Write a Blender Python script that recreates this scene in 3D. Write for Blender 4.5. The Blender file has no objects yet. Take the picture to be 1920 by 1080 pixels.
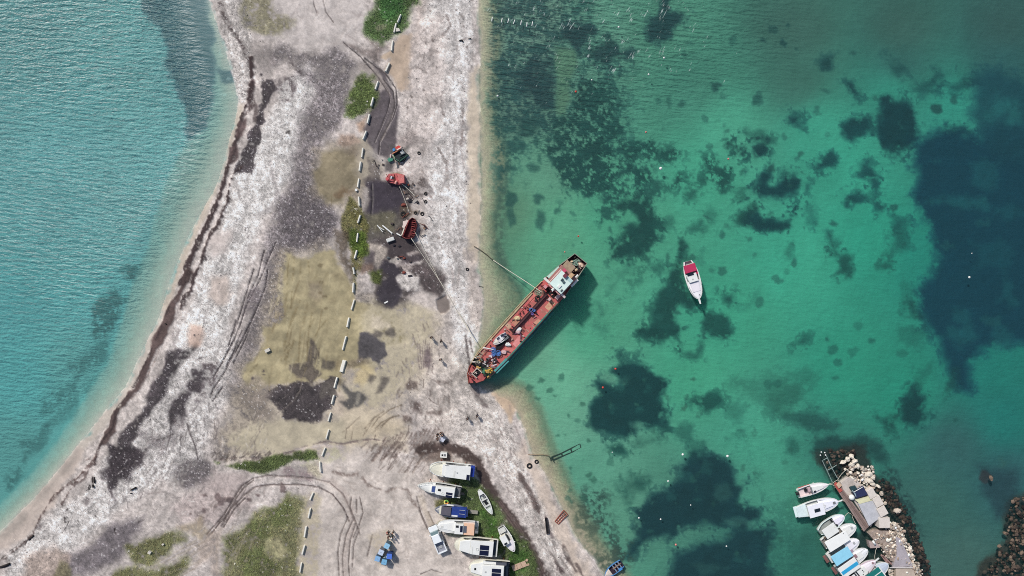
import bpy, bmesh, math, random
import numpy as np
from mathutils import Vector, Matrix, Euler

random.seed(7)
R = math.radians
S = 0.09375                 # metres of ground per photo pixel, seen from CAM_H
CAM_H = 120.0
scene = bpy.context.scene
col = scene.collection

def W(px, py, z=0.0):
    """ground position of a photo point whose height above the water is z"""
    k = (CAM_H - z) / CAM_H
    return Vector(((px - 960) * S * k, (540 - py) * S * k, z))

# ------------------------------------------------------------------ noise
def _hash(ix, iy, seed):
    h = (ix.astype(np.int64) * 374761393 + iy.astype(np.int64) * 668265263 + seed * 1442695041) & 0xffffffff
    h = ((h ^ (h >> 13)) * 1274126177) & 0xffffffff
    h = h ^ (h >> 16)
    return (h & 0xffff).astype(np.float32) / 65535.0

def vnoise(x, y, seed):
    ix = np.floor(x); iy = np.floor(y)
    fx = (x - ix).astype(np.float32); fy = (y - iy).astype(np.float32)
    fx = fx * fx * (3 - 2 * fx); fy = fy * fy * (3 - 2 * fy)
    a = _hash(ix, iy, seed); b = _hash(ix + 1, iy, seed)
    c = _hash(ix, iy + 1, seed); d = _hash(ix + 1, iy + 1, seed)
    return (a + (b - a) * fx) * (1 - fy) + (c + (d - c) * fx) * fy

def fbm(x, y, seed, octv=3):
    s = np.zeros(x.shape, np.float32); a = 1.0; t = 0.0
    for o in range(octv):
        s += a * vnoise(x * (2.03 ** o) + 17.3 * o, y * (2.03 ** o) - 9.1 * o, seed + o)
        t += a; a *= 0.55
    return s / t

def sstep(a, b, x):
    t = np.clip((x - a) / (b - a), 0, 1)
    return t * t * (3 - 2 * t)

# ------------------------------------------------------------------ the ground grid (photo pixel coordinates)
STEP = 1.75
du = np.arange(-110, 2031, STEP); dv = np.arange(-110, 1191, STEP)
far = np.array([20, 50, 100, 190, 350, 650, 1200, 2200, 4000, 7500, 14000, 26000])
gu = np.concatenate([du[0] - far[::-1], du, du[-1] + far])
gv = np.concatenate([dv[0] - far[::-1], dv, dv[-1] + far])
NU, NV = len(gu), len(gv)
U, V = np.meshgrid(gu, gv)           # (NV, NU)
U = U.astype(np.float32); V = V.astype(np.float32)
C = np.zeros((NV, NU, 3), np.float32)      # colour, 0..255 as it should read in daylight
SP = np.zeros((NV, NU), np.float32)        # speckle amplitude
GR = np.zeros((NV, NU), np.float32)        # grass
PB = np.zeros((NV, NU), np.float32)        # loose stones
WT = np.zeros((NV, NU), np.float32)        # wetness
Z = np.zeros((NV, NU), np.float32)
NB = fbm(U / 46, V / 46, 11, 3) - 0.5
NM = fbm(U / 15, V / 15, 23, 3) - 0.5
NF = fbm(U / 5, V / 5, 37, 2) - 0.5
NX = _hash(np.round(U / STEP + 5000), np.round(V / STEP + 5000), 91) - 0.5
WARP = (NM * 0.62 + NF * 0.38) * 2.6
WFR = (fbm(U / 30, V / 30, 57, 5) - 0.5) * 4.2          # deeper, fractal edges
WSG = (fbm(U / 34, V / 30, 71, 5) - 0.5) * 4.6

def box(pts, m):
    p = np.array(pts, np.float32)
    i0 = np.searchsorted(gu, p[:, 0].min() - m); i1 = np.searchsorted(gu, p[:, 0].max() + m)
    j0 = np.searchsorted(gv, p[:, 1].min() - m); j1 = np.searchsorted(gv, p[:, 1].max() + m)
    return slice(j0, max(j1, j0 + 1)), slice(i0, max(i1, i0 + 1))

def seg_d2(u, v, a, b):
    dx, dy = b[0] - a[0], b[1] - a[1]
    L = dx * dx + dy * dy + 1e-9
    t = np.clip(((u - a[0]) * dx + (v - a[1]) * dy) / L, 0, 1)
    return (u - a[0] - t * dx) ** 2 + (v - a[1] - t * dy) ** 2, t

def poly_sd(pts, sl):
    """signed distance, positive inside"""
    u, v = U[sl], V[sl]
    d = np.full(u.shape, 1e12, np.float32); ins = np.zeros(u.shape, bool)
    n = len(pts)
    for i in range(n):
        a, b = pts[i], pts[(i + 1) % n]
        d = np.minimum(d, seg_d2(u, v, a, b)[0])
        if a[1] != b[1]:
            c = ((a[1] > v) != (b[1] > v)) & (u < (b[0] - a[0]) * (v - a[1]) / (b[1] - a[1]) + a[0])
            ins ^= c
    d = np.sqrt(d)
    return np.where(ins, d, -d)

def line_d(pts, sl):
    u, v = U[sl], V[sl]
    d = np.full(u.shape, 1e12, np.float32); tt = np.zeros(u.shape, np.float32)
    L = [0]
    for i in range(len(pts) - 1): L.append(L[-1] + math.dist(pts[i][:2], pts[i + 1][:2]))
    for i in range(len(pts) - 1):
        d2, t = seg_d2(u, v, pts[i], pts[i + 1])
        m = d2 < d
        d = np.where(m, d2, d)
        tt = np.where(m, (L[i] + t * (L[i + 1] - L[i])) / L[-1], tt)
    return np.sqrt(d), tt

def _apply(sl, al, color, sp=None, gr=None, pb=None, wt=None, dz=0.0, mott=0.10):
    c = np.array(color, np.float32)
    k = (1 + mott * 2 * (NM[sl] + 0.6 * NB[sl]))[..., None]
    C[sl] = C[sl] * (1 - al[..., None]) + al[..., None] * c * k
    for arr, val in ((SP, sp), (GR, gr), (PB, pb), (WT, wt)):
        if val is not None: arr[sl] = arr[sl] * (1 - al) + al * val
    if dz: Z[sl] += al * dz

def paint(pts, color, a=1.0, f=4, w=5, brk=0.0, sg=False, **kw):
    sl = box(pts, f + w * 2 + (20 if sg else 4))
    sd = poly_sd(pts, sl)
    if sg: sd = sd + 9.5 * WSG[sl] * np.where(sd > 0, .75, 1.0)
    else: sd = sd + w * (0.55 * WARP[sl] + 0.85 * WFR[sl])
    al = sstep(-f, f, sd) * a
    if sg:
        hole = sstep(.12, .46, NM[sl] * .9 + NF[sl] * .5 + 0.5 + np.clip(sd, -6, 30) * .012)
        al = al * (.30 + .70 * hole)
        fr = sstep(.56, .70, NM[sl] * 1.0 + NF[sl] * .55 + .5) * sstep(-24, 0, sd) * a * .62
        al = np.maximum(al, fr)
    if brk: al = al * sstep(brk - 0.22, brk + 0.22, NF[sl] * 0.9 + NM[sl] * 0.9 + NX[sl] * 0.25 + 0.5)
    _apply(sl, al.astype(np.float32), color, **kw)

def stroke(pts, color, wd=2.0, a=1.0, f=1.0, w=1.2, brk=0.0, wd1=None, **kw):
    wm = max(wd, wd1 or 0)
    sl = box(pts, wm + f + w + 4)
    d, t = line_d(pts, sl)
    wid = wd if wd1 is None else wd + (wd1 - wd) * t
    al = (1 - sstep(-f, f, d + w * WARP[sl] - wid / 2)) * a
    if brk: al = al * sstep(brk - 0.2, brk + 0.2, NF[sl] + NM[sl] * 0.8 + NX[sl] * 0.25 + 0.5)
    _apply(sl, al.astype(np.float32), color, **kw)

brg = random.Random(3)
def blob(x, y, rx, ry, color, a=1.0, f=3, w=4, ang=0, **kw):
    c, s = math.cos(R(ang)), math.sin(R(ang))
    pts = [(x + k_ * (rx * math.cos(t) * c - ry * math.sin(t) * s), y + k_ * (rx * math.cos(t) * s + ry * math.sin(t) * c))
           for t, k_ in [(i * math.pi / 5, brg.uniform(.55, 1.35)) for i in range(10)]]
    paint(pts, color, a, f, w, **kw)

def zm(ox, oy, k, pts): return [(ox + x / k, oy + y / k) for x, y in pts]

# ------------------------------------------------------------------ coast
WSHORE = [(380, -60), (392, 0), (405, 40), (418, 80), (430, 120), (440, 160), (447, 190), (440, 230), (425, 280), (415, 320), (405, 350), (385, 385),
          (360, 430), (340, 475), (318, 530), (300, 591), (268, 656), (236, 725), (182, 790), (140, 843), (97, 897), (54, 945), (0, 997), (-110, 1095), (-300, 1240)]
ESHORE = [(890, -80), (897, 0), (899, 60), (898, 150), (900, 250), (902, 350), (899, 450), (897, 490), (904, 530), (906, 570), (900, 620), (890, 660),
          (884, 700), (890, 722), (928, 739), (958, 752), (985, 807), (998, 854), (1023, 893), (1045, 935), (1070, 986), (1092, 1025), (1126, 1067), (1150, 1095), (1300, 1230)]
LAND = [(-300, -30000), (150, -2500), (330, -500)] + WSHORE + [(-2500, 2300), (-30000, 9000), (-30000, 32000), (32000, 32000), (32000, 9000), (4200, 2100), (2000, 1380)] + ESHORE[::-1] + [(860, -500), (1000, -2500), (1500, -30000)]
ALL = (slice(0, NV), slice(0, NU))
SD = poly_sd(LAND, ALL)
land = SD > 0

# ------------------------------------------------------------------ sea colour by place: floor through water, top-right grey sky reflection painted in
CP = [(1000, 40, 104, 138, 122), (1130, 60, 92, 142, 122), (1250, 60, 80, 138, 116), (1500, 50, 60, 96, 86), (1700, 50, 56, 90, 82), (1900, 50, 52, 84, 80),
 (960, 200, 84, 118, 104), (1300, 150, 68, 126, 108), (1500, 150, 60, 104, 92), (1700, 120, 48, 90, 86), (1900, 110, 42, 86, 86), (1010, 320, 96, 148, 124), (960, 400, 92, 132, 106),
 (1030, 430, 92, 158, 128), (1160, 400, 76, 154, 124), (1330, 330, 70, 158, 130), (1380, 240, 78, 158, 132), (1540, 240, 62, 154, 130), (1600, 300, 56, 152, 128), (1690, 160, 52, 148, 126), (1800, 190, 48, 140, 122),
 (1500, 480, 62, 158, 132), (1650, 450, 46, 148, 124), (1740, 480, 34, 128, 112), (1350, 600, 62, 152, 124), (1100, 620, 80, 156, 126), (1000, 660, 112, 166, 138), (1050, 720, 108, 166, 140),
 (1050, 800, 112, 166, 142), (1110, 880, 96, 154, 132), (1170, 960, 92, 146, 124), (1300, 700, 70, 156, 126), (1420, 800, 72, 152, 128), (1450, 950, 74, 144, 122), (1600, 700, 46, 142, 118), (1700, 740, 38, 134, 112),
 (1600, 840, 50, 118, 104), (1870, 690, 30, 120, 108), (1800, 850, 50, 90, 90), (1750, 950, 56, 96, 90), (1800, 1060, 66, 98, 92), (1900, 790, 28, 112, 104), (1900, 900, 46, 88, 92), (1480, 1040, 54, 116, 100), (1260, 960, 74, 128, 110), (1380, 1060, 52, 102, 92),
 # the western bay
 (40, 40, 84, 150, 146), (200, 60, 104, 172, 166), (120, 200, 98, 172, 168), (260, 260, 108, 174, 168), (100, 400, 84, 158, 154), (220, 420, 100, 164, 158), (40, 560, 72, 158, 154), (140, 560, 84, 166, 160),
 (30, 700, 74, 166, 160), (120, 680, 86, 160, 150), (20, 860, 72, 142, 132), (280, 120, 100, 168, 162), (-60, 960, 74, 140, 130)]
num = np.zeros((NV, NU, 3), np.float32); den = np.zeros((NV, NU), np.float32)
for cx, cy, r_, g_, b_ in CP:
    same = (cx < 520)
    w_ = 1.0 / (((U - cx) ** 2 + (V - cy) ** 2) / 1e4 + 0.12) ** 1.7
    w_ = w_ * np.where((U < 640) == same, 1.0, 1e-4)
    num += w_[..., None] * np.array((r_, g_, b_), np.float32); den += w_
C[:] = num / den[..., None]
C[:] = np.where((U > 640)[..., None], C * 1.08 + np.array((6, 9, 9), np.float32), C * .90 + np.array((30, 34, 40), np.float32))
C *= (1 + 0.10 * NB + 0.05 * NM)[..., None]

# ---- shallow margins: colour from the beach out to the drop-off
def margin(shore, outer, cols, sp, w=6, fade=14):
    pts = shore + outer[::-1]
    sl = box(pts, 40)
    sd = poly_sd(pts, sl)
    d0, _ = line_d(shore, sl); d1, _ = line_d(outer, sl)
    sgn = np.where(SD[sl] > 0, 1, 0)
    t = d0 / (d0 + d1 + 1e-3)
    t = np.where(SD[sl] > 0, 0, t)
    t = np.clip(t + 0.16 * WARP[sl] * w / 6, 0, 1)
    ks = np.linspace(0, 1, len(cols)); cc = np.stack([np.interp(t, ks, [c[i] for c in cols]) for i in range(3)], -1).astype(np.float32)
    al = sstep(-fade, fade * 0.3, sd + 0.7 * w * WARP[sl])
    C[sl] = C[sl] * (1 - al[..., None]) + cc * (1 + 0.12 * NM[sl])[..., None] * al[..., None]
    SP[sl] = SP[sl] * (1 - al) + al * np.interp(t, [0, 0.6, 1], [sp * 0.5, sp, sp * 0.5])
WOUT = [(340, -60), (350, 0), (372, 60), (388, 110), (396, 160), (388, 210), (372, 245), (352, 265), (330, 295), (308, 345), (298, 380), (286, 420), (275, 465), (258, 505),
        (238, 554), (225, 607), (204, 677), (166, 736), (134, 790), (91, 849), (50, 900), (0, 950), (-110, 1040)]
margin(WSHORE[:-1], WOUT, [(200, 196, 186), (184, 190, 178), (164, 182, 170), (150, 180, 170), (138, 180, 172)], 0.10, fade=9)
EOUT = [(930, -80), (934, 0), (940, 80), (934, 150), (928, 200), (934, 250), (945, 270), (950, 310), (940, 365), (930, 407), (932, 462), (946, 504), (966, 530), (980, 552), (968, 598), (934, 642), (918, 664)]
margin(ESHORE[:13], EOUT, [(200, 190, 172), (190, 186, 162), (170, 174, 148), (138, 152, 126), (92, 122, 104)], 0.24, w=9)
EOUT2 = [(930, 722), (962, 716), (989, 726), (1012, 769), (1034, 833), (1050, 866), (1072, 915), (1100, 965), (1130, 1015), (1168, 1064), (1190, 1100)]
margin(ESHORE[13:24], EOUT2, [(202, 186, 168), (188, 180, 156), (166, 168, 142), (122, 146, 122)], 0.22, w=9)

# ---- seagrass meadows and dark bottom
SG = (24, 71, 68); SGD = (17, 57, 62); DEEP = (10, 50, 70)
J = lambda p: zm(900, 0, 2.348, p)
K = lambda p: zm(1080, 200, 2.4548, p)
Q = lambda p: zm(1400, 0, 2.348, p)
SQ = lambda p: zm(1440, 420, 2.454, p)
L = lambda p: zm(900, 620, 2.348, p)
stroke([(932, -40), (938, 80), (934, 200), (944, 300), (940, 400), (934, 470), (952, 520)], (70, 96, 84), 22, 0.55, 9, 5, brk=0.45)
paint(J([(100, -60), (330, -60), (345, 60), (320, 180), (330, 260), (330, 400), (340, 500), (300, 560), (240, 590), (150, 520), (100, 560), (60, 420), (60, 200)]), (46, 78, 80), 0.72, 14, 12, brk=0.42, sp=0.14)
paint([(925, 20), (1000, -30), (1110, -20), (1120, 60), (1180, 120), (1180, 240), (1230, 300), (1240, 370), (1150, 380), (1060, 340), (1010, 260), (960, 330), (930, 340), (920, 180)], (34, 82, 80), .7, 18, 14, brk=.50, sg=True)
for p, a in (([(390, 95), (500, 100), (490, 140), (440, 190), (440, 225), (400, 180), (370, 130)], .85), ([(520, 190), (570, 170), (620, 200), (670, 215), (660, 240), (590, 240), (585, 280), (520, 270), (480, 220)], .8),
             ([(800, -40), (845, -30), (850, 40), (915, 35), (900, 90), (850, 120), (840, 160), (760, 170), (740, 130), (770, 90), (810, 60)], .9),
             ([(210, 230), (330, 250), (340, 470), (280, 480), (200, 400)], .7), ([(140, 330), (240, 300), (240, 440), (160, 420)], .6)):
    paint(J(p), (26, 62, 68), a, 8, 7, sg=True)
paint(J([(330, 190), (420, 210), (440, 270), (400, 350), (400, 430), (370, 510), (340, 490), (335, 400), (330, 300)]), (102, 146, 118), 0.9, 6, 4)
for p, a in (([(420, 330), (500, 350), (560, 390), (600, 450), (640, 560), (600, 600), (560, 590), (550, 660), (500, 690), (430, 690), (380, 650), (340, 600), (310, 510), (400, 490), (405, 400)], .88),
             ([(265, 625), (330, 640), (350, 670), (420, 660), (440, 610), (500, 600), (560, 620), (600, 680), (640, 720), (650, 745), (600, 790), (580, 850), (540, 850), (470, 880), (430, 840), (385, 830), (340, 780), (310, 730), (300, 690)], .92),
             ([(640, 650), (690, 630), (770, 620), (790, 650), (900, 650), (910, 690), (860, 710), (800, 690), (740, 680), (670, 690)], .85),
             ([(690, 740), (760, 745), (800, 790), (850, 790), (880, 740), (915, 750), (900, 820), (850, 855), (780, 840), (700, 790)], .9),
             ([(990, 680), (1040, 690), (1060, 720), (1140, 720), (1130, 790), (1080, 840), (1050, 810), (1010, 780)], .9),
             ([(1110, 620), (1180, 630), (1185, 690), (1140, 680)], .85),
             ([(560, 920), (620, 890), (680, 870), (740, 880), (765, 930), (790, 980), (775, 1040), (740, 1090), (690, 1130), (600, 1140), (590, 1090), (640, 1020), (700, 980), (690, 940), (620, 930), (540, 950)], .88),
             ([(920, 800), (990, 770), (1010, 800), (960, 860), (920, 850)], .4), ([(700, 1180), (740, 1120), (780, 1060), (720, 1240), (620, 1330), (640, 1260)], .35)):
    paint(J(p), SG, a, 10, 7, sg=True, brk=.34)
for x, y, rx, ry, a in ((135, 740, 42, 22, .7), (135, 880, 22, 32, .7), (255, 870, 30, 24, .65), (140, 950, 18, 45, .6), (265, 970, 24, 48, .6), (230, 735, 24, 18, .6), (200, 815, 12, 24, .6), (220, 550, 60, 48, .6), (140, 640, 44, 36, .55),
                        (190, 640, 16, 20, .6), (300, 605, 14, 14, .6), (355, 160, 14, 10, .6), (570, 185, 26, 16, .5), (565, 145, 14, 8, .4), (1050, 365, 28, 24, .75), (730, 360, 12, 8, .4), (480, 220, 30, 30, .4), (350, 890, 14, 8, .3)):
    blob(900 + x / 2.348, y / 2.348, rx / 2.348, ry / 2.348, (32, 76, 74), a, 4, 4)
for p, a in (([(220, 420), (300, 420), (340, 460), (365, 510), (370, 590), (330, 640), (310, 690), (250, 690), (170, 700), (180, 640), (230, 600), (220, 540), (280, 520), (250, 470), (200, 480), (110, 490), (110, 470)], .9),
             ([(250, 690), (300, 700), (230, 780), (180, 850), (150, 850), (200, 760)], .3),
             ([(490, 630), (510, 650), (500, 700), (500, 780), (520, 850), (560, 900), (590, 910), (540, 940), (480, 920), (470, 980), (500, 1030), (490, 1085), (420, 1075), (330, 1065), (300, 1035), (340, 1020), (345, 930), (380, 870), (400, 830), (420, 780), (450, 740), (470, 700)], .93),
             ([(740, 490), (760, 460), (830, 450), (860, 510), (890, 540), (960, 540), (1010, 520), (1020, 550), (960, 570), (900, 550), (840, 550), (740, 550)], .85),
             ([(680, 860), (740, 855), (750, 900), (720, 930), (680, 910)], .85), ([(740, 900), (840, 890), (820, 940), (740, 935)], .3), ([(620, 960), (690, 950), (730, 1000), (720, 1050), (690, 1070), (610, 1020)], .85),
             ([(545, 560), (580, 545), (620, 570), (600, 590)], .6), ([(380, 740), (412, 735), (402, 792), (385, 780)], .6), ([(715, 160), (740, 150), (790, 190), (780, 220), (740, 210)], .85),
             ([(830, 190), (870, 180), (890, 210), (840, 225)], .85), ([(800, 110), (880, 100), (890, 125), (830, 130)], .5), ([(890, 150), (935, 135), (940, 160), (900, 168)], .7), ([(760, 285), (800, 280), (795, 315), (765, 315)], .85),
             ([(420, 500), (450, 490), (440, 540), (415, 545)], .4), ([(560, 690), (600, 650), (600, 690), (570, 710)], .35), ([(990, 640), (1015, 590), (1031, 620), (1000, 680)], .4), ([(620, 490), (640, 475), (645, 530), (625, 520)], .35),
             ([(750, 380), (790, 360), (790, 410), (755, 410)], .45), ([(510, 390), (560, 360), (590, 380), (560, 420), (520, 430)], .55), ([(90, 890), (120, 890), (130, 950), (100, 940)], .35), ([(100, 1010), (140, 1005), (150, 1040), (110, 1040)], .3)):
    paint(K(p), SG, a, 10, 6, sg=True)
for p, a in (([(440, 340), (500, 330), (520, 400), (500, 430), (460, 390)], .85), ([(440, 540), (480, 510), (560, 510), (570, 560), (510, 580), (490, 630), (450, 610)], .9),
             ([(630, 430), (740, 425), (770, 490), (778, 570), (770, 640), (700, 668), (640, 625), (600, 570), (615, 530)], .97),
             ([(500, 700), (560, 690), (590, 740), (610, 770), (590, 800), (520, 760)], .8), ([(580, 810), (605, 800), (615, 890), (590, 915), (575, 890)], .75), ([(450, 850), (500, 845), (540, 870), (530, 900), (470, 890)], .8),
             ([(305, 735), (380, 670), (435, 690), (400, 715), (330, 755)], .85), ([(265, 800), (310, 770), (330, 800), (290, 860), (260, 850)], .7), ([(190, 490), (250, 500), (270, 560), (200, 550)], .85), ([(40, 640), (100, 650), (85, 690), (45, 680)], .85),
             ([(40, 830), (60, 760), (120, 715), (150, 740), (130, 800), (190, 750), (250, 790), (255, 860), (190, 880), (130, 885), (60, 850)], .95),
             ([(0, 920), (60, 940), (85, 980), (210, 960), (225, 1000), (150, 1015), (70, 995), (0, 970)], .85), ([(0, 745), (20, 740), (20, 770), (0, 775)], .8), ([(-20, 620), (10, 660), (5, 690), (-20, 680)], .7),
             ([(365, 1000), (400, 1010), (430, 1070), (390, 1085), (360, 1060)], .55), ([(290, 900), (320, 890), (315, 970), (290, 970)], .35), ([(340, 250), (385, 245), (385, 280), (350, 285)], .7),
             ([(640, 250), (720, 290), (690, 320), (640, 290)], .45), ([(760, 350), (830, 340), (840, 390), (790, 420), (760, 390)], .5), ([(830, 270), (890, 280), (900, 330), (850, 345)], .5), ([(900, 360), (990, 330), (1050, 350), (1000, 400), (920, 390)], .6),
             ([(880, 570), (940, 555), (1010, 570), (960, 590)], .7), ([(670, 945), (750, 940), (720, 1010), (680, 1010)], .5), ([(670, 1010), (740, 1030), (740, 1085), (680, 1085)], .35)):
    paint(Q(p), (16, 58, 66), a, 11, 5, sg=True)
for x, y, r_, a in ((180, 180, 16, .8), (200, 90, 13, .8), (135, 115, 18, .5), (90, 160, 8, .6), (235, 200, 8, .6), (485, 220, 14, .5), (370, 262, 16, .75), (865, 465, 28, .8), (940, 430, 18, .6), (400, 980, 18, .6), (675, 910, 12, .6), (240, 690, 10, .4), (125, 735, 20, .7), (300, 612, 10, .4), (75, 600, 20, .4), (110, 610, 14, .5), (330, 470, 14, .4), (370, 390, 18, .35), (70, 400, 16, .4), (60, 430, 24, .4), (590, 420, 10, .4)):
    blob(1400 + x / 2.348, y / 2.348, r_ / 2.348, r_ / 2.6, (30, 74, 74), a, 3, 4)
DEEPP = [(1847, 106), (1868, 111), (1890, 132), (1930, 140), (2300, 100), (2300, 660), (1930, 650), (1880, 648), (1848, 660), (1831, 681), (1829, 734), (1802, 736), (1786, 681), (1770, 644), (1754, 611), (1725, 575), (1733, 538), (1758, 518), (1774, 485),
         (1766, 453), (1754, 420), (1736, 409), (1722, 383), (1732, 332), (1728, 290), (1722, 264), (1775, 244), (1826, 247), (1850, 252), (1838, 213), (1830, 175), (1846, 145)]
paint([(2300, 225)] + [q_ for q_ in DEEPP if q_[1] > 225] + [(1880, 232), (1920, 222)], (14, 60, 80), 0.95, 18, 7, mott=.05, sg=True)
paint([(1838, 213), (1828, 175), (1842, 140), (1860, 112), (1890, 125), (1935, 140), (2300, 100), (2300, 300), (1900, 300), (1860, 262)], (22, 70, 84), .8, 20, 7, mott=.05, sg=True)
for x, y, rx, ry, a in ((1810, 375, 45, 12, .28), (1850, 330, 25, 22, .2), (1890, 195, 25, 22, .35), (1915, 210, 14, 16, .35), (1820, 630, 24, 14, .25), (1890, 640, 18, 16, .25), (1815, 590, 14, 14, .2), (1900, 550, 14, 20, .2), (1900, 400, 20, 16, .15), (1880, 480, 40, 30, .12)):
    blob(x, y, rx * 1.25, ry * 1.25, (40, 112, 112), a * 1.7, 11, 10)
for p, c, a in (([(290, 60), (310, 30), (345, 80), (330, 125), (300, 110)], SG, .8), ([(350, 150), (380, 135), (410, 150), (390, 230), (300, 245), (345, 200)], SG, .8), ([(530, 190), (560, 165), (600, 185), (595, 210), (550, 212)], SG, .75), ([(560, 150), (620, 20), (660, 30), (670, 100), (600, 150)], SG, .3),
                ([(145, 560), (180, 520), (200, 530), (180, 560)], SG, .7), ([(700, 770), (750, 800), (742, 950), (700, 965), (630, 925), (650, 830)], SGD, .9), ([(530, 900), (620, 890), (625, 980), (560, 950)], SG, .8),
                ([(0, 790), (120, 740), (180, 780), (60, 870), (0, 860)], (40, 96, 86), .5), ([(100, 870), (240, 860), (360, 930), (330, 980), (180, 960), (60, 900)], (34, 78, 76), .7), ([(240, 1000), (330, 975), (480, 980), (560, 1030), (540, 1075), (300, 1080), (220, 1060)], (30, 66, 66), .8),
                ([(640, 480), (700, 490), (760, 520), (700, 560), (640, 530)], SG, .3), ([(690, 660), (780, 650), (790, 700), (720, 740)], SG, .3), ([(830, 760), (890, 680), (900, 760), (850, 800)], SG, .5), ([(100, 680), (200, 660), (260, 700), (200, 740), (100, 710)], (40, 96, 86), .4), ([(660, 360), (720, 330), (720, 440), (680, 430)], SG, .5),
                ([(660, 400), (700, 420), (690, 290), (640, 250)], SG, .25)):
    paint(SQ(p), c, a, 11, 8, sg=True)
for x, y, r_, a in ((650, 92, 14, .7), (445, 465, 30, .35), (290, 535, 14, .6), (320, 580, 20, .5), (340, 640, 14, .5), (500, 540, 16, .5), (415, 590, 20, .35), (640, 600, 24, .35), (45, 580, 14, .4), (135, 90, 16, .5), (110, 130, 10, .5), (245, 850, 10, .6), (330, 715, 10, .4), (890, 915, 12, .4), (15, 745, 14, .5), (60, 745, 12, .5), (45, 870, 12, .4)):
    blob(1440 + x / 2.454, 420 + y / 2.454, r_ / 2.454, r_ / 3, (30, 84, 78), a, 3, 4)
for p, c, a, b in (([(620, 120), (700, 125), (750, 140), (760, 180), (815, 220), (820, 300), (815, 370), (825, 440), (760, 450), (700, 420), (690, 450), (650, 480), (560, 460), (490, 420), (475, 370), (490, 310), (520, 290), (520, 230), (600, 220), (560, 190)], SGD, .95, 0),
                ([(940, 320), (1000, 290), (1060, 260), (1085, 300), (1080, 350), (1000, 370)], SG, .85, 0), ([(1080, 320), (1180, 340), (1150, 410), (1080, 370)], SG, .3, 0), ([(1110, 200), (1300, 190), (1409, 260), (1409, 400), (1300, 380), (1200, 300), (1080, 250)], (50, 112, 98), .45, 0),
                ([(890, 620), (960, 560), (1040, 555), (1130, 620), (1140, 690), (1190, 680), (1150, 770), (1240, 790), (1280, 860), (1200, 860), (1100, 860), (1030, 870), (920, 850), (870, 890), (770, 930), (720, 950), (700, 1000), (650, 1000), (655, 960), (700, 920), (690, 800), (760, 740), (850, 740), (870, 680)], (20, 54, 64), .95, 0),
                ([(800, 1150), (870, 1000), (960, 970), (1080, 920), (1180, 880), (1290, 870), (1280, 1150)], (22, 56, 66), .93, 0),
                ([(570, 520), (620, 510), (670, 540), (650, 565), (590, 550)], SG, .85, 0), ([(660, 500), (720, 480), (800, 450), (820, 490), (740, 520), (680, 530)], (44, 92, 84), .6, 0), ([(650, 700), (690, 640), (740, 680), (720, 700)], SG, .7, 0), ([(620, 730), (660, 720), (660, 755), (630, 750)], SG, .6, 0), ([(600, 690), (660, 620), (740, 640), (730, 720), (650, 780), (610, 740)], (50, 98, 88), .45, 0),
                ([(930, 120), (960, 105), (975, 60), (1000, 70), (970, 130), (915, 125)], SG, .65, 0), ([(860, 460), (890, 440), (930, 440), (930, 470), (880, 475)], SG, .5, 0), ([(930, 515), (990, 510), (980, 550), (940, 548)], SG, .45, 0), ([(1090, 480), (1150, 460), (1140, 485), (1100, 495)], SG, .4, 0),
                ([(460, 720), (540, 700), (580, 760), (590, 880), (640, 960), (640, 1010), (540, 940), (450, 800)], (52, 78, 72), .85, .5), ([(560, 960), (650, 940), (660, 1060), (560, 1080), (500, 1000)], (60, 78, 70), .7, .45), ([(400, 760), (480, 800), (560, 940), (560, 1060), (480, 980), (420, 860)], (96, 104, 88), .7, .42),
                ([(720, -10), (895, -10), (890, 50), (800, 55)], SG, .85, 0), ([(1180, 480), (1260, 760), (1409, 760), (1409, 1090), (1270, 1090), (1290, 850)], (40, 92, 84), .35, .3), ([(1370, 480), (1409, 470), (1409, 560), (1370, 540)], SG, .5, 0)):
    paint(L(p), c, a, 11, 7, brk=b, sg=True)
for x, y, r_ in ((360, 205, 10), (310, 265, 14), (270, 220, 12), (455, 325, 12), (390, 375, 8), (345, 465, 10), (330, 290, 12), (590, 80, 8), (945, 220, 14), (1258, 130, 8), (905, 350, 20), (480, 490, 12), (500, 660, 14), (455, 740, 12), (400, 610, 10), (220, 255, 22), (245, 300, 14), (700, 330, 12), (640, 240, 8), (480, 640, 12)):
    blob(900 + x / 2.348, 620 + y / 2.348, r_ / 2.348, r_ / 3, (54, 100, 86), .6, 2, 3)
for x, y, rx, ry, a in ((1140, 712, 16, 9, .5), (1172, 716, 10, 8, .25), (1195, 800, 14, 6, .4), (1360, 925, 20, 14, .25), (1390, 985, 30, 10, .3), (1330, 1070, 30, 12, .2)):
    blob(x, y, rx, ry, (96, 152, 132), a, 6, 5)
srg = random.Random(21)
for i in range(150):
    x0, y0 = srg.uniform(940, 1560), srg.uniform(60, 640)
    if abs(x0 - 1250) / 330 + abs(y0 - 290) / 260 > 1.25 and srg.random() < .75: continue
    blob(x0, y0, srg.uniform(2.5, 9), srg.uniform(2, 6), (38, 88, 82), srg.uniform(.25, .65), 3, 5, ang=srg.uniform(0, 180))
for i in range(60):
    x0, y0 = srg.uniform(960, 1500), srg.uniform(700, 1050)
    blob(x0, y0, srg.uniform(2, 6), srg.uniform(1.5, 4), (52, 102, 90), srg.uniform(.25, .6), 2.5, 5, ang=srg.uniform(0, 180))
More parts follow.
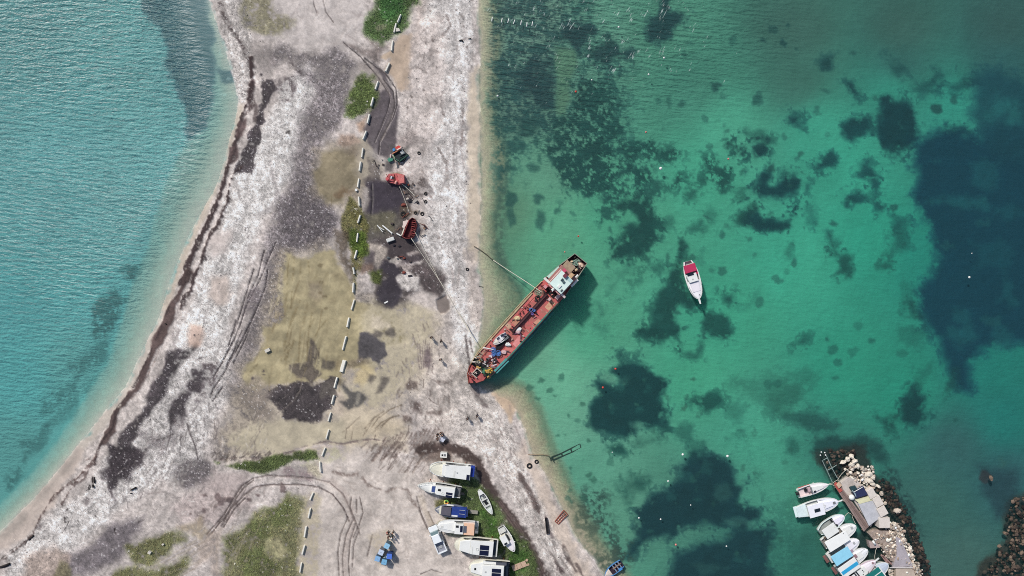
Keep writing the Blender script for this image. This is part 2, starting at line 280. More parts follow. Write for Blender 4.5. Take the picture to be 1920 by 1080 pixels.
for x, y, rx, ry, a in ((1165, 730, 9, 6, .4), (1200, 770, 10, 5, .3), (1215, 735, 6, 8, .3), (1150, 770, 6, 5, .25), (1290, 900, 12, 6, .25), (1330, 880, 8, 12, .25), (1310, 940, 16, 5, .3), (1260, 940, 8, 5, .25), (1420, 985, 12, 8, .3), (1400, 1050, 14, 8, .3), (1245, 600, 6, 10, .3), (1700, 235, 7, 6, .35), (1690, 260, 6, 4, .3), (1770, 300, 10, 7, .25), (1790, 460, 14, 9, .25), (1870, 600, 16, 8, .25), (1860, 420, 14, 10, .25)):
    blob(x, y, rx, ry, (60, 128, 116), a, 5, 9)
# pier surroundings and the rocky corner: dark boulders under water
paint([(1530, 850), (1560, 842), (1625, 838), (1640, 870), (1660, 905), (1690, 930), (1700, 965), (1712, 990), (1728, 1030), (1745, 1110), (1600, 1110), (1620, 1000), (1570, 915), (1552, 880)], (48, 46, 44), .9, 8, 9, sp=.3)
paint([(1655, 885), (1690, 890), (1730, 960), (1740, 1010), (1710, 1000), (1680, 940)], (34, 58, 60), .7, 8, 8, brk=.4)
paint([(1940, 930), (1905, 940), (1892, 975), (1894, 1000), (1900, 1018), (1870, 1044), (1850, 1060), (1838, 1110), (1960, 1110)], (62, 54, 48), .9, 7, 8, sp=.3)
paint([(1850, 880), (1920, 880), (1920, 960), (1880, 980), (1860, 930)], (40, 62, 74), .7, 14, 8)
blob(1858, 897, 12, 10, (56, 52, 58), .85, 3, 5); blob(1895, 872, 14, 10, (66, 112, 104), .4, 5, 5); blob(1585, 1045, 90, 60, (30, 74, 70), .35, 20, 8)
# western bay
WD = (42, 62, 82)
paint([(255, -60), (375, -60), (386, 0), (398, 60), (402, 100), (402, 150), (398, 190), (382, 235), (362, 255), (345, 262), (345, 220), (335, 180), (315, 140), (302, 115), (310, 90), (292, 50), (262, 20)], WD, .86, 7, 7)
paint([(405, 130), (436, 128), (440, 155), (418, 160)], (40, 58, 74), .8, 5, 6); blob(428, 147, 6, 3, (205, 222, 220), .6, 2, 3); blob(418, 176, 14, 5, (190, 220, 214), .6, 3, 5); blob(412, 95, 4, 9, (180, 212, 206), .5, 2, 3)
F = lambda p: zm(0, 500, 1.8625, p)
for p, a in (([(310, 150), (390, 70), (430, 110), (410, 200), (380, 240), (300, 240)], .62), ([(420, -10), (490, -10), (460, 50), (420, 45)], .75), ([(220, 350), (370, 260), (370, 320), (260, 380)], .4), ([(120, 460), (260, 400), (250, 480), (130, 520)], .36), ([(60, 620), (150, 560), (160, 640), (80, 660)], .42), ([(20, 710), (80, 665), (70, 740), (20, 770)], .55), ([(150, 560), (240, 440), (330, 380), (300, 440), (220, 540)], .3)):
    paint(F(p), (36, 80, 80), min(.9, a * 1.35), 9, 9, brk=.30)
# ------------------------------------------------------------------ land
lsl = ALL
al = (sstep(-5, 5, SD + 2.5 * WARP + 3.5 * WFR)).astype(np.float32)
keepC, keepSP = C.copy(), SP.copy()
base = np.array((196, 187, 184), np.float32) * (1 + 0.10 * NB + 0.16 * NM + 0.10 * NF)[..., None]
C[:] = base; SP[:] = 0.16; PB[:] = 0.12
A = lambda p: zm(400, 0, 4.5, p)
B2 = lambda p: zm(380, 220, 4.5, p)
B3 = lambda p: zm(340, 440, 4.5, p)
B4 = lambda p: zm(180, 640, 4.5, p)
B5 = lambda p: zm(400, 640, 4.5, p)
B6 = lambda p: zm(0, 840, 4.5, p)
B7 = lambda p: zm(280, 840, 4.5, p)
E1 = lambda p: zm(560, 0, 3.6, p)
E2 = lambda p: zm(560, 240, 3.6, p)
E3 = lambda p: zm(560, 500, 3.6, p)
E4 = lambda p: zm(560, 780, 3.6, p)
E5 = lambda p: zm(660, 400, 6, p)
# light sandy ground
paint([(455, -60), (690, -60), (690, 60), (650, 110), (560, 105), (520, 90), (470, 60)], (200, 192, 190), 0.9, 16, 10, sp=.09, pb=0, mott=.12)
paint([(600, 840), (690, 830), (770, 880), (800, 930), (840, 985), (850, 1030), (880, 1100), (560, 1100), (565, 960), (620, 910), (590, 880)], (208, 198, 192), 0.9, 12, 10, sp=.09, pb=0, mott=.14)
# pebble banks
WP = (216, 211, 210)
paint([(800, -60), (888, -60), (884, 120), (878, 300), (880, 500), (895, 560), (900, 640), (886, 700), (862, 700), (845, 640), (838, 560), (795, 500), (776, 450), (800, 430), (782, 370), (752, 320), (752, 280), (748, 200), (762, 110), (790, 40)], WP, .95, 8, 8, sp=.24, pb=.9, mott=.12)
paint([(870, 705), (892, 722), (928, 740), (958, 800), (985, 860), (1002, 900), (1040, 950), (1110, 1100), (1040, 1100), (1000, 1000), (960, 930), (925, 870), (850, 820), (825, 760), (840, 700)], (206, 198, 194), .95, 9, 9, sp=.26, pb=.8, mott=.09)
paint([(775, 560), (845, 560), (850, 640), (865, 700), (840, 800), (790, 800), (770, 740), (800, 640)], (202, 192, 186), .85, 12, 10, sp=.18, pb=.25, mott=.14)
paint([(470, 270), (530, 170), (580, 122), (606, 150), (600, 180), (570, 250), (560, 330), (520, 380), (480, 450), (450, 560), (420, 640), (390, 660), (330, 640), (370, 540), (420, 420), (440, 330)], (219, 215, 214), .95, 12, 10, sp=.30, pb=.9, mott=.08)
paint([(330, 640), (300, 720), (230, 830), (160, 920), (100, 960), (20, 1040), (0, 1110), (60, 1110), (200, 980), (300, 900), (380, 870), (400, 800), (450, 730), (440, 640)], (210, 205, 204), .95, 12, 10, sp=.32, pb=.7, mott=.10)
paint([(390, -60), (470, -60), (468, 60), (480, 130), (470, 190), (440, 190), (425, 100)], (196, 190, 188), .9, 6, 6, sp=.34, pb=.8)
paint(A([(330, 440), (500, 380), (700, 380), (740, 520), (560, 560), (420, 620), (340, 600)]), (176, 168, 166), .8, 14, 10, sp=.22)
paint([(770, 40), (835, 30), (836, 120), (824, 250), (800, 300), (806, 420), (770, 400), (752, 300), (748, 200), (765, 110)], (208, 196, 192), .75, 14, 9, sp=.16, pb=.3, mott=.12)
# grey gravel
GG = (112, 106, 109)
paint([(500, 90), (560, 100), (640, 96), (680, 120), (668, 144), (650, 180), (640, 220), (605, 255), (600, 300), (590, 330), (602, 362), (625, 385), (636, 410), (624, 440), (606, 468), (560, 478), (545, 490), (535, 510), (531, 558), (537, 585), (535, 600), (511, 613), (494, 618), (490, 645), (470, 680), (458, 640), (482, 570), (506, 500), (520, 440), (512, 410), (530, 370), (562, 335), (572, 270), (598, 190), (600, 150), (575, 112), (520, 120)], GG, .86, 12, 9, sp=.42, pb=.55, brk=.22)
paint([(560, 130), (640, 150), (656, 200), (640, 228), (610, 262), (597, 330), (613, 384), (636, 412), (622, 442), (600, 470), (545, 482), (534, 512), (530, 558), (538, 600), (500, 630), (480, 690), (440, 790), (425, 740), (466, 610), (500, 500), (496, 440), (532, 370), (552, 290), (562, 220), (592, 170)], (128, 121, 124), .86, 13, 10, sp=.44, pb=.5, brk=.12)
paint([(520, 390), (570, 340), (600, 370), (625, 390), (633, 410), (624, 440), (600, 466), (545, 475), (535, 560), (535, 590), (505, 590), (500, 560), (520, 500), (530, 440)], (96, 90, 94), .8, 10, 8, sp=.46, pb=.5, brk=.25)
paint([(440, 720), (500, 690), (520, 720), (515, 790), (460, 830), (415, 870), (400, 830), (440, 780)], (146, 138, 138), .8, 14, 10, sp=.26)
paint(B7([(220, 120), (500, 90), (550, 180), (500, 260), (330, 320), (240, 260)]), (98, 92, 95), .88, 9, 8, sp=.36, brk=.3)
paint(B6([(560, 880), (760, 830), (1000, 600), (1150, 580), (1240, 560), (1180, 720), (1080, 850), (1000, 960), (760, 1050), (620, 1100), (500, 1000)]), (120, 113, 118), .9, 10, 9, sp=.26)
paint(B6([(230, 900), (500, 800), (620, 900), (560, 1150), (180, 1150)]), (166, 150, 142), .85, 10, 9, sp=.24)
paint([(320, 950), (400, 900), (440, 920), (480, 905), (470, 950), (420, 985), (340, 985)], (186, 172, 170), .8, 12, 8, sp=.16, pb=0)
paint([(400, 880), (470, 884), (470, 905), (420, 930), (400, 910)], (188, 174, 172), .8, 8, 6, sp=.12, pb=0)
# dark beach strips
DK = (66, 60, 64)
paint(A([(410, 640), (430, 700), (500, 680), (530, 760), (500, 880), (460, 950), (445, 1080), (340, 1080), (350, 930), (400, 860), (415, 760)]) , DK, .92, 2.5, 9, sp=.3, brk=.12)
paint(B2([(430, -30), (530, -30), (510, 170), (460, 230), (440, 350), (450, 430), (420, 480), (370, 440), (290, 440), (340, 390), (350, 280), (380, 170)]), DK, .92, 2.5, 9, sp=.3, brk=.12)
paint(A([(500, 690), (560, 680), (540, 800), (500, 880)]), DK, .7, 6, 5, brk=.5, sp=.4)
paint(A([(585, 670), (680, 660), (690, 760), (670, 850), (560, 870), (590, 760)]), (78, 70, 72), .85, 6, 6, brk=.5, sp=.4)
paint(A([(330, 380), (520, 400), (560, 560), (470, 660), (380, 560)]), (120, 112, 112), .5, 10, 9, brk=.5)
stroke(A([(640, 510), (700, 580), (760, 640)]), (84, 76, 78), 8, .85, 3, 4, brk=.45)
stroke(B2([(580, 380), (600, 500), (640, 620), (590, 760), (470, 840)]), (120, 113, 115), 7, .6, 4, 5, brk=.45)
stroke(B2([(290, 540), (320, 680)]), (112, 105, 106), 4, .7, 2, 3, brk=.4)
for p, a_ in (([(610, 90), (700, 60), (800, 80), (860, 20), (840, 70), (780, 140), (700, 220), (640, 320), (600, 420), (510, 540), (490, 620), (430, 660), (390, 720), (330, 850), (380, 950), (320, 1080), (300, 1160), (130, 1160), (140, 1050), (180, 900), (230, 780), (330, 620), (400, 580), (440, 520), (430, 470), (480, 350), (560, 230)], .92),
              ([(820, 230), (900, 220), (960, 260), (960, 330), (900, 370), (900, 440), (850, 430), (770, 380), (820, 310)], .93), ([(760, 410), (810, 440), (790, 510), (770, 530), (780, 620), (740, 660), (700, 620), (640, 740), (620, 680), (610, 590), (640, 500), (700, 460)], .93)):
    paint(B4(p), (64, 58, 62), a_, 5, 6, sp=.34, pb=.3, brk=.16)
paint(B4([(380, 760), (500, 780), (560, 810), (680, 770), (660, 850), (560, 900), (480, 880), (400, 860)]), (110, 103, 105), .75, 7, 6, brk=.42, sp=.4)
paint(B4([(900, 190), (1030, 170), (1060, 240), (1010, 340), (1030, 400), (960, 440), (900, 540), (830, 520), (880, 440), (900, 360), (960, 300)]), (78, 70, 73), .9, 5, 6, brk=.52)
paint(B4([(680, 640), (780, 560), (780, 720), (680, 720)]), (110, 103, 105), .8, 5, 6, brk=.5)
for pts, wd in (([(780, 690), (800, 760), (850, 880), (870, 990)], 3), ([(870, 150), (910, 130)], 3), ([(520, 830), (600, 810), (660, 780)], 3.2), ([(700, 780), (690, 860)], 1.5), ([(730, 780), (720, 960)], 1.4), ([(920, 780), (930, 950)], 1.3), ([(640, 780), (600, 940)], 1.4)):
    stroke(B4(pts), (92, 84, 86), wd, .8, .9, 1.5, brk=.2)
paint(B6([(940, -20), (1280, -20), (1240, 60), (1180, 130), (1080, 200), (1000, 240), (990, 320), (940, 340), (960, 240), (880, 240), (865, 200), (940, 150)]), (62, 56, 60), .93, 5, 6, sp=.34, brk=.16)
stroke(B6([(930, 330), (960, 390), (985, 430)]), (84, 76, 80), 6, .85, 2, 4, brk=.35)
for p in ([(690, 440), (740, 400), (790, 420), (740, 480)], [(770, 540), (850, 520), (840, 560), (800, 570)], [(300, 640), (370, 640), (340, 680)], [(820, 980), (900, 970), (880, 1010)]):
    paint(B6(p), (110, 102, 103), .8, 3, 4, brk=.35)
# ----- sand
stroke([(452, 200), (434, 250), (418, 300), (402, 345), (385, 390), (352, 455), (330, 510), (306, 575)], (202, 190, 176), 13, .8, 5, 4, wd1=22, sp=.05, pb=0)
stroke([(300, 590), (262, 670), (232, 735), (178, 800), (132, 850), (88, 905), (44, 955), (-30, 1025)], (196, 187, 178), 24, .85, 6, 5, wd1=34, sp=.05, pb=0)
paint(B6([(-60, 760), (180, 560), (300, 370), (450, 220), (560, 130), (650, 20), (700, 20), (640, 200), (540, 300), (460, 480), (330, 590), (230, 750), (60, 850), (-60, 900)]), (198, 184, 176), .85, 7, 6, sp=.05, pb=0)
paint(B6([(-60, 800), (0, 715), (150, 570), (260, 520), (330, 400), (430, 300), (600, 120), (640, 20), (600, 160), (440, 330), (350, 420), (300, 480), (230, 590), (60, 760)]), (158, 150, 144), .55, 6, 6, sp=.05, wt=.6)
paint([(878, 133), (897, 128), (901, 200), (902, 300), (900, 400), (898, 480), (888, 502), (877, 475), (876, 400), (879, 300), (875, 200)], (212, 198, 180), .9, 6, 7, sp=.06, pb=0, mott=.09)
paint([(872, 470), (890, 470), (892, 520), (902, 560), (898, 620), (880, 600)], (206, 194, 188), .8, 6, 5, sp=.16)
paint(E1([(640, 290), (700, 240), (780, 215), (775, 300), (752, 480), (742, 600), (690, 620), (640, 540), (590, 480), (630, 400)]), (190, 170, 152), .92, 5, 6, sp=.05, pb=0)
paint(E1([(760, 0), (860, 0), (840, 200), (760, 480), (750, 300), (790, 150)]), (204, 190, 184), .8, 10, 8, sp=.2)
paint(E1([(548, 395), (630, 345), (640, 380), (590, 415)]), (194, 174, 154), .9, 2, 3, sp=.04, pb=0)
paint([(925, 738), (945, 728), (962, 728), (968, 760), (958, 790), (940, 760)], (198, 174, 150), .85, 5, 5, sp=.05, pb=0)
paint([(985, 815), (1000, 860), (1022, 900), (1042, 945), (1080, 1020), (1120, 1100), (1090, 1100), (1050, 1030), (1020, 950), (990, 890), (970, 850)], (208, 192, 180), .85, 7, 7, sp=.08, pb=0)
for p, c in (([(395, 520), (430, 512), (440, 550), (420, 572), (388, 560)], (206, 190, 182)), ([(358, 608), (383, 606), (376, 645), (356, 650)], (208, 180, 166)), ([(390, 440), (440, 430), (430, 470), (400, 480)], (210, 198, 194)), ([(440, 870), (520, 850), (560, 832), (600, 832), (640, 836), (560, 846), (470, 868)], (204, 190, 184))):
    paint(p, c, .8, 8, 6, sp=.07, pb=0)
# ----- puddles and wet mud
PU = (172, 161, 129)
paint([(530, 470), (640, 455), (680, 560), (770, 560), (830, 590), (820, 680), (780, 740), (740, 800), (640, 850), (420, 870), (410, 820), (450, 700), (480, 640)], (182, 170, 150), .6, 22, 12, sp=.10, pb=.1, brk=.2)
paint([(590, 280), (690, 262), (700, 330), (680, 380), (640, 395), (590, 370)], (150, 138, 118), .6, 14, 9, sp=.14)
paint([(604, 287), (635, 280), (668, 284), (676, 300), (674, 340), (668, 358), (649, 367), (644, 384), (611, 382), (591, 336), (600, 305)], (144, 133, 110), .93, 5, 5, sp=.05, wt=.9, pb=0, dz=-.06, mott=.2)
paint([(666, 262), (690, 260), (706, 262), (704, 290), (722, 310), (716, 336), (700, 342), (678, 338), (664, 320)], (164, 155, 141), .8, 8, 7, sp=.06, wt=.6, pb=0, mott=.07)
paint([(544, 480), (580, 480), (600, 476), (627, 468), (634, 489), (651, 518), (660, 536), (668, 562), (700, 570), (735, 568), (748, 600), (764, 640), (740, 652), (720, 660), (704, 700), (660, 690), (640, 682), (642, 720), (600, 712), (560, 722), (520, 722), (480, 730), (455, 712), (468, 684), (482, 664), (498, 640), (495.6, 615), (511, 613), (540, 595), (536, 582), (531, 558), (536, 509)], PU, .93, 5, 6, sp=.05, wt=.9, pb=0, dz=-.06, mott=.2)
for i in range(26):
    x0, y0 = random.uniform(520, 660), random.uniform(490, 720); stroke([(x0, y0), (x0 - random.uniform(4, 14), y0 + random.uniform(16, 50))], random.choice(((140, 126, 96), (184, 172, 138), (150, 136, 110))), random.uniform(2, 6), .5, 3, 4, brk=.35)
for i in range(14): blob(random.uniform(540, 650), random.uniform(490, 720), random.uniform(4, 14), random.uniform(3, 8), random.choice(((146, 134, 108), (178, 166, 132), (138, 126, 104))), .5, 5, 6)
paint([(690, 556), (760, 556), (812, 590), (816, 620), (790, 660), (772, 700), (755, 740), (700, 770), (640, 765), (640, 728), (690, 705), (680, 650)], (188, 178, 156), .85, 11, 9, sp=.07, wt=.5, pb=0, brk=.2)
paint([(455, 800), (520, 778), (600, 790), (640, 780), (720, 770), (700, 806), (645, 828), (600, 826), (520, 846), (450, 852), (425, 832)], (194, 184, 162), .9, 9, 8, sp=.05, wt=.5, pb=0)
paint([(640, 735), (690, 760), (740, 772), (770, 790), (740, 810), (650, 800), (632, 770)], (206, 192, 172), .7, 10, 8, sp=.08, pb=0)
paint([(655, 800), (720, 785), (770, 800), (760, 840), (700, 835), (650, 828)], (196, 182, 160), .6, 10, 7, sp=.08, pb=0)
paint(E3([(500, 340), (560, 330), (620, 400), (560, 430), (500, 400)]), (208, 196, 178), .85, 5, 6, sp=.1)
paint(E3([(380, 690), (440, 650), (520, 680), (510, 740), (440, 800), (370, 780)]), (204, 186, 144), .7, 8, 6)
paint(E3([(250, 850), (290, 830), (320, 900), (300, 1000), (230, 990)]), (196, 182, 168), .9, 4, 4)
# streaks on the pond floor
for pts in ([(920, 200), (905, 300), (900, 420)], [(1020, 230), (1010, 330)], [(1080, 230), (1085, 320)], [(960, 190), (945, 390)], [(940, 480), (930, 620)], [(1010, 560), (940, 700), (900, 850), (870, 980)], [(980, 640), (930, 760)], [(1110, 660), (1080, 800), (1080, 980)], [(1230, 720), (1170, 790), (1140, 850)], [(1010, 830), (1000, 1000)], [(880, 900), (850, 1060)], [(920, 880), (900, 1040)], [(1130, 700), (1090, 780)]):
    stroke(B3(pts), (128, 114, 84), 2.0, .75, 1.6, 3, brk=.3)
for pts in ([(690, 0), (610, 150)], [(740, 0), (720, 240)], [(800, 0), (800, 180)], [(600, 90), (560, 140)], [(380, 190), (300, 280)], [(650, 20), (590, 100)]):
    stroke(B5(pts), (122, 109, 82), 2.2, .8, 1.6, 3, brk=.25)
paint(B3([(1100, 430), (1180, 420), (1200, 520), (1080, 530)]), (150, 138, 122), .6, 6, 5)
for x, y in ((1180, 260), (1230, 620), (1330, 620), (1290, 710), (1190, 400), (1180, 490), (1220, 520)): blob(340 + x / 4.5, 440 + y / 4.5, 3.4, 1.8, (120, 108, 84), .7, 1.5, 3)
for pts in ([(110, 330), (170, 240)], [(1040, 280), (1160, 380)], [(1100, 600), (1090, 780)]): stroke(B2(pts), (112, 100, 74), 1.6, .6, 1.2, 3, brk=.3)
paint(B2([(1130, 660), (1190, 590), (1300, 600), (1290, 640), (1160, 690)]), (110, 90, 70), .7, 4, 5, brk=.3)
paint(B2([(1170, 300), (1260, 240), (1330, 250), (1320, 350), (1240, 340)]), (116, 104, 90), .7, 8, 6)
paint(B2([(1170, 160), (1290, 140), (1320, 210), (1230, 260), (1150, 230)]), (150, 130, 118), .8, 6, 5, sp=.2)
paint(E1([(395, 830), (460, 800), (460, 890), (410, 900)]), (170, 140, 120), .7, 5, 4)
# ----- dark mud
MUD = (68, 62, 65)
paint(B5([(470, 400), (560, 360), (700, 330), (850, 350), (1000, 310), (1050, 320), (1000, 420), (1000, 560), (940, 660), (860, 700), (760, 680), (600, 670), (570, 600), (500, 540), (440, 470)]), MUD, .95, 3, 8, sp=.26, pb=.3, wt=.2)
paint(B5([(240, 380), (380, 320), (520, 360), (500, 540), (560, 660), (520, 720), (380, 640), (250, 520)]), (138, 128, 122), .7, 12, 9, sp=.24, brk=.3)
paint(B5([(830, -20), (900, 60), (870, 220), (920, 270), (900, 300), (820, 330), (690, 290), (650, 200), (780, 160)]), (98, 90, 84), .9, 3, 6, sp=.14)
paint(B5([(920, 140), (1020, 180), (1000, 240), (910, 220)]), (96, 90, 82), .9, 4, 5, sp=.12)
paint(E3([(430, 450), (600, 500), (622, 600), (580, 630), (580, 690), (540, 700), (500, 600), (400, 640), (400, 560)]), (80, 77, 82), .94, 3.5, 7, sp=.14, wt=.3)
paint(E3([(320, 640), (420, 610), (480, 640), (400, 670), (330, 700)]), (132, 120, 104), .7, 5, 5, sp=.2)
paint(E3([(270, 790), (300, 780), (370, 840), (460, 850), (490, 890), (440, 930), (340, 960), (290, 910), (350, 890), (340, 860)]), (84, 82, 82), .9, 4, 5, sp=.14, brk=.15)
stroke(E3([(410, 860), (400, 920)]), (165, 158, 146), 7, .7, 3, 3)
for p in ([(480, 720), (520, 740), (490, 790), (465, 770)], [(560, 740), (620, 740), (570, 850), (530, 850), (560, 790)], [(570, 430), (640, 420), (650, 460), (590, 470)], [(520, 430), (580, 440), (560, 480), (520, 470)], [(150, 780), (240, 760), (250, 860), (160, 870)], [(240, 750), (330, 770), (300, 800)]):
    paint(E3(p), (96, 90, 86), .85, 4, 5, sp=.15)
paint([(700, 116), (722, 140), (736, 175), (748, 200), (747, 240), (746, 270), (740, 284), (730, 300), (712, 296), (690, 268), (682, 244), (694, 215), (704, 190), (708, 165)], (92, 85, 90), .93, 4, 4, sp=.12, pb=.1)
paint(E1([(300, 290), (420, 330), (560, 330), (560, 420), (540, 440), (470, 400), (420, 380)]), (128, 118, 116), .85, 5, 5, sp=.2)
paint(E1([(460, 260), (560, 290), (620, 330), (540, 360), (480, 320)]), (120, 110, 106), .6, 5, 5, sp=.3, brk=.3)
paint(E1([(400, 420), (480, 430), (540, 500), (600, 600), (560, 620), (480, 500), (400, 490)]), (176, 166, 162), .85, 4, 4, sp=.12)
paint(E1([(660, 920), (760, 900), (800, 950), (740, 1000), (690, 1000)]), (150, 140, 138), .8, 6, 6, sp=.3, brk=.3)
paint([(676, 276), (712, 285), (716, 330), (700, 300)], (150, 144, 142), .5, 6, 5)
paint([(686, 340), (745, 335), (775, 360), (772, 410), (776, 440), (800, 470), (832, 530), (826, 560), (790, 545), (760, 575), (722, 580), (700, 555), (694, 500), (690, 440), (684, 390)], (86, 79, 79), .92, 8, 9, sp=.22, brk=.10)
for p_, a_ in (([(700, 395), (760, 400), (772, 440), (720, 470), (690, 450)], .8), ([(705, 480), (760, 478), (800, 500), (830, 545), (800, 550), (770, 520), (720, 540)], .9), ([(755, 345), (800, 338), (812, 362), (770, 380)], .6), ([(690, 300), (712, 296), (716, 345), (696, 345)], .6)):
    paint(p_, (72, 65, 66), a_, 3, 10, sp=.24, brk=.34)
paint([(688, 348), (720, 340), (744, 346), (762, 368), (752, 382), (744, 402), (735, 416), (704, 412), (690, 398), (692, 372)], (70, 64, 74), .95, 4, 5, sp=.1)
paint([(756, 330), (790, 330), (800, 345), (790, 358), (766, 372), (756, 360)], (96, 88, 86), .8, 6, 6, sp=.4, brk=.42)
paint(E2([(590, 220), (660, 240), (640, 300), (590, 290)]), (84, 80, 82), .85, 4, 5)
paint(E2([(620, 120), (740, 130), (740, 220), (650, 230)]), (70, 72, 72), .7, 5, 5)
paint(E2([(700, 540), (800, 540), (860, 580), (780, 600), (700, 600)]), (98, 84, 70), .75, 4, 5, brk=.3)
paint(E5([(0, 20), (480, 0), (560, 120), (470, 200), (380, 260), (200, 290), (170, 180)]), (98, 94, 88), .85, 8, 8, sp=.2)
paint(E5([(480, 300), (600, 260), (720, 330), (765, 390), (620, 470), (480, 510), (400, 480), (360, 360)]), (72, 65, 68), .95, 5, 5, sp=.1)
paint(E5([(430, 540), (560, 500), (800, 455), (820, 500), (700, 580), (560, 570)]), (76, 69, 73), .93, 3, 4, sp=.14)
paint(E5([(290, 520), (450, 530), (560, 620), (560, 680), (500, 760), (550, 850), (550, 1010), (450, 1080), (360, 1010), (280, 900), (320, 760), (400, 700), (300, 600)]), (66, 61, 69), .95, 4, 6, sp=.12)
paint(E5([(640, 600), (800, 570), (880, 620), (1040, 740), (1010, 800), (900, 900), (820, 840), (780, 680), (660, 660)]), (92, 83, 84), .9, 5, 6, sp=.26, brk=.28)
paint(E5([(750, 100), (800, 110), (830, 200), (760, 300), (720, 220)]), (92, 84, 84), .85, 5, 6, sp=.3, brk=.3)
paint(E5([(780, 400), (900, 440), (960, 560), (1010, 640), (1010, 700), (930, 620), (850, 520)]), (110, 100, 100), .8, 5, 6, sp=.4, brk=.45)
paint(E5([(60, 580), (240, 560), (230, 640), (120, 690)]), (128, 108, 98), .85, 5, 5)
paint(E5([(100, 400), (260, 400), (260, 560), (120, 560)]), (96, 88, 92), .7, 6, 6, sp=.14)
paint(E5([(180, 360), (280, 330), (410, 400), (400, 460), (300, 620), (260, 560), (280, 440)]), (176, 166, 158), .88, 4, 5, sp=.22)
paint(E5([(500, 720), (600, 660), (760, 690), (800, 830), (740, 900), (620, 880), (540, 800)]), (204, 198, 195), .93, 4, 6, sp=.24, dz=.12)
paint(E5([(420, 540), (500, 500), (540, 540), (480, 570)]), (196, 188, 182), .85, 2, 4, sp=.2); paint(E5([(500, 570), (690, 570), (680, 620), (600, 640), (510, 600)]), (180, 170, 166), .7, 4, 6, sp=.3, brk=.35)
paint(E5([(700, 570), (800, 530), (780, 580)]), (196, 188, 184), .8, 2, 3); paint(E5([(620, 450), (740, 420), (760, 440), (640, 480)]), (160, 150, 148), .8, 1.5, 3)
paint(E5([(50, 900), (200, 880), (260, 930), (200, 1000), (60, 990)]), (178, 168, 160), .85, 5, 6, sp=.3)
paint(E5([(580, 940), (760, 860), (900, 900), (960, 960), (960, 1080), (700, 1000)]), (204, 194, 190), .9, 6, 6, sp=.12)
# excavated pit
PIT = [(820.5, 563), (829, 559), (836, 552.5), (838, 560), (843, 568), (844, 580), (838, 587), (826, 588), (822, 578)]
paint(PIT, (134, 124, 120), .96, 1.6, 2, sp=.05, pb=0, dz=-.42)
# ----- wheel-churned ground
for i in range(15):
    x0 = 705 + i * 7; y0 = 850 - i * 1.2
    stroke([(x0 + 20, y0 - 32 + 3 * math.sin(i)), (x0 + 6, y0 - 8), (x0 - 8 - 4 * math.sin(i * 2.1), y0 + 14)], (112, 97, 92), 3.0, .75, 1.4, 4, brk=.3, dz=-.05)
for i in range(9):
    x0 = 758 + i * 5; stroke([(x0 + 10, 858), (x0, 872), (x0 - 9, 884)], (128, 112, 105), 2.0, .6, 1.2, 3, brk=.35, dz=-.04)
paint([(786, 836), (815, 830), (850, 838), (846, 862), (806, 868), (788, 860)], (104, 90, 85), .8, 6, 6, brk=.25, sp=.16)
stroke([(790, 842), (835, 834), (870, 846), (895, 868), (908, 892), (914, 912), (930, 935), (955, 968), (985, 1012), (1010, 1060), (1030, 1110)], (76, 64, 62), 18, .95, 4, 7, wd1=22, brk=.06, sp=.14, pb=0)
for o in (-4, 2, 6): stroke([(932 + o, 938), (957 + o, 971), (987 + o, 1015), (1012 + o, 1063), (1032 + o, 1110)], (134, 116, 112), 1.6, .6, 1, 1.5, brk=.3, dz=-.03)
paint([(972, 882), (985, 890), (1000, 920), (1014, 950), (1012, 966), (1000, 955), (988, 925), (972, 900)], (86, 74, 72), .9, 3, 4, sp=.2, brk=.15)
for pts in ([(955, 760), (962, 790), (972, 815)], [(968, 800), (985, 850)], [(990, 900), (1000, 935), (1005, 985)], [(958, 898), (990, 945)], [(935, 780), (948, 810)]): stroke(pts, (128, 114, 112), 3, .6, 1.5, 4, brk=.45)
for pts in ([(1056, 1022), (1064, 1046)], [(1066, 1048), (1080, 1070)], [(1080, 1056), (1092, 1078)], [(1040, 1050), (1052, 1070)]): stroke(pts, (96, 84, 82), 6, .8, 2, 4, brk=.25)
blob(1048, 1066, 9, 8, (92, 80, 80), .85, 3, 5)
stroke([(1022, 966), (1030, 992), (1036, 1006)], (110, 98, 100), 5, .7, 2, 3, brk=.2)
for pts, w_ in (([(873, 630), (876, 655), (880, 680), (882, 702)], 4), ([(881, 640), (886, 660)], 3)): stroke(pts, (82, 74, 76), w_, .85, 1.5, 3, brk=.25)
paint([(880, 720), (890, 720), (898, 738), (912, 752), (920, 768), (906, 766), (892, 752)], (112, 102, 102), .85, 3, 5, sp=.3, brk=.25)
paint(E3([(740, 880), (830, 890), (835, 980), (770, 975)]), (92, 80, 78), .9, 5, 6, sp=.2, brk=.15)
for p in ([(690, 990), (770, 1010), (775, 1060), (720, 1050)], [(750, 765), (800, 770), (810, 830), (720, 840), (715, 790)], [(880, 830), (920, 840), (900, 900)], [(930, 760), (1030, 770), (1020, 800), (940, 790)], [(950, 870), (975, 890), (970, 985), (940, 980)], [(860, 980), (960, 970), (950, 1000)]):
    paint(E3(p), (104, 92, 88), .85, 4, 6, sp=.2, brk=.25)
for i in range(7): stroke(E3([(805 + i * 16, 520), (810 + i * 15, 600), (820 + i * 14, 690)]), (120, 108, 108), 2.2, .75, 1.2, 2.5, brk=.25, dz=-.04)
paint(E3([(850, 560), (890, 540), (905, 640), (880, 690), (850, 660)]), (104, 92, 96), .8, 4, 4, sp=.15)
for pts in ([(500, 1080), (540, 1020), (620, 960), (700, 930)], [(560, 1080), (620, 1020), (680, 1000)], [(450, 1090), (500, 1030), (580, 970)], [(520, 1090), (560, 1050), (640, 1010)]): stroke(E3(pts), (130, 116, 100), 1.9, .85, .9, 1.2, brk=.12, dz=-.04)
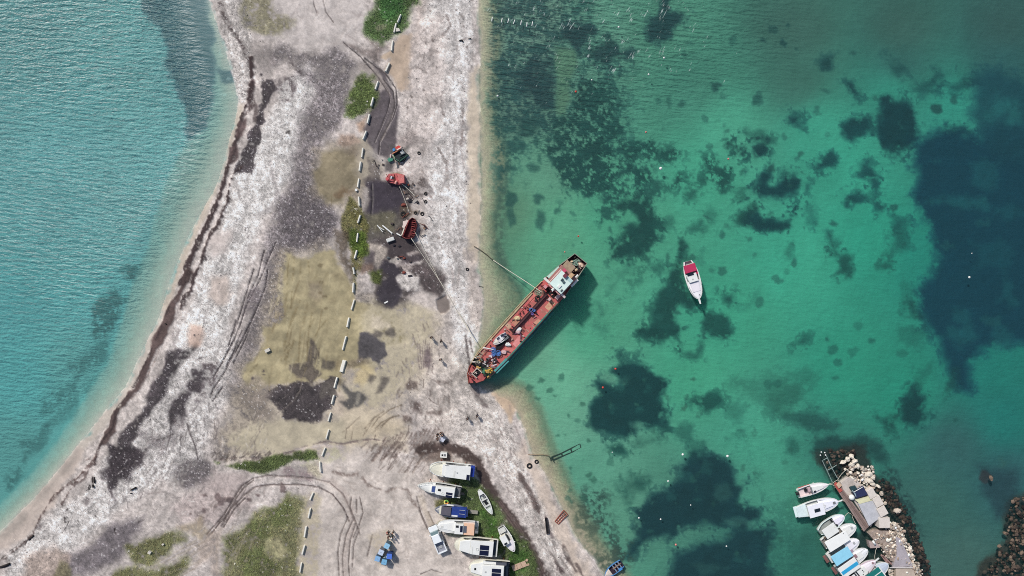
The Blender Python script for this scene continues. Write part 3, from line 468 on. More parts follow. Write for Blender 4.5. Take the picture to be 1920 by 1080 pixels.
for pts in ([(520, 0), (440, 130)], [(640, 0), (500, 110)], [(420, 0), (300, 110)], [(330, 80), (320, 150)], [(370, 80), (360, 150)]): stroke(E4(pts), (126, 113, 100), 1.9, .75, 1, 1.5, brk=.25, dz=-.03)
stroke([(410, 862), (440, 856), (500, 858), (548, 846), (580, 834), (602, 828), (613, 827), (645, 831), (672, 826), (700, 822), (720, 826)], (118, 104, 104), 2.4, .8, 1.2, 3, brk=.15, dz=-.08)
stroke([(560, 842), (600, 834), (640, 837)], (210, 198, 196), 5, .7, 2, 3)
stroke([(627, 883), (650, 890), (671, 886), (682, 896), (693, 908), (727, 920), (738, 913), (765, 916), (771, 935), (782, 946), (790, 952)], (126, 112, 107), 5, .85, 2.5, 6, brk=.3, dz=-.05)
blob(752, 935, 14, 12, (206, 196, 190), .6, 5, 4)
paint([(536, 872), (560, 878), (596, 866), (600, 886), (580, 895), (540, 892), (530, 884)], (128, 112, 116), .75, 5, 6, brk=.35, sp=.3)
# wrack blobs
for x, y, rx, ry in ((480, 390, 26, 16), (590, 412, 20, 30), (640, 430, 30, 8), (700, 435, 26, 8), (930, 388, 40, 20), (860, 432, 26, 18), (990, 372, 26, 14), (1045, 402, 30, 12), (1130, 330, 20, 44), (360, 545, 24, 24), (470, 520, 12, 14), (570, 485, 14, 10), (740, 470, 16, 12), (610, 460, 14, 10), (300, 600, 16, 10)):
    blob(280 + x / 4.5, 840 + y / 4.5, rx / 4.5, ry / 4.5, (112, 98, 98), .88, 1.6, 4, dz=.04)
for pts in ([(120, 740), (60, 800)], [(340, 470), (420, 560)], [(400, 480), (500, 560)], [(440, 440), (520, 540)], [(400, 600), (420, 560), (480, 580)], [(30, 340), (100, 240)], [(0, 380), (150, 360)], [(20, 120), (120, 100)]): stroke(B7(pts), (118, 106, 106), 1.6, .6, 1, 2, brk=.25)
for i in range(46):   # brushed pebble swirls on the lower beach
    a0 = random.uniform(0, 1); x0 = random.uniform(230, 420); y0 = random.uniform(800, 930); th = R(random.gauss(60 + (x0 - 320) * .3, 20)); l_ = random.uniform(5, 15)
    stroke([(x0, y0), (x0 + l_ * math.cos(th), y0 + l_ * math.sin(th))], (130, 121, 122), 1.6, .65, 1, 2, brk=.3)
for i in range(26):
    x0 = random.uniform(400, 500); y0 = random.uniform(790, 862); l_ = random.uniform(4, 11)
    stroke([(x0, y0), (x0 - l_ * .4, y0 + l_)], (132, 120, 116), 1.5, .6, 1, 2, brk=.3)
for i in range(30):
    x0 = random.uniform(405, 500); y0 = random.uniform(848, 864); l_ = random.uniform(5, 10)
    stroke([(x0 + l_ * .5, y0 - l_ * .5), (x0 - l_ * .4, y0 + l_ * .5)], (100, 90, 86), 1.6, .7, 1, 2, brk=.25)
# ----- wrack lines along the western beach
WK = (66, 54, 55)
stroke([(414, 4), (420, 30), (430, 50), (440, 62), (452, 80), (462, 104), (470, 120), (474, 142)], (74, 66, 66), 11, .92, 2.5, 8, brk=.44, wd1=8)
stroke([(472, 110), (474, 150), (470, 180), (456, 215), (450, 232), (444, 262), (436, 290), (428, 316), (420, 345), (414, 366), (400, 398), (390, 420), (376, 446), (364, 472), (352, 500), (342, 530)], WK, 6, .95, 2, 6, wd1=10, brk=.1, sp=.12, pb=0, dz=.14)
paint(zm(380, 220, 4.5, [(300, 60), (370, 0), (390, 20), (350, 130), (310, 220), (300, 340), (250, 380), (215, 370), (230, 260), (280, 220)]), (96, 80, 80), .9, 3, 5, sp=.16, brk=.1)
stroke(A([(345, 680), (300, 780), (330, 880), (280, 960)]), WK, 10, .85, 3, 6, brk=.25)
stroke([(482, 200), (478, 225)], WK, 5, .6, 3, 4)
stroke([(458, 314), (444, 320), (434, 338), (430, 356), (428, 378), (422, 392), (408, 424), (396, 440), (386, 466), (378, 492), (366, 520), (360, 545), (346, 558), (340, 580)], WK, 5, .92, 2, 6, wd1=7, brk=.14, sp=.12, pb=0, dz=.12)
paint([(342, 530), (352, 505), (362, 512), (350, 540), (336, 566), (326, 592), (310, 628), (300, 650), (294, 664), (282, 690), (272, 715), (262, 732), (250, 744), (236, 762), (222, 776), (214, 808), (204, 822), (192, 836), (184, 856), (178, 862), (186, 834), (206, 800), (214, 770), (232, 750), (240, 735), (252, 728), (264, 696), (282, 655), (304, 604), (322, 562)], (84, 70, 69), .95, 2.5, 5, sp=.14, pb=0, dz=.12)
stroke([(318, 575), (300, 620), (278, 672), (262, 706), (246, 734), (228, 756), (218, 770), (214, 800), (196, 822), (184, 846), (180, 870)], (64, 53, 54), 3, .85, 1.2, 4, brk=.2, dz=.05)
stroke([(300, 655), (286, 690), (268, 722), (248, 748)], (134, 114, 108), 2, .7, 1, 3, brk=.3)
for pts, wd in (([(186, 845), (176, 866), (164, 880), (150, 892), (138, 908)], 2.6), ([(180, 866), (170, 876), (160, 896), (152, 902)], 3.2), ([(164, 886), (146, 900), (138, 906)], 2.2), ([(168, 860), (164, 862)], 3), ([(115, 920), (104, 926), (101, 934)], 2)):
    stroke(pts, (112, 96, 94), wd, .85, 1.2, 4, brk=.2, dz=.05)
for pts, wd in (([(176, 894), (177, 906)], 3), ([(171, 908), (168, 917)], 1.8), ([(125, 957), (128, 968)], 0.1), ([(124, 968), (125, 978)], 2.5), ([(132, 977), (124, 992)], 1.2), ([(64, 1004), (54, 1012), (50, 1020)], 2.6), ([(60, 1006), (48, 1014)], 2), ([(0, 1064), (18, 1058)], 4.5), ([(2, 1050), (20, 1032), (34, 1024)], 1.3), ([(262, 978), (274, 972)], 1.6), ([(218, 990), (220, 1000)], 2.4), ([(126, 957), (129, 953)], 2)):
    stroke(pts, (58, 51, 52), wd, .92, .8, 1.5)
stroke([(328, 562), (336, 578), (330, 600), (338, 620), (330, 640)], (120, 110, 112), 5, .7, 3, 6, brk=.45)
stroke([(330, 598), (326, 630), (330, 655)], (110, 102, 104), 4, .6, 2, 6, brk=.45)
for pts, wd in (([(184, 856), (166, 874), (148, 896), (128, 908), (110, 924), (98, 936)], 3.2), ([(98, 936), (78, 968), (64, 1000), (48, 1016), (30, 1030), (12, 1046), (-20, 1064)], 2.4), ([(150, 900), (132, 920), (118, 944)], 1.8)):
    stroke(pts, (96, 80, 78), wd, .85, 1.2, 5, brk=.16, dz=.05)
# E beach debris lines
for pts, wd in (([(826, 168), (832, 176), (826, 182)], 3), ([(828, 195), (830, 215), (846, 232)], 3), ([(868, 205), (869, 240), (866, 260), (862, 270)], 5), ([(823, 280), (830, 292), (834, 300), (838, 308), (838, 345), (842, 358)], 6), ([(864, 245), (869, 262), (866, 272)], 7), ([(838, 30), (846, 50), (832, 66)], 6), ([(862, 24), (868, 34)], 3), ([(806, 96), (812, 100), (806, 108)], 3), ([(783, 128), (800, 138)], 4), ([(770, 132), (776, 128)], 2.6), ([(850, 160), (850, 180)], 2), ([(795, 110), (800, 80)], 2), ([(848, 470), (856, 490)], 2.5), ([(890, 465), (896, 472)], 1.4), ([(864, 76), (873, 74)], 4), ([(798, 80), (799, 84)], 3.5)):
    stroke(pts, (122, 112, 110), wd, .75, 1.6, 5, brk=.35, sp=.3)
for i in range(60):
    x0, y0 = random.uniform(760, 880), random.uniform(20, 560)
    if poly_sd([(750, 0), (885, 0), (880, 520), (790, 480), (745, 280)], (slice(np.searchsorted(gv, y0), np.searchsorted(gv, y0) + 1), slice(np.searchsorted(gu, x0), np.searchsorted(gu, x0) + 1)))[0, 0] > 4:
        blob(x0, y0, random.uniform(.8, 2.6), random.uniform(.7, 1.6), (116, 106, 104), .8, 1, 2, ang=random.uniform(0, 180))
for i in range(70):   # dark crumbs over the western bank
    x0, y0 = random.uniform(300, 520), random.uniform(330, 900)
    if x0 + y0 * .42 < 545: continue
    blob(x0, y0, random.uniform(.8, 2.4), random.uniform(.7, 1.3), (86, 78, 80), .8, 1, 2, ang=random.uniform(0, 180))
blob(542, 249, 5, 4, (84, 80, 80), .9, 1.2, 2)
# ----- vehicle tracks (a dark groove with a pale shoulder)
def track(pts, wd=2.0, a=.75, c=(112, 102, 102), brk=.15, shoulder=True):
    c = tuple(q * .80 for q in c); wd = wd * 1.2; a = min(1, a * 1.2)
    stroke(pts, c, wd, a, .9, 1.2, brk=brk, dz=-.09)
    if shoulder: stroke([(x + wd * .8, y + wd * .2) for x, y in pts], (214, 206, 204), 1.3, a * .55, .8, 1.2, brk=brk + .1, dz=.03)
for pts in ([(518, 456), (504, 489), (487, 529), (464, 573), (451, 613), (438, 645), (418, 680)], [(504, 507), (500, 538), (482, 582), (460, 640), (440, 680)], [(497, 470), (486, 516), (466, 560)], [(478, 505), (468, 535), (452, 590), (440, 625)], [(438, 640), (416, 684), (402, 707)], [(449, 647), (424, 696), (402, 729), (396, 744)], [(420, 724), (408, 742), (402, 750)], [(445, 600), (430, 650)], [(456, 620), (436, 668), (426, 686)], [(478, 590), (460, 628), (444, 660)]):
    track(pts, 2.3, .85, (92, 84, 88))
paint([(462, 548), (490, 525), (486, 560), (466, 600), (456, 590)], (104, 96, 100), .7, 6, 6, sp=.3, brk=.3)
for pts in ([(390, 1000), (422, 964), (440, 933), (456, 909), (476, 896), (502, 890), (547, 892), (591, 896), (620, 903), (645, 925), (655, 945), (665, 975)], [(394, 1003), (426, 966), (444, 935), (460, 912), (478, 899)], [(418, 984), (436, 951), (458, 929), (480, 911), (516, 907), (569, 907), (600, 912), (625, 925), (645, 950), (656, 975)], [(400, 998), (414, 978)], [(422, 986), (440, 955), (462, 932)]):
    track(pts, 2.4, .85, (118, 104, 102))
stroke([(600, 893), (625, 902), (648, 925), (660, 952), (664, 985), (652, 1010), (646, 1040), (648, 1100)], (188, 174, 168), 12, .5, 4, 3)
for pts in ([(654, 968), (640, 1000), (635, 1030), (638, 1100)], [(662, 975), (650, 1003), (644, 1040), (646, 1100)], [(668, 980), (658, 1010), (655, 1050), (657, 1100)], [(675, 990), (664, 1020), (662, 1060)], [(660, 930), (658, 950), (668, 975), (676, 1000)], [(676, 930), (682, 960), (674, 985), (664, 1005)], [(670, 935), (670, 960)], [(787, 955), (797, 980), (803, 990)], [(804, 958), (816, 985)], [(782, 930), (790, 960), (802, 986)], [(790, 1074), (810, 1066), (830, 1072)], [(700, 1000), (690, 1040)]):
    track(pts, 1.9, .8, (134, 121, 117))
stroke([(790, 930), (798, 955), (812, 990)], (198, 184, 168), 10, .5, 3, 2)
for pts in ([(646, 82), (677, 108), (707, 142), (729, 170), (732, 190), (727, 212), (704, 267)], [(685, 111), (724, 139), (743, 167), (746, 195), (738, 222), (713, 267), (711, 290)], [(720, 150), (738, 172), (741, 200), (732, 230), (716, 262)], [(712, 150), (734, 182)]):
    track(pts, 1.9, .85, (74, 67, 70))
stroke([(700, 135), (724, 162), (738, 190), (734, 220), (716, 262)], (146, 136, 134), 6, .55, 2.5, 2)
for pts in ([(607, -20), (608, 8), (613, 25), (627, 44)], [(589, -20), (590, 10), (596, 26)]): track(pts, 1.6, .75, (118, 108, 108))
track([(698, 345), (699, 375), (697, 405)], 2, .8, (50, 46, 52)); stroke([(700, 345), (701, 375), (699, 400)], (126, 120, 120), 1.4, .7, .8, 1)
stroke(B5([(760, 330), (740, 410), (690, 490), (620, 555), (540, 605)]), (132, 122, 116), 1.6, .8, .9, 1.2); stroke(B5([(750, 330), (725, 410), (670, 480), (600, 550)]), (58, 52, 54), 1.6, .7, .9, 1.2)
stroke(B5([(700, 370), (640, 440), (560, 520)]), (126, 116, 112), 1.4, .5, 1, 1.5, brk=.2); stroke(B5([(900, 60), (890, 180), (860, 260)]), (74, 66, 62), 1.4, .7, 1, 1.5)
for pts in ([(440, 1), (430, 60), (380, 120), (330, 240)], [(430, 50), (380, 110), (330, 230)], [(260, 510), (200, 740), (150, 960)]): stroke(B3(pts), (150, 140, 140), 1.0, .5, .8, 1, brk=.2)
for p in ([(870, 910), (900, 1000)], [(840, 1040), (960, 900)], [(720, 1080), (640, 1010)]): pass
for pts in ([(830, 1010), (900, 860), (930, 800)], [(850, 1080), (880, 980)], [(610, 220), (560, 260)]): stroke(A(pts), (104, 97, 99), 3.0, .7, 1.4, 2, brk=.2)
# ----- raked and washed streaks
def streaks(pts, n_, ang, spread, l0, l1, cols, wd=(1.2, 2.2), a=(.35, .75), centre=None, bend=0.0):
    xs = [q_[0] for q_ in pts]; ys = [q_[1] for q_ in pts]; k_ = 0
    while k_ < n_:
        x0, y0 = random.uniform(min(xs), max(xs)), random.uniform(min(ys), max(ys)); ins = False
        for i_ in range(len(pts)):
            a_, b_ = pts[i_], pts[(i_ + 1) % len(pts)]
            if (a_[1] > y0) != (b_[1] > y0) and x0 < (b_[0] - a_[0]) * (y0 - a_[1]) / (b_[1] - a_[1]) + a_[0]: ins = not ins
        if not ins: continue
        k_ += 1
        th = math.atan2(y0 - centre[1], x0 - centre[0]) if centre else R(ang)
        th += R(random.gauss(0, spread)); l_ = random.uniform(l0, l1); bd = random.gauss(0, bend)
        mx_, my_ = x0 + l_ / 2 * math.cos(th), y0 + l_ / 2 * math.sin(th); th2 = th + bd
        stroke([(x0, y0), (mx_, my_), (mx_ + l_ / 2 * math.cos(th2), my_ + l_ / 2 * math.sin(th2))], random.choice(cols), random.uniform(*wd), random.uniform(*a), .9, 1.6, brk=.22, dz=random.choice((-.03, .03)))
DKS, LTS = (112, 104, 105), (220, 215, 212)
streaks([(300, 790), (400, 740), (425, 800), (420, 870), (330, 900), (250, 930), (230, 880)], 150, 0, 12, 6, 22, (DKS, DKS, LTS, (140, 132, 132)), centre=(400, 690))
streaks([(180, 930), (330, 850), (400, 890), (360, 960), (260, 970)], 90, 125, 35, 6, 18, (DKS, LTS, (136, 127, 128)), bend=.4)
streaks([(400, 770), (500, 770), (520, 860), (410, 862)], 80, 105, 16, 5, 16, ((120, 110, 106), (150, 140, 132), (214, 204, 196)))
streaks([(395, 846), (520, 852), (500, 866), (400, 866)], 50, -50, 15, 5, 13, ((84, 76, 72), (104, 94, 90)))
streaks([(690, 815), (800, 810), (812, 870), (740, 885), (690, 850)], 90, 125, 12, 8, 24, ((98, 85, 80), (116, 102, 96), (190, 176, 168)), wd=(1.4, 3))
streaks([(750, 640), (800, 600), (850, 640), (850, 800), (770, 810), (740, 740)], 110, 80, 28, 6, 22, ((120, 108, 104), (150, 138, 132), (214, 202, 196), (104, 92, 88)), bend=.3)
streaks([(380, 960), (440, 900), (500, 890), (500, 920), (440, 985), (400, 1030)], 60, 125, 14, 8, 24, ((132, 120, 118), (206, 194, 190), (146, 134, 130)))
streaks([(330, 1040), (420, 990), (440, 1010), (350, 1080)], 40, 148, 6, 14, 40, ((150, 138, 128), (194, 182, 170)))
streaks([(440, 1000), (510, 960), (540, 1000), (500, 1078), (430, 1078)], 60, 115, 16, 12, 34, ((188, 178, 154), (170, 160, 138), (104, 100, 74)), bend=.35)
streaks([(525, 500), (650, 500), (650, 700), (480, 710)], 70, 100, 8, 12, 50, ((140, 126, 98), (158, 145, 116), (196, 186, 156)), wd=(1.5, 4), a=(.3, .6))
streaks([(838, 20), (876, 10), (872, 540), (840, 540)], 90, 90, 10, 10, 46, ((180, 172, 170), (196, 190, 188), (222, 218, 216), (160, 150, 148)), wd=(1.5, 4), a=(.25, .6), bend=.2)
streaks([(760, 60), (836, 30), (836, 500), (800, 430), (752, 280)], 90, 80, 40, 4, 16, ((170, 158, 154), (186, 174, 168), (148, 136, 132)), wd=(1.2, 3), a=(.25, .6), bend=.5)
streaks([(480, 300), (600, 130), (560, 360), (440, 620), (340, 640)], 120, 110, 30, 5, 18, ((170, 164, 164), (150, 144, 145), (226, 222, 220)), wd=(1.2, 3), a=(.25, .6), bend=.4)
streaks([(890, 740), (950, 800), (1000, 940), (1080, 1070), (1040, 1075), (960, 930), (880, 820)], 110, 62, 14, 6, 30, ((150, 138, 134), (176, 164, 158), (120, 108, 106), (218, 210, 206)), wd=(1.2, 3), a=(.3, .65), bend=.25)
streaks([(620, 860), (760, 860), (840, 980), (850, 1075), (640, 1075)], 120, 60, 50, 6, 26, ((184, 172, 166), (222, 214, 209), (170, 158, 152)), wd=(1.5, 4), a=(.2, .5), bend=.5)
streaks([(500, 10), (690, 10), (680, 90), (560, 100)], 60, 70, 50, 6, 26, ((180, 171, 168), (216, 210, 208), (164, 154, 152)), wd=(1.5, 4), a=(.2, .5), bend=.5)
# ----- grass
paint([(700, -60), (770, -60), (782, 8), (771, 33), (765, 53), (752, 58), (735, 72), (718, 81), (696, 78), (687, 50), (693, 30), (705, 10)], (74, 100, 58), .92, 9, 9, sp=.2, gr=1, pb=0, brk=.12)
paint([(712, -40), (755, -40), (762, 20), (748, 42), (725, 40), (712, 30)], (62, 106, 60), .7, 9, 8, gr=1)
blob(715, 54, 8, 6, (146, 146, 128), .6, 3, 5)
paint([(663, 144), (679, 136), (699, 144), (702, 167), (707, 178), (702, 200), (682, 214), (668, 222), (649, 219), (652, 200), (662, 178)], (84, 102, 58), .93, 7, 8, sp=.2, gr=1, pb=0, brk=.12)
paint([(657, 372), (677, 392), (688, 423), (685, 476), (676, 500), (668, 540), (660, 520), (652, 490), (657, 462), (649, 434), (643, 410)], (96, 96, 58), .85, 5, 7, sp=.3, gr=.8, pb=0, brk=.15)
paint([(660, 430), (685, 440), (688, 478), (668, 482), (658, 460)], (74, 96, 42), .85, 5, 5, gr=1)
paint([(628, 430), (650, 440), (656, 480), (668, 500), (662, 530), (640, 490), (630, 465)], (92, 82, 74), .8, 6, 6, sp=.3, brk=.2)
paint([(693, 512), (716, 508), (718, 536), (698, 536)], (80, 94, 48), .85, 5, 6, sp=.2, gr=.9)
paint(B5([(20, 1000), (140, 1030), (400, 1000), (580, 960), (690, 940), (880, 920), (910, 990), (700, 1010), (560, 1060), (420, 1110), (280, 1080), (100, 1060)]), (76, 92, 54), .93, 4, 6, sp=.2, gr=1, pb=0)
paint([(455, -40), (500, -40), (520, 25), (552, 40), (548, 62), (500, 64), (470, 55), (455, 20)], (128, 124, 98), .75, 9, 8, sp=.3, gr=.4, brk=.25)
FLD = [(502, 951), (520, 940), (542, 933), (575, 924), (580, 940), (566, 978), (562, 1013), (560, 1110), (420, 1110), (416, 1031), (418, 1009), (436, 991), (471, 982), (482, 966)]
paint(FLD, (114, 117, 82), .88, 9, 10, sp=.2, gr=.7, pb=0, brk=.10)
for p in ([(503, 955), (540, 940), (552, 950), (546, 985), (524, 992), (506, 975)], [(462, 1030), (500, 1020), (524, 1050), (510, 1090), (462, 1110), (455, 1060)], [(418, 1005), (436, 996), (446, 1020), (424, 1032)], [(470, 985), (500, 980), (510, 1010), (480, 1010)]):
    paint(p, (92, 104, 66), .7, 9, 9, sp=.18, gr=.9, brk=.3)
paint([(500, 1010), (530, 1005), (545, 1040), (520, 1050), (500, 1030)], (180, 172, 140), .7, 7, 6, gr=.1, brk=.2)
for p in ([(291, 1004), (329, 991), (367, 1000), (353, 1018), (324, 1031), (291, 1053), (250, 1048), (242, 1024)], [(330, 1055), (354, 1036), (354, 1062), (326, 1085), (310, 1110), (190, 1110), (215, 1066), (270, 1066)]):
    paint(p, (104, 108, 72), .88, 9, 10, sp=.2, gr=.75, pb=0, brk=.10)
paint([(105, 1075), (118, 1050), (140, 1062), (140, 1100), (100, 1100)], (120, 116, 88), .7, 6, 6, gr=.4)
paint([(330, 985), (380, 965), (400, 1000), (380, 1012), (356, 1000)], (140, 126, 104), .6, 6, 6, brk=.3)
for pts in ([(440, 985), (420, 1010), (380, 1050), (310, 1075)], [(395, 1008), (330, 1042), (290, 1064)], [(385, 1003), (320, 1040), (285, 1060)], [(470, 990), (450, 1020), (430, 1050)], [(462, 1004), (446, 1040), (432, 1075)], [(476, 1010), (462, 1050)], [(410, 1000), (408, 1080)], [(445, 1040), (428, 1055), (430, 1080)], [(480, 1000), (500, 960)]):
    stroke(pts, (176, 164, 146), 2.0, .6, 1.1, 2, brk=.2, gr=.1)
paint([(392, 996), (420, 986), (416, 1040), (412, 1110), (398, 1110), (400, 1040), (370, 1060), (380, 1020)], (180, 166, 158), .75, 6, 6, gr=.05, brk=.1)
BG = [(835, 925), (850, 888), (872, 884), (900, 893), (914, 925), (935, 952), (960, 985), (985, 1020), (1006, 1064), (1016, 1110), (945, 1110), (938, 1040), (890, 1012), (840, 1008), (826, 988), (842, 968), (822, 952), (822, 936)]
paint(BG, (80, 100, 60), .93, 7, 9, sp=.22, gr=1, pb=0, brk=.1)
paint([(812, 935), (850, 925), (845, 950), (815, 950)], (104, 104, 66), .7, 4, 5, gr=.7)
for p in ([(905, 955), (930, 975), (940, 1010), (915, 1000)], [(960, 1020), (985, 1040), (980, 1062), (955, 1050)], [(935, 1050), (965, 1065), (960, 1100), (935, 1100)]): paint(p, (62, 100, 44), .7, 6, 6, gr=1)
paint([(566, 925), (600, 925), (600, 1110), (558, 1110), (562, 1000)], (176, 166, 140), .6, 6, 6, gr=.25, brk=.35)
for p in ([(600, 836), (650, 840), (640, 868), (606, 866)], [(555, 870), (600, 862), (600, 890)]): paint(p, (178, 176, 148), .6, 6, 6, gr=.25, brk=.35)
paint([(690, 1000), (728, 995), (740, 1030), (712, 1060), (700, 1030)], (176, 164, 142), .5, 8, 6, brk=.35, gr=.1)
paint(E2([(480, 590), (640, 590), (640, 690), (520, 700)]), (108, 104, 84), .6, 6, 6, gr=.3)
paint([(735, 325), (750, 322), (760, 332), (742, 334)], (140, 140, 110), .7, 3, 4, gr=.4)
# ----- speckle of the pebbles, blend land over sea floor, heights
C[:] = C * al[..., None] + keepC * (1 - al[..., None]); SP[:] = SP * al + keepSP * (1 - al)
GR *= al; PB *= al * (SD > 4)
spk = np.clip(NX * 1.25 + NF * 1.1 + NM * .25, -1, 1)
C *= (1 + np.where(land, SP * .85, SP * .75) * spk)[..., None]
spark = ((NX > np.where(GR > .08, .493, np.where(SP > .28, .445, .468))) & (NM + NF > 0) & (SP > .16) & (C.mean(-1) < 165) & land)[..., None]
C *= (1 + np.where(land, sstep(.06, .2, SP), 0) * (.17 * NF + .12 * NM + .16 * NB))[..., None]
BAND = fbm(SD / 8.0 + NM * 1.2, (V + .35 * U) / 46.0, 131, 3) - .5
C *= (1 + np.where(land, sstep(.08, .2, SP) * sstep(150, 60, SD), 0) * .32 * BAND)[..., None]
C *= np.where(land[..., None], np.array((.955, .945, .93), np.float32), 1)
C[:] = np.where(spark, C * .35 + np.array((214, 209, 208), np.float32) * .65, C)
C[:] = np.clip(C, 8, 236)
dist = SD * S
Zl = 0.55 * (1 - np.exp(-np.clip(dist, 0, None) / 4.5)) + np.clip(dist - 60, 0, None) * 0.01
Zs = -np.where(U < 640, 2.4, 1.7) * (1 - np.exp(np.clip(dist, None, 0) / 15.0)) - 0.02
Z += np.where(dist > 0, Zl, Zs)
Z += np.where(land, SP * NX * 0.16 + NF * 0.05 + NM * .10 + GR * NX * .12, NM * .12 + NF * .05)
Z[land] = np.maximum(Z[land], np.minimum(0.03 + dist[land] * .02, .3) - (Z[land] < -.2) * .5)

def zat(px, py):
    i = min(max(int(np.searchsorted(gu, px)), 0), NU - 1); j = min(max(int(np.searchsorted(gv, py)), 0), NV - 1)
    return float(Z[j, i])
def G(px, py, dz=0.0):
    """point on the ground under a photo point (low things)"""
    z = max(zat(px, py), -0.0) + dz
    return W(px, py, z)

# ------------------------------------------------------------------ materials
def new_mat(name):
    m = bpy.data.materials.new(name); m.use_nodes = True
    nt = m.node_tree; nt.nodes.clear()
    return m, nt, nt.nodes.new('ShaderNodeOutputMaterial')

def lin(c):
    c = np.asarray(c, np.float32) / 255.0
    return np.where(c <= 0.04045, c / 12.92, ((c + 0.055) / 1.055) ** 2.4)

KAL = np.array((0.92, 0.925, 0.90), np.float32)       # daylight colour -> surface albedo
def alb(c): return tuple(float(x) for x in np.clip(lin(c) * KAL, 0.004, 0.85))

MATS = {}
def mat(c, rough=0.6, dirt=0.25, scale=2.0, metal=0.0, spec=0.3, dirtc=None, bump=0.0):
    """painted / stone / wood surface with procedural stains and wear; c is the sRGB colour seen in daylight"""
    key = (tuple(c), rough, dirt, scale, metal, dirtc, bump)
    if key in MATS: return MATS[key]
    m, nt, out = new_mat('surface'); N = nt.nodes; Lk = nt.links
    p = N.new('ShaderNodeBsdfPrincipled'); tc = N.new('ShaderNodeTexCoord'); nz = N.new('ShaderNodeTexNoise'); nz2 = N.new('ShaderNodeTexNoise')
    nz.inputs['Scale'].default_value = scale; nz.inputs['Detail'].default_value = 6; nz.inputs['Roughness'].default_value = .65
    nz2.inputs['Scale'].default_value = scale * 9; nz2.inputs['Detail'].default_value = 3
    rp = N.new('ShaderNodeValToRGB'); rp.color_ramp.elements[0].position = .38; rp.color_ramp.elements[1].position = .68
    a = alb(c); d = alb(dirtc) if dirtc else tuple(x * .45 for x in a)
    mx = N.new('ShaderNodeMix'); mx.data_type = 'RGBA'
    mx.inputs[6].default_value = (*a, 1); mx.inputs[7].default_value = (*d, 1)
    mu = N.new('ShaderNodeMath'); mu.operation = 'MULTIPLY'; mu.inputs[1].default_value = dirt
    Lk.new(tc.outputs['Object'], nz.inputs['Vector']); Lk.new(tc.outputs['Object'], nz2.inputs['Vector'])
    ad = N.new('ShaderNodeMath'); ad.operation = 'MULTIPLY_ADD'; ad.inputs[1].default_value = .35; 
    Lk.new(nz2.outputs['Fac'], ad.inputs[0]); sb = N.new('ShaderNodeMath'); sb.operation = 'SUBTRACT'; sb.inputs[1].default_value = .175
    Lk.new(nz.outputs['Fac'], sb.inputs[0]); Lk.new(sb.outputs[0], ad.inputs[2])
    Lk.new(ad.outputs[0], rp.inputs['Fac']); Lk.new(rp.outputs['Color'], mu.inputs[0]); Lk.new(mu.outputs[0], mx.inputs['Factor'])
    Lk.new(mx.outputs[2], p.inputs['Base Color'])
    p.inputs['Roughness'].default_value = rough; p.inputs['Metallic'].default_value = metal; p.inputs['Specular IOR Level'].default_value = spec
    if bump:
        b = N.new('ShaderNodeBump'); b.inputs['Strength'].default_value = bump; b.inputs['Distance'].default_value = .05
        Lk.new(nz2.outputs['Fac'], b.inputs['Height']); Lk.new(b.outputs['Normal'], p.inputs['Normal'])
    Lk.new(p.outputs[0], out.inputs['Surface'])
    MATS[key] = m
    return m

def ground_material():
    m, nt, out = new_mat('ground_surface'); N = nt.nodes; Lk = nt.links
    p = N.new('ShaderNodeBsdfPrincipled'); at = N.new('ShaderNodeAttribute'); at.attribute_name = 'tone'
    a2 = N.new('ShaderNodeAttribute'); a2.attribute_name = 'grain'; a3 = N.new('ShaderNodeAttribute'); a3.attribute_name = 'wet'
    tc = N.new('ShaderNodeTexCoord')
    v = N.new('ShaderNodeTexVoronoi'); v.inputs['Scale'].default_value = 5.5; v.feature = 'F1'
    nz = N.new('ShaderNodeTexNoise'); nz.inputs['Scale'].default_value = 7.0; nz.inputs['Detail'].default_value = 4
    Lk.new(tc.outputs['Object'], v.inputs['Vector']); Lk.new(tc.outputs['Object'], nz.inputs['Vector'])
    # cell colour + noise -> factor around 1, scaled by the grain attribute
    sep = N.new('ShaderNodeSeparateColor'); Lk.new(v.outputs['Color'], sep.inputs[0])
    s1 = N.new('ShaderNodeMath'); s1.operation = 'ADD'; Lk.new(sep.outputs[0], s1.inputs[0]); Lk.new(nz.outputs['Fac'], s1.inputs[1])
    s2 = N.new('ShaderNodeMath'); s2.operation = 'SUBTRACT'; Lk.new(s1.outputs[0], s2.inputs[0]); s2.inputs[1].default_value = 1.0
    s3 = N.new('ShaderNodeMath'); s3.operation = 'MULTIPLY'; Lk.new(s2.outputs[0], s3.inputs[0]); Lk.new(a2.outputs['Fac'], s3.inputs[1])
    s4 = N.new('ShaderNodeMath'); s4.operation = 'MULTIPLY_ADD'; Lk.new(s3.outputs[0], s4.inputs[0]); s4.inputs[1].default_value = .55; s4.inputs[2].default_value = 1.0
    vm = N.new('ShaderNodeVectorMath'); vm.operation = 'SCALE'; Lk.new(at.outputs['Color'], vm.inputs[0]); Lk.new(s4.outputs[0], vm.inputs['Scale'])
    Lk.new(vm.outputs[0], p.inputs['Base Color'])
    mr = N.new('ShaderNodeMapRange'); Lk.new(a3.outputs['Fac'], mr.inputs[0]); mr.inputs[3].default_value = .95; mr.inputs[4].default_value = .18
    Lk.new(mr.outputs[0], p.inputs['Roughness']); p.inputs['Specular IOR Level'].default_value = .25
    b = N.new('ShaderNodeBump'); b.inputs['Distance'].default_value = .06
    mb = N.new('ShaderNodeMath'); mb.operation = 'MULTIPLY'; Lk.new(a2.outputs['Fac'], mb.inputs[0]); mb.inputs[1].default_value = 1.6
    Lk.new(mb.outputs[0], b.inputs['Strength']); Lk.new(s1.outputs[0], b.inputs['Height']); Lk.new(b.outputs['Normal'], p.inputs['Normal'])
    Lk.new(p.outputs[0], out.inputs['Surface'])
    return m

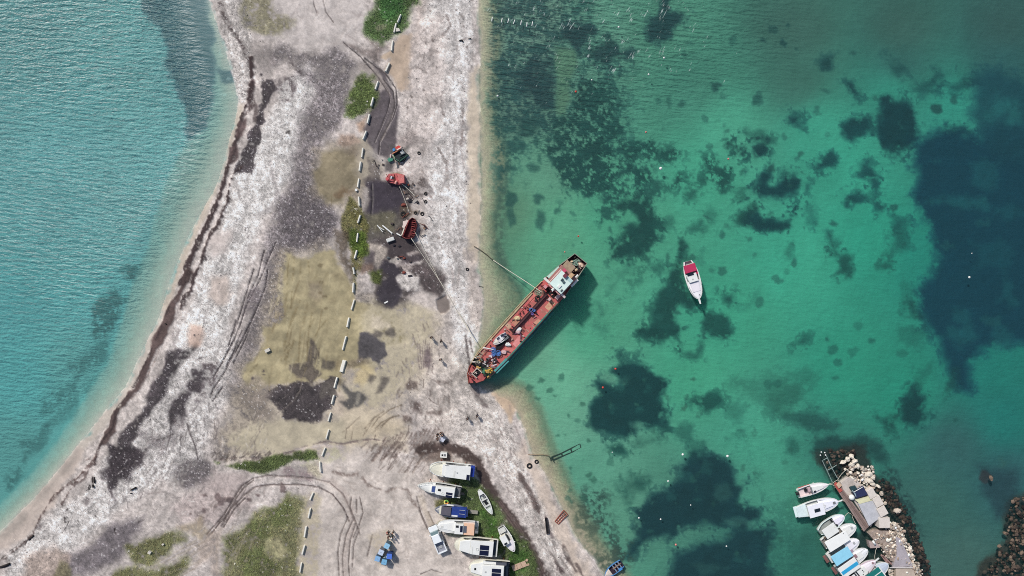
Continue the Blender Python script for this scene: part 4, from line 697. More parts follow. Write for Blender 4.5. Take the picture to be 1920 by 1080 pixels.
def link(o, parent=None):
    col.objects.link(o)
    if parent is not None: o.parent = parent
    return o

def grid_object(name, gx, gy, X, Y, Zz, attrs, m, kind='structure'):
    nv, nu = X.shape
    me = bpy.data.meshes.new(name)
    co = np.stack([X, Y, Zz], -1).reshape(-1, 3).astype(np.float32)
    idx = np.arange(nv * nu, dtype=np.int32).reshape(nv, nu)
    q = np.stack([idx[:-1, :-1], idx[1:, :-1], idx[1:, 1:], idx[:-1, 1:]], -1).reshape(-1, 4)
    me.vertices.add(len(co)); me.vertices.foreach_set('co', co.ravel())
    me.loops.add(q.size); me.loops.foreach_set('vertex_index', q.ravel())
    me.polygons.add(len(q)); me.polygons.foreach_set('loop_start', np.arange(0, q.size, 4, dtype=np.int32))
    me.polygons.foreach_set('use_smooth', np.ones(len(q), bool))
    for nm, arr in attrs.items():
        if arr.ndim == 3:
            a = me.attributes.new(nm, 'FLOAT_COLOR', 'POINT')
            a.data.foreach_set('color', np.concatenate([arr, np.ones(arr.shape[:2] + (1,), np.float32)], -1).astype(np.float32).ravel())
        else:
            a = me.attributes.new(nm, 'FLOAT', 'POINT'); a.data.foreach_set('value', arr.astype(np.float32).ravel())
    me.update(calc_edges=True); me.materials.append(m)
    o = bpy.data.objects.new(name, me); link(o); o['kind'] = kind
    return o

GRAIN = np.where(land, SP, SP * .6)
TONE = lin(C) * np.where(land[..., None], KAL, KAL * 1.03)
grid_object('ground', gu, gv, (U - 960) * S, (540 - V) * S, Z, dict(tone=TONE, grain=GRAIN, wet=WT), ground_material())

# ------------------------------------------------------------------ the sea
def sea_material():
    m, nt, out = new_mat('sea_water'); N = nt.nodes; Lk = nt.links
    tc = N.new('ShaderNodeTexCoord'); rip = N.new('ShaderNodeAttribute'); rip.attribute_name = 'ripple'
    def noise(sx, sy, rot, det, dist=0.0, rough=.5):
        mr_ = N.new('ShaderNodeMapping'); mr_.inputs['Rotation'].default_value = (0, 0, R(rot)); Lk.new(tc.outputs['Object'], mr_.inputs['Vector'])
        mp = N.new('ShaderNodeMapping'); mp.inputs['Scale'].default_value = (sx, sy, 1)
        n = N.new('ShaderNodeTexNoise'); n.inputs['Scale'].default_value = 1; n.inputs['Detail'].default_value = det; n.inputs['Distortion'].default_value = dist; n.inputs['Roughness'].default_value = rough
        Lk.new(mr_.outputs[0], mp.inputs['Vector']); Lk.new(mp.outputs[0], n.inputs['Vector'])
        return n.outputs['Fac']
    n1 = noise(.36, 1.75, 6, 3, .4, .5); n2 = noise(1.2, 4.2, -12, 2, .3); n3 = noise(.03, .05, 0, 2)
    ad = N.new('ShaderNodeMath'); ad.operation = 'MULTIPLY_ADD'; Lk.new(n2, ad.inputs[0]); ad.inputs[1].default_value = .3; Lk.new(n1, ad.inputs[2])
    b = N.new('ShaderNodeBump'); b.inputs['Distance'].default_value = .95
    st = N.new('ShaderNodeMath'); st.operation = 'MULTIPLY'; Lk.new(rip.outputs['Fac'], st.inputs[0])
    pt = N.new('ShaderNodeMapRange'); Lk.new(n3, pt.inputs[0]); pt.inputs[1].default_value = .3; pt.inputs[2].default_value = .7; pt.inputs[3].default_value = .7; pt.inputs[4].default_value = 1.2
    Lk.new(pt.outputs[0], st.inputs[1]); Lk.new(st.outputs[0], b.inputs['Strength']); Lk.new(ad.outputs[0], b.inputs['Height'])
    gl = N.new('ShaderNodeBsdfGlossy'); gl.inputs['Roughness'].default_value = .36; gl.inputs['Color'].default_value = (1, 1, 1, 1)
    Lk.new(b.outputs['Normal'], gl.inputs['Normal'])
    tr = N.new('ShaderNodeBsdfTransparent'); tr.inputs['Color'].default_value = (.97, .985, .98, 1)
    fr = N.new('ShaderNodeFresnel'); fr.inputs['IOR'].default_value = 1.34; Lk.new(b.outputs['Normal'], fr.inputs['Normal'])
    mx = N.new('ShaderNodeMixShader'); Lk.new(fr.outputs[0], mx.inputs[0]); Lk.new(tr.outputs[0], mx.inputs[1]); Lk.new(gl.outputs[0], mx.inputs[2])
    # thin veil of suspended sediment lit from above
    df = N.new('ShaderNodeBsdfDiffuse'); vc = N.new('ShaderNodeAttribute'); vc.attribute_name = 'veil'; Lk.new(vc.outputs['Color'], df.inputs['Color']); Lk.new(b.outputs['Normal'], df.inputs['Normal'])
    m2 = N.new('ShaderNodeMixShader'); tb = N.new('ShaderNodeAttribute'); tb.attribute_name = 'turbid'; Lk.new(tb.outputs['Fac'], m2.inputs[0])
    Lk.new(mx.outputs[0], m2.inputs[1]); Lk.new(df.outputs[0], m2.inputs[2])
    # wavelet glints painted as short pale streaks where the breeze reaches the water
    ch = N.new('ShaderNodeAttribute'); ch.attribute_name = 'glint'
    k1 = noise(5.5, .75, 30, 2, .4, .4); k2 = noise(.55, .4, 0, 3)
    mm = N.new('ShaderNodeMath'); mm.operation = 'MULTIPLY'; Lk.new(k1, mm.inputs[0]); Lk.new(k2, mm.inputs[1])
    m3 = N.new('ShaderNodeMath'); m3.operation = 'MULTIPLY'; Lk.new(mm.outputs[0], m3.inputs[0]); Lk.new(ch.outputs['Fac'], m3.inputs[1])
    r3 = N.new('ShaderNodeMapRange'); Lk.new(m3.outputs[0], r3.inputs[0]); r3.inputs[1].default_value = .36; r3.inputs[2].default_value = .43; r3.inputs[3].default_value = 0; r3.inputs[4].default_value = .45
    fo = N.new('ShaderNodeBsdfDiffuse'); fo.inputs['Color'].default_value = (.62, .7, .66, 1)
    m4 = N.new('ShaderNodeMixShader'); Lk.new(r3.outputs[0], m4.inputs[0]); Lk.new(m2.outputs[0], m4.inputs[1]); Lk.new(fo.outputs[0], m4.inputs[2])
    Lk.new(m4.outputs[0], out.inputs['Surface'])
    return m
wu = np.concatenate([np.arange(-110, 2031, 12)[0] - far[::-1], np.arange(-110, 2031, 12), np.arange(-110, 2031, 12)[-1] + far])
wv = np.concatenate([np.arange(-110, 1191, 12)[0] - far[::-1], np.arange(-110, 1191, 12), np.arange(-110, 1191, 12)[-1] + far])
WU, WV = np.meshgrid(wu, wv)
west = WU < 640
def poly_sd_at(uu, vv):
    jj = np.clip(np.searchsorted(gv, vv), 0, NV - 1); ii_ = np.clip(np.searchsorted(gu, uu), 0, NU - 1)
    return SD[jj, ii_]
RIP = np.where(west, np.interp(WV, [0, 250, 500, 800, 1000], [1.35, .85, .36, .12, .05]), .02)
RIP = np.maximum(RIP, np.where(west, 0, .18 * np.clip(1 - np.hypot((WU - 1080) / 520, (WV - 30) / 330), 0, 1)))
SDW = poly_sd_at(WU, WV)
RIP = RIP * np.clip((-SDW - np.where(west, 28, 3)) / np.where(west, 90, 20), .05, 1)
TUR = np.where(west, np.interp(WV, [0, 400, 900], [.20, .17, .11]), .045)
GLINT = np.where(west, 0, 1.0 * np.clip(1.25 - np.hypot((WU - 1120) / 620, (WV - 40) / 360), 0, 1))
VEIL = np.where(west[..., None], np.array((.20, .50, .48)), np.array((.06, .26, .22)))
grid_object('sea', wu, wv, (WU - 960) * S, (540 - WV) * S, np.zeros(WU.shape), dict(ripple=RIP, turbid=TUR, glint=GLINT, veil=VEIL), sea_material())
# ------------------------------------------------------------------ building blocks for the things
class MB:
    """collects shapes in world coordinates, then links them as one mesh object under its thing"""
    def __init__(s): s.v = []; s.f = []
    def add(s, vs, fs):
        n = len(s.v); s.v += [tuple(v) for v in vs]; s.f += [tuple(i + n for i in f) for f in fs]
        return s
    def prism(s, pts, z0, z1, k0=1.0, off=(0, 0)):
        """pts: world (x, y) ring; k0 scales the lower ring about its centre"""
        n = len(pts); cx = sum(p[0] for p in pts) / n; cy = sum(p[1] for p in pts) / n
        area = sum(pts[i][0] * pts[(i + 1) % n][1] - pts[(i + 1) % n][0] * pts[i][1] for i in range(n))
        if area < 0: pts = pts[::-1]
        lo = [(cx + (p[0] - cx) * k0 + off[0], cy + (p[1] - cy) * k0 + off[1], z0) for p in pts]; hi = [(p[0], p[1], z1) for p in pts]
        e = min(.03, (z1 - z0) * .3)
        mid = [(p[0], p[1], z1 - e) for p in pts]
        top = [(cx + (p[0] - cx) * .985, cy + (p[1] - cy) * .985, z1) for p in pts]
        vs = lo + mid + top
        fs = [tuple(range(n - 1, -1, -1)), tuple(range(2 * n, 3 * n))]
        for i in range(n):
            j = (i + 1) % n
            fs.append((i, j, n + j, n + i)); fs.append((n + i, n + j, 2 * n + j, 2 * n + i))
        return s.add(vs, fs)
    def box(s, c, size, rz=0.0, rx=0.0, ry=0.0):
        M = Matrix.Translation(Vector(c)) @ Euler((rx, ry, rz)).to_matrix().to_4x4()
        hx, hy, hz = [d / 2 for d in size]
        b = min(hx, hy, hz) * .18
        vs = []; 
        for zz, q in ((-hz, b), (-hz + b, 0), (hz - b, 0), (hz, b)):
            vs += [M @ Vector((sx * (hx - q), sy * (hy - q), zz)) for sx, sy in ((-1, -1), (1, -1), (1, 1), (-1, 1))]
        fs = [(3, 2, 1, 0), (12, 13, 14, 15)]
        for r in range(3):
            for i in range(4):
                j = (i + 1) % 4; fs.append((r * 4 + i, r * 4 + j, r * 4 + 4 + j, r * 4 + 4 + i))
        return s.add(vs, fs)
    def tube(s, path, r, n=6, close=False):
        P = [Vector(p) for p in path]; m = len(P); rs = r if isinstance(r, (list, tuple)) else [r] * m
        vs = []; fs = []
        for i, p in enumerate(P):
            d = (P[(i + 1) % m] - P[i - 1]) if close else (P[min(i + 1, m - 1)] - P[max(i - 1, 0)])
            d.normalize(); up = Vector((0, 0, 1)) if abs(d.z) < .9 else Vector((1, 0, 0))
            a = d.cross(up).normalized(); b = a.cross(d)
            vs += [p + (a * math.cos(t) + b * math.sin(t)) * rs[i] for t in [2 * math.pi * k / n for k in range(n)]]
        for i in range(m if close else m - 1):
            for k in range(n):
                j = (i + 1) % m; q = (k + 1) % n
                fs.append((i * n + k, i * n + q, j * n + q, j * n + k))
        if not close: fs += [tuple(range(n - 1, -1, -1)), tuple((m - 1) * n + k for k in range(n))]
        return s.add(vs, fs)
    def torus(s, c, Rr, r, n=20, k=8, sq=1.0, tilt=(0, 0)):
        M = Matrix.Translation(Vector(c)) @ Euler((tilt[0], tilt[1], 0)).to_matrix().to_4x4()
        vs = []; fs = []
        for i in range(n):
            a = 2 * math.pi * i / n
            for j in range(k):
                b = 2 * math.pi * j / k
                vs.append(M @ Vector(((Rr + r * math.cos(b)) * math.cos(a), (Rr + r * math.cos(b)) * math.sin(a), r * sq * math.sin(b))))
        for i in range(n):
            for j in range(k):
                fs.append((i * k + j, ((i + 1) % n) * k + j, ((i + 1) % n) * k + (j + 1) % k, i * k + (j + 1) % k))
        return s.add(vs, fs)
    def ball(s, c, r, n=10, m=6, sc=(1, 1, 1), jit=0.0, rz=0.0, seed=0):
        rg = random.Random(seed); c = Vector(c); vs = [c + Vector((0, 0, -r * sc[2]))]; fs = []
        cz, sz = math.cos(rz), math.sin(rz)
        for i in range(1, m):
            ph = -math.pi / 2 + math.pi * i / m
            for k in range(n):
                t = 2 * math.pi * k / n; q = r * (1 + jit * (rg.random() - .5) * 2)
                x = q * math.cos(ph) * math.cos(t) * sc[0]; y = q * math.cos(ph) * math.sin(t) * sc[1]
                vs.append(c + Vector((x * cz - y * sz, x * sz + y * cz, q * math.sin(ph) * sc[2])))
        vs.append(c + Vector((0, 0, r * sc[2])))
        for k in range(n): fs.append((0, 1 + (k + 1) % n, 1 + k))
        for i in range(m - 2):
            for k in range(n):
                a = 1 + i * n; fs.append((a + k, a + (k + 1) % n, a + n + (k + 1) % n, a + n + k))
        a = 1 + (m - 2) * n
        for k in range(n): fs.append((a + k, a + (k + 1) % n, len(vs) - 1))
        return s.add(vs, fs)
    def build(s, name, m, parent=None, smooth=False, at=None):
        M = parent.matrix_basis.inverted() if parent is not None else Matrix.Identity(4)
        if parent is not None and parent.parent is not None: M = parent.matrix_basis.inverted() @ parent.parent.matrix_basis.inverted()
        o_loc = None
        if parent is None and at is not None: M = Matrix.Translation(-Vector(at)); o_loc = Vector(at)
        me = bpy.data.meshes.new(name)
        me.from_pydata([M @ Vector(v) for v in s.v], [], s.f); me.update()
        bm = bmesh.new(); bm.from_mesh(me); bmesh.ops.recalc_face_normals(bm, faces=bm.faces); bm.to_mesh(me); bm.free()
        me.materials.append(m)
        if smooth: me.polygons.foreach_set('use_smooth', [True] * len(me.polygons))
        o = bpy.data.objects.new(name, me); link(o, parent)
        if o_loc is not None: o.location = o_loc
        return o

def thing(name, label, cat, loc, rz=0.0, group=None):
    o = bpy.data.objects.new(name, None); col.objects.link(o); o.empty_display_size = .3
    o.location = loc; o.rotation_euler = (0, 0, rz); o['label'] = label; o['category'] = cat
    if group: o['group'] = group
    o.matrix_basis = Matrix.Translation(Vector(loc)) @ Matrix.Rotation(rz, 4, 'Z')
    return o
def tag(o, label, cat, group=None):
    o['label'] = label; o['category'] = cat
    if 'kind' not in o: o['kind'] = 'thing'
    if group: o['group'] = group
    return o
def dup(root, loc, rz=0.0, label=None, scale=None):
    r_ = root.copy(); col.objects.link(r_); r_.location = loc; r_.rotation_euler = (0, 0, rz)
    if scale: r_.scale = (scale,) * 3
    if label: r_['label'] = label
    for ch in list(root.children):
        c = ch.copy(); col.objects.link(c); c.parent = r_
        for g in ch.children:
            d_ = g.copy(); col.objects.link(d_); d_.parent = c
    return r_
def px(pts, z): return [tuple(W(x, y, z)[:2]) for x, y in pts]
def slab(pts, z0, z1, k0=1.0): return MB().prism(px(pts, z1), z0, z1, k0)
def rect(x, y, lx, ly, ang):
    c, s_ = math.cos(R(ang)), math.sin(R(ang))
    return [(x + a * lx / 2 * c - b * ly / 2 * s_, y + a * lx / 2 * s_ + b * ly / 2 * c) for a, b in ((-1, -1), (1, -1), (1, 1), (-1, 1))]

WHITE = mat((232, 232, 230), .35, .22, .8, dirtc=(176, 172, 162))
CREAM = mat((226, 222, 206), .4, .3, .8, dirtc=(170, 162, 146))
OFFW = mat((214, 214, 210), .5, .35, 1.2, dirtc=(150, 146, 138))
DARK = mat((34, 35, 38), .5, .2, 3)
GLASS = mat((30, 38, 48), .08, .1, 2, spec=.6)
SOLAR = mat((24, 27, 52), .12, .12, 3, spec=.6)
GREY = mat((120, 122, 126), .6, .3, 2)
LGREY = mat((176, 178, 180), .6, .3, 2)
STEEL = mat((170, 172, 172), .35, .2, 3, metal=.7)
ROPE = mat((214, 206, 192), .9, .3, 6)
WOOD = mat((150, 128, 108), .85, .5, 2.5, bump=.5)
TYRE = mat((32, 31, 32), .85, .25, 5)
RUST = mat((150, 78, 62), .85, .6, 2.2, dirtc=(96, 52, 44), bump=.5)
CONC = mat((214, 208, 198), .9, .4, 2.0, dirtc=(150, 143, 134), bump=.5)
BLUE = mat((44, 74, 150), .6, .35, 2)

# ------------------------------------------------------------------ concrete barrier blocks in a broken row
BLK = [((751.7, 26.4), (745.5, 41.7)), ((742.5, 43), (738.6, 59.7)), ((735.8, 75), (733.6, 94.4)), ((729.4, 116.7), (722, 133.3)), ((708.6, 151.4), (703.6, 166.7)), ((699.7, 182), (695.3, 198.6)), ((692.5, 213.9), (688.6, 231)),
       ((687, 245), (680.3, 261)), ((679.4, 276.4), (676.7, 294.4)), ((676.7, 302.5), (673.9, 320)), ((672.5, 334.4), (670.3, 351)), ((671.9, 368.3), (673.3, 385.8)), ((675.3, 402.5), (670.3, 417.8)), ((671, 436.7), (669, 453.9)),
       ((669, 469), (664.7, 485)), ((661.7, 501), (663.9, 513.6)), ((662.8, 530), (661.7, 548.6)), ((663.3, 561.7), (657.8, 581)), ((654.4, 595.8), (650.8, 613.9)), ((648.9, 630.6), (642.2, 656.4)), ((645, 675.6), (639, 697.8)),
       ((632, 708), (626.7, 727.8)), ((626, 741), (621.7, 758)), ((619, 773.6), (614, 790)), ((615, 805.6), (610, 823)), ((608.6, 839.7), (602.5, 855.6)), ((598.9, 866), (600.8, 885.6)), ((586, 924), (580, 938)),
       ((580.8, 953.6), (576.7, 971.7)), ((573, 988), (569.7, 1007.8)), ((570.3, 1023), (565.6, 1040)), ((564, 1056), (560.8, 1074))]
ORD = ['topmost', 'second', 'third', 'fourth', 'fifth', 'sixth', 'seventh', 'eighth', 'ninth', 'tenth', 'eleventh', 'twelfth', 'thirteenth', 'fourteenth', 'fifteenth', 'sixteenth', 'seventeenth', 'eighteenth', 'nineteenth', 'twentieth']
WHERE = ['in the upper green grass', 'in the upper green grass', 'at the sand below the upper grass', 'on sand by the tyre tracks', 'at the top of the oval grass patch', 'beside the oval grass patch', 'at the foot of the oval grass patch', 'on dark mud above the small pond', 'at the small pond, upper end',
         'between the small pond and the wet fan', 'at the small pond, lower end', 'below the small pond', 'in the long grass strip', 'in the middle of the long grass strip', 'at the foot of the long grass strip', 'at the corner of the large pond', 'on the large pond edge', 'in the large muddy pond', 'in the large muddy pond', 'in the large muddy pond']
LOW = ['wide pale barrier slab in the muddy pond, the broadest of the row', 'barrier block touching the top corner of the black mud patch', 'barrier block on the right edge of the black mud patch', 'barrier block at the lower right corner of the black mud patch', 'barrier block on the pale bank below the black mud patch', 'barrier block at the right end of the thin grass ridge', 'barrier block just above the curved vehicle track',
       'barrier block just below the curved vehicle track', 'second barrier block below the curved vehicle track', 'third barrier block below the curved vehicle track', 'next to last barrier block at the lower end of the row', 'last barrier block at the lower end of the row']
b0 = None
for i, (a, b) in enumerate(BLK):
    mx_, my_ = (a[0] + b[0]) / 2, (a[1] + b[1]) / 2
    z = zat(mx_, my_); A0, B0 = W(*a, z + .5), W(*b, z + .5); L_ = (B0 - A0).length; ang = math.atan2(B0.y - A0.y, B0.x - A0.x)
    lb = (ORD[i] + ' concrete barrier block of the row, ' + WHERE[i]) if i < 20 else LOW[i - 20]
    loc = (A0 + B0) / 2; loc.z = z - .06
    if b0 is None:
        m_ = MB()      # a low tapered kerb block, 1.8 m long
        vs = [(sx * (.9 - .03 * k), sy * (.25 - .06 * k), .0 + .56 * k) for k in (0, 1) for sx, sy in ((-1, -1), (1, -1), (1, 1), (-1, 1))]
        vs += [(sx * .84, sy * .155, .6) for sx, sy in ((-1, -1), (1, -1), (1, 1), (-1, 1))]
        fs = [(3, 2, 1, 0), (8, 9, 10, 11)] + [(r * 4 + q, r * 4 + (q + 1) % 4, r * 4 + 4 + (q + 1) % 4, r * 4 + 4 + q) for r in (0, 1) for q in range(4)]
        o = m_.add(vs, fs).build('barrier_block', mat((240, 236, 226), .9, .35, 1.7, dirtc=(170, 162, 150), bump=.4)); b0 = o
    else: o = b0.copy(); col.objects.link(o)
    o.location = loc; o.rotation_euler = (R(random.uniform(-9, 9)), R(random.uniform(-3, 3)), ang); o.location.z -= random.uniform(0, .14); o.scale = (L_ / 1.8, 1.5 if i == 20 else random.uniform(.54, .64) * (.7 if i == 0 else 1), 1)
    tag(o, lb, 'barrier block', 'concrete barrier blocks in a broken row across the spit')

# ------------------------------------------------------------------ tyres
t0 = None
TY = [(785.5, 287, .30, 'tyre lying on pebbles right of the green machine'), (798, 363, .30, 'upper of two tyres right of the red machine'), (798, 378, .30, 'lower of two tyres right of the red machine'), (791.7, 401, .36, 'dark tyre on pebbles above the red metal bin, to its right'), (779, 399, .30, 'tyre closest above the red metal bin'),
      (755.8, 401, .46, 'big tyre in dark mud up and left of the red metal bin'), (876, 505, .30, 'lone tyre on the pebbles near the end of the mooring chain'), (992.7, 873.5, .50, 'large black tyre lying on the sandy waterline'), (1006, 865.8, .38, 'sand-filled tyre half sunk at the waterline beside a larger one'), (734, 446, .0, '')]
for x, y, r_, lb in TY:
    if not r_: continue
    z = max(zat(x, y), 0) + .07
    if t0 is None:
        t0 = thing('tyre', 'black ' + lb, 'tyre', W(x, y, z), 0, 'old tyres on the beach')
        c = W(x, y, z)
        MB().torus(c, .34, .13, 22, 8, .85).build('tread', TYRE, t0, True)
        MB().torus(c + Vector((0, 0, .02)), .235, .035, 20, 6, 2.2).build('bead', DARK, t0, True)
        t0.scale = (r_ / .47,) * 3; o = t0
    else: o = dup(t0, W(x, y, z), random.uniform(0, 3), 'black ' + lb if not lb.startswith(('dark', 'big', 'large', 'sand')) else lb, r_ / .47)

# ------------------------------------------------------------------ buoys
def buoy(kind, c, first):
    t = thing(kind + '_buoy' if kind else 'buoy', '', 'buoy', c, 0, 'mooring buoys')
    return t
BPROTO = {}
BCOL = {'red': (208, 74, 62), 'white': (236, 236, 232), 'pink': (214, 130, 122)}
def put_buoy(x, y, kind, r_, lb):
    c = W(x, y, .0)
    if kind not in BPROTO:
        t = thing('mooring_buoy', lb, 'buoy', c, 0, 'mooring buoys floating in the bay')
        MB().ball(c + Vector((0, 0, .1)), .3, 14, 9, (1, 1, .92)).build('float', mat(BCOL[kind], .45, .3, 3), t, True)
        MB().torus(c + Vector((0, 0, .42)), .07, .022, 10, 5, tilt=(R(90), 0)).build('ring', STEEL, t, True)
        MB().torus(c + Vector((0, 0, .08)), .295, .02, 18, 5).build('band', DARK if kind != 'white' else GREY, t, True)
        BPROTO[kind] = t; t.scale = (r_ / .3,) * 3
    else: dup(BPROTO[kind], c, random.uniform(0, 3), lb, r_ / .3)
for x, y, k, r_, lb in ((1079.7, 172, 'red', .24, 'red buoy over the dark meadow right of the long pale sand tongue'), (1211, 248, 'pink', .2, 'pale pink buoy above the middle band of seagrass patches'), (1365.5, 298, 'pink', .22, 'pale pink buoy on a dark patch, rightmost of the middle band'),
        (1084.4, 443, 'red', .19, 'small red buoy above the stern of the rusty ship'), (1154, 691.5, 'red', .24, 'red buoy at the top of the big square seagrass meadow'), (1130.4, 726.5, 'red', .24, 'red buoy on the left edge of the big square seagrass meadow'), (1267, 1021, 'pink', .24, 'pale pink buoy on the light strip between the two lowest meadows'),
        (1159.8, 51, 'white', .2, 'white buoy nearest the top edge of the bay'), (1245, 108.6, 'white', .22, 'white buoy alone in the open water, upper right of the others'), (1216, 139.7, 'white', .2, 'white buoy just below and left of a lone white buoy'), (1109.5, 150, 'white', .16, 'small white buoy above the large dark meadow'),
        (1238.6, 316, 'white', .34, 'largest white buoy, in the middle of a ring of seagrass'), (933, 180, 'white', .22, 'white buoy close to the pebbly shore'), (1280, 852, 'white', .26, 'white buoy left above the lower meadow'), (1363.8, 855, 'white', .28, 'white buoy right above the lower meadow'),
        (1252.6, 902, 'white', .2, 'white buoy at the left edge of the lower meadow'), (1198, 971, 'white', .18, 'white buoy at the tip of the lower meadow, left one of two'), (1238.6, 973.5, 'white', .18, 'white buoy over the dark lower meadow, right one of two'), (1295, 947, 'white', .14, 'small white buoy in the centre of the lower meadow'),
        (1362, 1024, 'white', .16, 'small white buoy over the lowest dark meadow'), (1817, 520, 'white', .24, 'white buoy over the deep blue water at the right'), (1822, 475, 'white', .12, 'tiny white buoy above the white buoy over deep water'), (1059, 472.5, 'pink', .16, 'pale buoy close to the stern of the rusty ship'), (1148, 848, 'white', .12, 'tiny white buoy beside a small dark seagrass patch right of the sunken frame'),
        (979, 838, 'white', .01, '')):
    if r_ > .05: put_buoy(x, y, k, r_ * .8, lb)
fl = None
for i, (x, y, ang) in enumerate(((922.6, 36, 80), (941, 38, 80), (953, 39, 75), (964, 41, 70), (977, 42.6, 80), (988, 46, 85), (998, 44.7, 80))):
    c = W(x, y, .05)
    if fl is None:
        fl = MB().tube([(-.42, 0, 0), (-.36, 0, 0), (.36, 0, 0), (.42, 0, 0)], [.03, .075, .075, .03], 8).build('float', WHITE, None, True); o = fl
    else: o = fl.copy(); col.objects.link(o)
    o.location = c; o.rotation_euler = (0, 0, R(ang)); tag(o, 'small white float in the line of floats at the upper shore', 'float', 'white floats in a line at the upper shore')

# ------------------------------------------------------------------ loose pieces on the ground
def piece(name, label, cat, pts, h, m, group=None, z=None, k0=1.0):
    cx = sum(p[0] for p in pts) / len(pts); cy = sum(p[1] for p in pts) / len(pts)
    zz = max(zat(cx, cy), 0) - .03 if z is None else z
    return tag(MB().prism(px(pts, zz + h), zz, zz + h, k0).build(name, m, None, at=W(cx, cy, zz)), label, cat, group)
piece('stone_slab', 'white triangular stone slab in grass beside the upper barrier blocks', 'stone slab', [(742.5, 52), (748, 52.5), (750.5, 57.5), (746, 58.5), (742, 59)], .35, CONC)
piece('stone_block', 'white stone block at the left edge of the large pond', 'stone block', rect(501, 657, 9.5, 6, -25), .45, CONC)
piece('stone_block', 'white stone block lying in the lower left grass', 'stone block', rect(279.5, 1036.5, 5.5, 5, 30), .4, CONC)
piece('stone_block', 'pale stone block above a second one in the lower left grass', 'stone block', rect(305, 1021, 3, 4, 60), .3, CONC)
piece('board', 'short white board on the tip of the black mud', 'board', rect(724, 566.7, 7.5, 2.6, -28), .12, WHITE)
piece('bucket', 'round white bucket standing at the lower corner of the small pond', 'bucket', [(667.8 + 2.4 * math.cos(t), 356 + 2.4 * math.sin(t)) for t in [k * math.pi / 6 for k in range(12)]], .4, WHITE)
piece('stone', 'small white stone left of the sixth barrier block', 'stone', rect(688.6, 190, 2.5, 2.3, 20), .2, CONC, k0=1.2)
bx_ = thing('white_box', 'white rectangular box lying left of the red metal bin', 'box', W(731.5, 449, .5), 0)
slab(rect(731.6, 449, 14.6, 6.6, -19), .45, 1.05).build('body', WHITE, bx_); slab(rect(731.6, 449, 13, 5, -19), 1.05, 1.09).build('lid', OFFW, bx_)
for (a, b, wd, lb) in (((717, 422.5), (735.5, 437.6), .22, 'thick white beam lying above the white box'), ((707.3, 422), (717.6, 435), .13, 'thin white batten, lower of two crossed ones left of the white box'), ((708, 424), (720.5, 431.5), .10, 'thin white batten, upper of two crossed ones left of the white box'), ((743.5, 437.5), (751.5, 442), .2, 'short white board at the left foot of the red metal bin')):
    A0, B0 = G(*a, .35), G(*b, .3); tag(MB().box((A0 + B0) / 2, ((B0 - A0).length, wd, .14), math.atan2(B0.y - A0.y, B0.x - A0.x)).build('beam', WHITE, None, at=(A0 + B0) / 2), lb, 'beam', 'white timbers by the wreck')
# driftwood and dark logs
for pts, r_, lb in (([(245, 919), (249, 917), (255, 914)], .17, 'black log lying on the lower left pebbles, the thicker one'), ([(244, 925), (247.5, 925.2)], .10, 'short black log below a thicker black log'), ([(173.5, 909), (175.5, 914)], .2, 'stubby black log near the lower left wrack line'), ([(170, 912), (167.5, 918)], .06, 'thin dark stick beside a stubby black log'),
                    ([(176.5, 894.5), (177.5, 906)], .12, 'dark upright stick on the beach above a stubby log'), ([(309, 606), (312, 608)], .12, 'small black stump on the western wrack ridge'), ([(0, 1063), (8, 1061), (18, 1057)], .2, 'dark driftwood log at the lower left corner'), ([(53, 1013), (63, 1004)], .12, 'dark driftwood branch on the lower left sand'), ([(861, 76), (866, 75), (868, 78)], .14, 'dark driftwood lump on the upper right pebbles, left of a smaller one'), ([(878, 73), (883, 72)], .1, 'small dark driftwood piece by the upper right waterline'),
                    ([(898, 537), (906, 538)], .06, 'thin dark stick on the pebbles by the shallow water')):
    P = [G(x, y, r_ * .8) for x, y in pts]
    P = [P[0]] + [P[i] for i in range(1, len(P))]; n_ = len(P)
    tag(MB().tube(P, [r_ * (.75 + .25 * ((i * 7) % 3) / 2) for i in range(n_)], 7).build('driftwood_log', mat((44, 40, 40), .9, .4, 4, bump=.5), None, True, at=P[0]), lb, 'driftwood')
# red cup-shaped float ring by the boats
rf = thing('swim_ring', 'green, yellow and orange inflatable ring between two beached boats', 'swim ring', W(836.7, 941.7, .8), 0)
for k, c_ in enumerate(((126, 206, 96), (238, 226, 130), (240, 150, 84))):
    m_ = MB(); c = W(836.7, 941.7, 1.15); n_ = 8
    m_.tube([c + Vector((.33 * math.cos(2.1 * k + 2.1 * j / n_), .33 * math.sin(2.1 * k + 2.1 * j / n_), 0)) for j in range(n_ + 1)], .12, 8)
    m_.build('segment', mat(c_, .4, .1, 3), rf, True)
# white cabinet with two dark openings
cb = thing('white_cabinet', 'small white cabinet with two dark openings above the beached boats', 'cabinet', W(831.7, 854, .5), 0)
slab(rect(831.7, 853.6, 12.4, 9.2, 4), .45, 1.45).build('body', WHITE, cb); slab(rect(829.3, 853.6, 3, 3.6, 4), 1.45, 1.47).build('opening', DARK, cb); slab(rect(833.9, 853.7, 4.2, 4.2, 4), 1.45, 1.475).build('opening', GREY, cb)
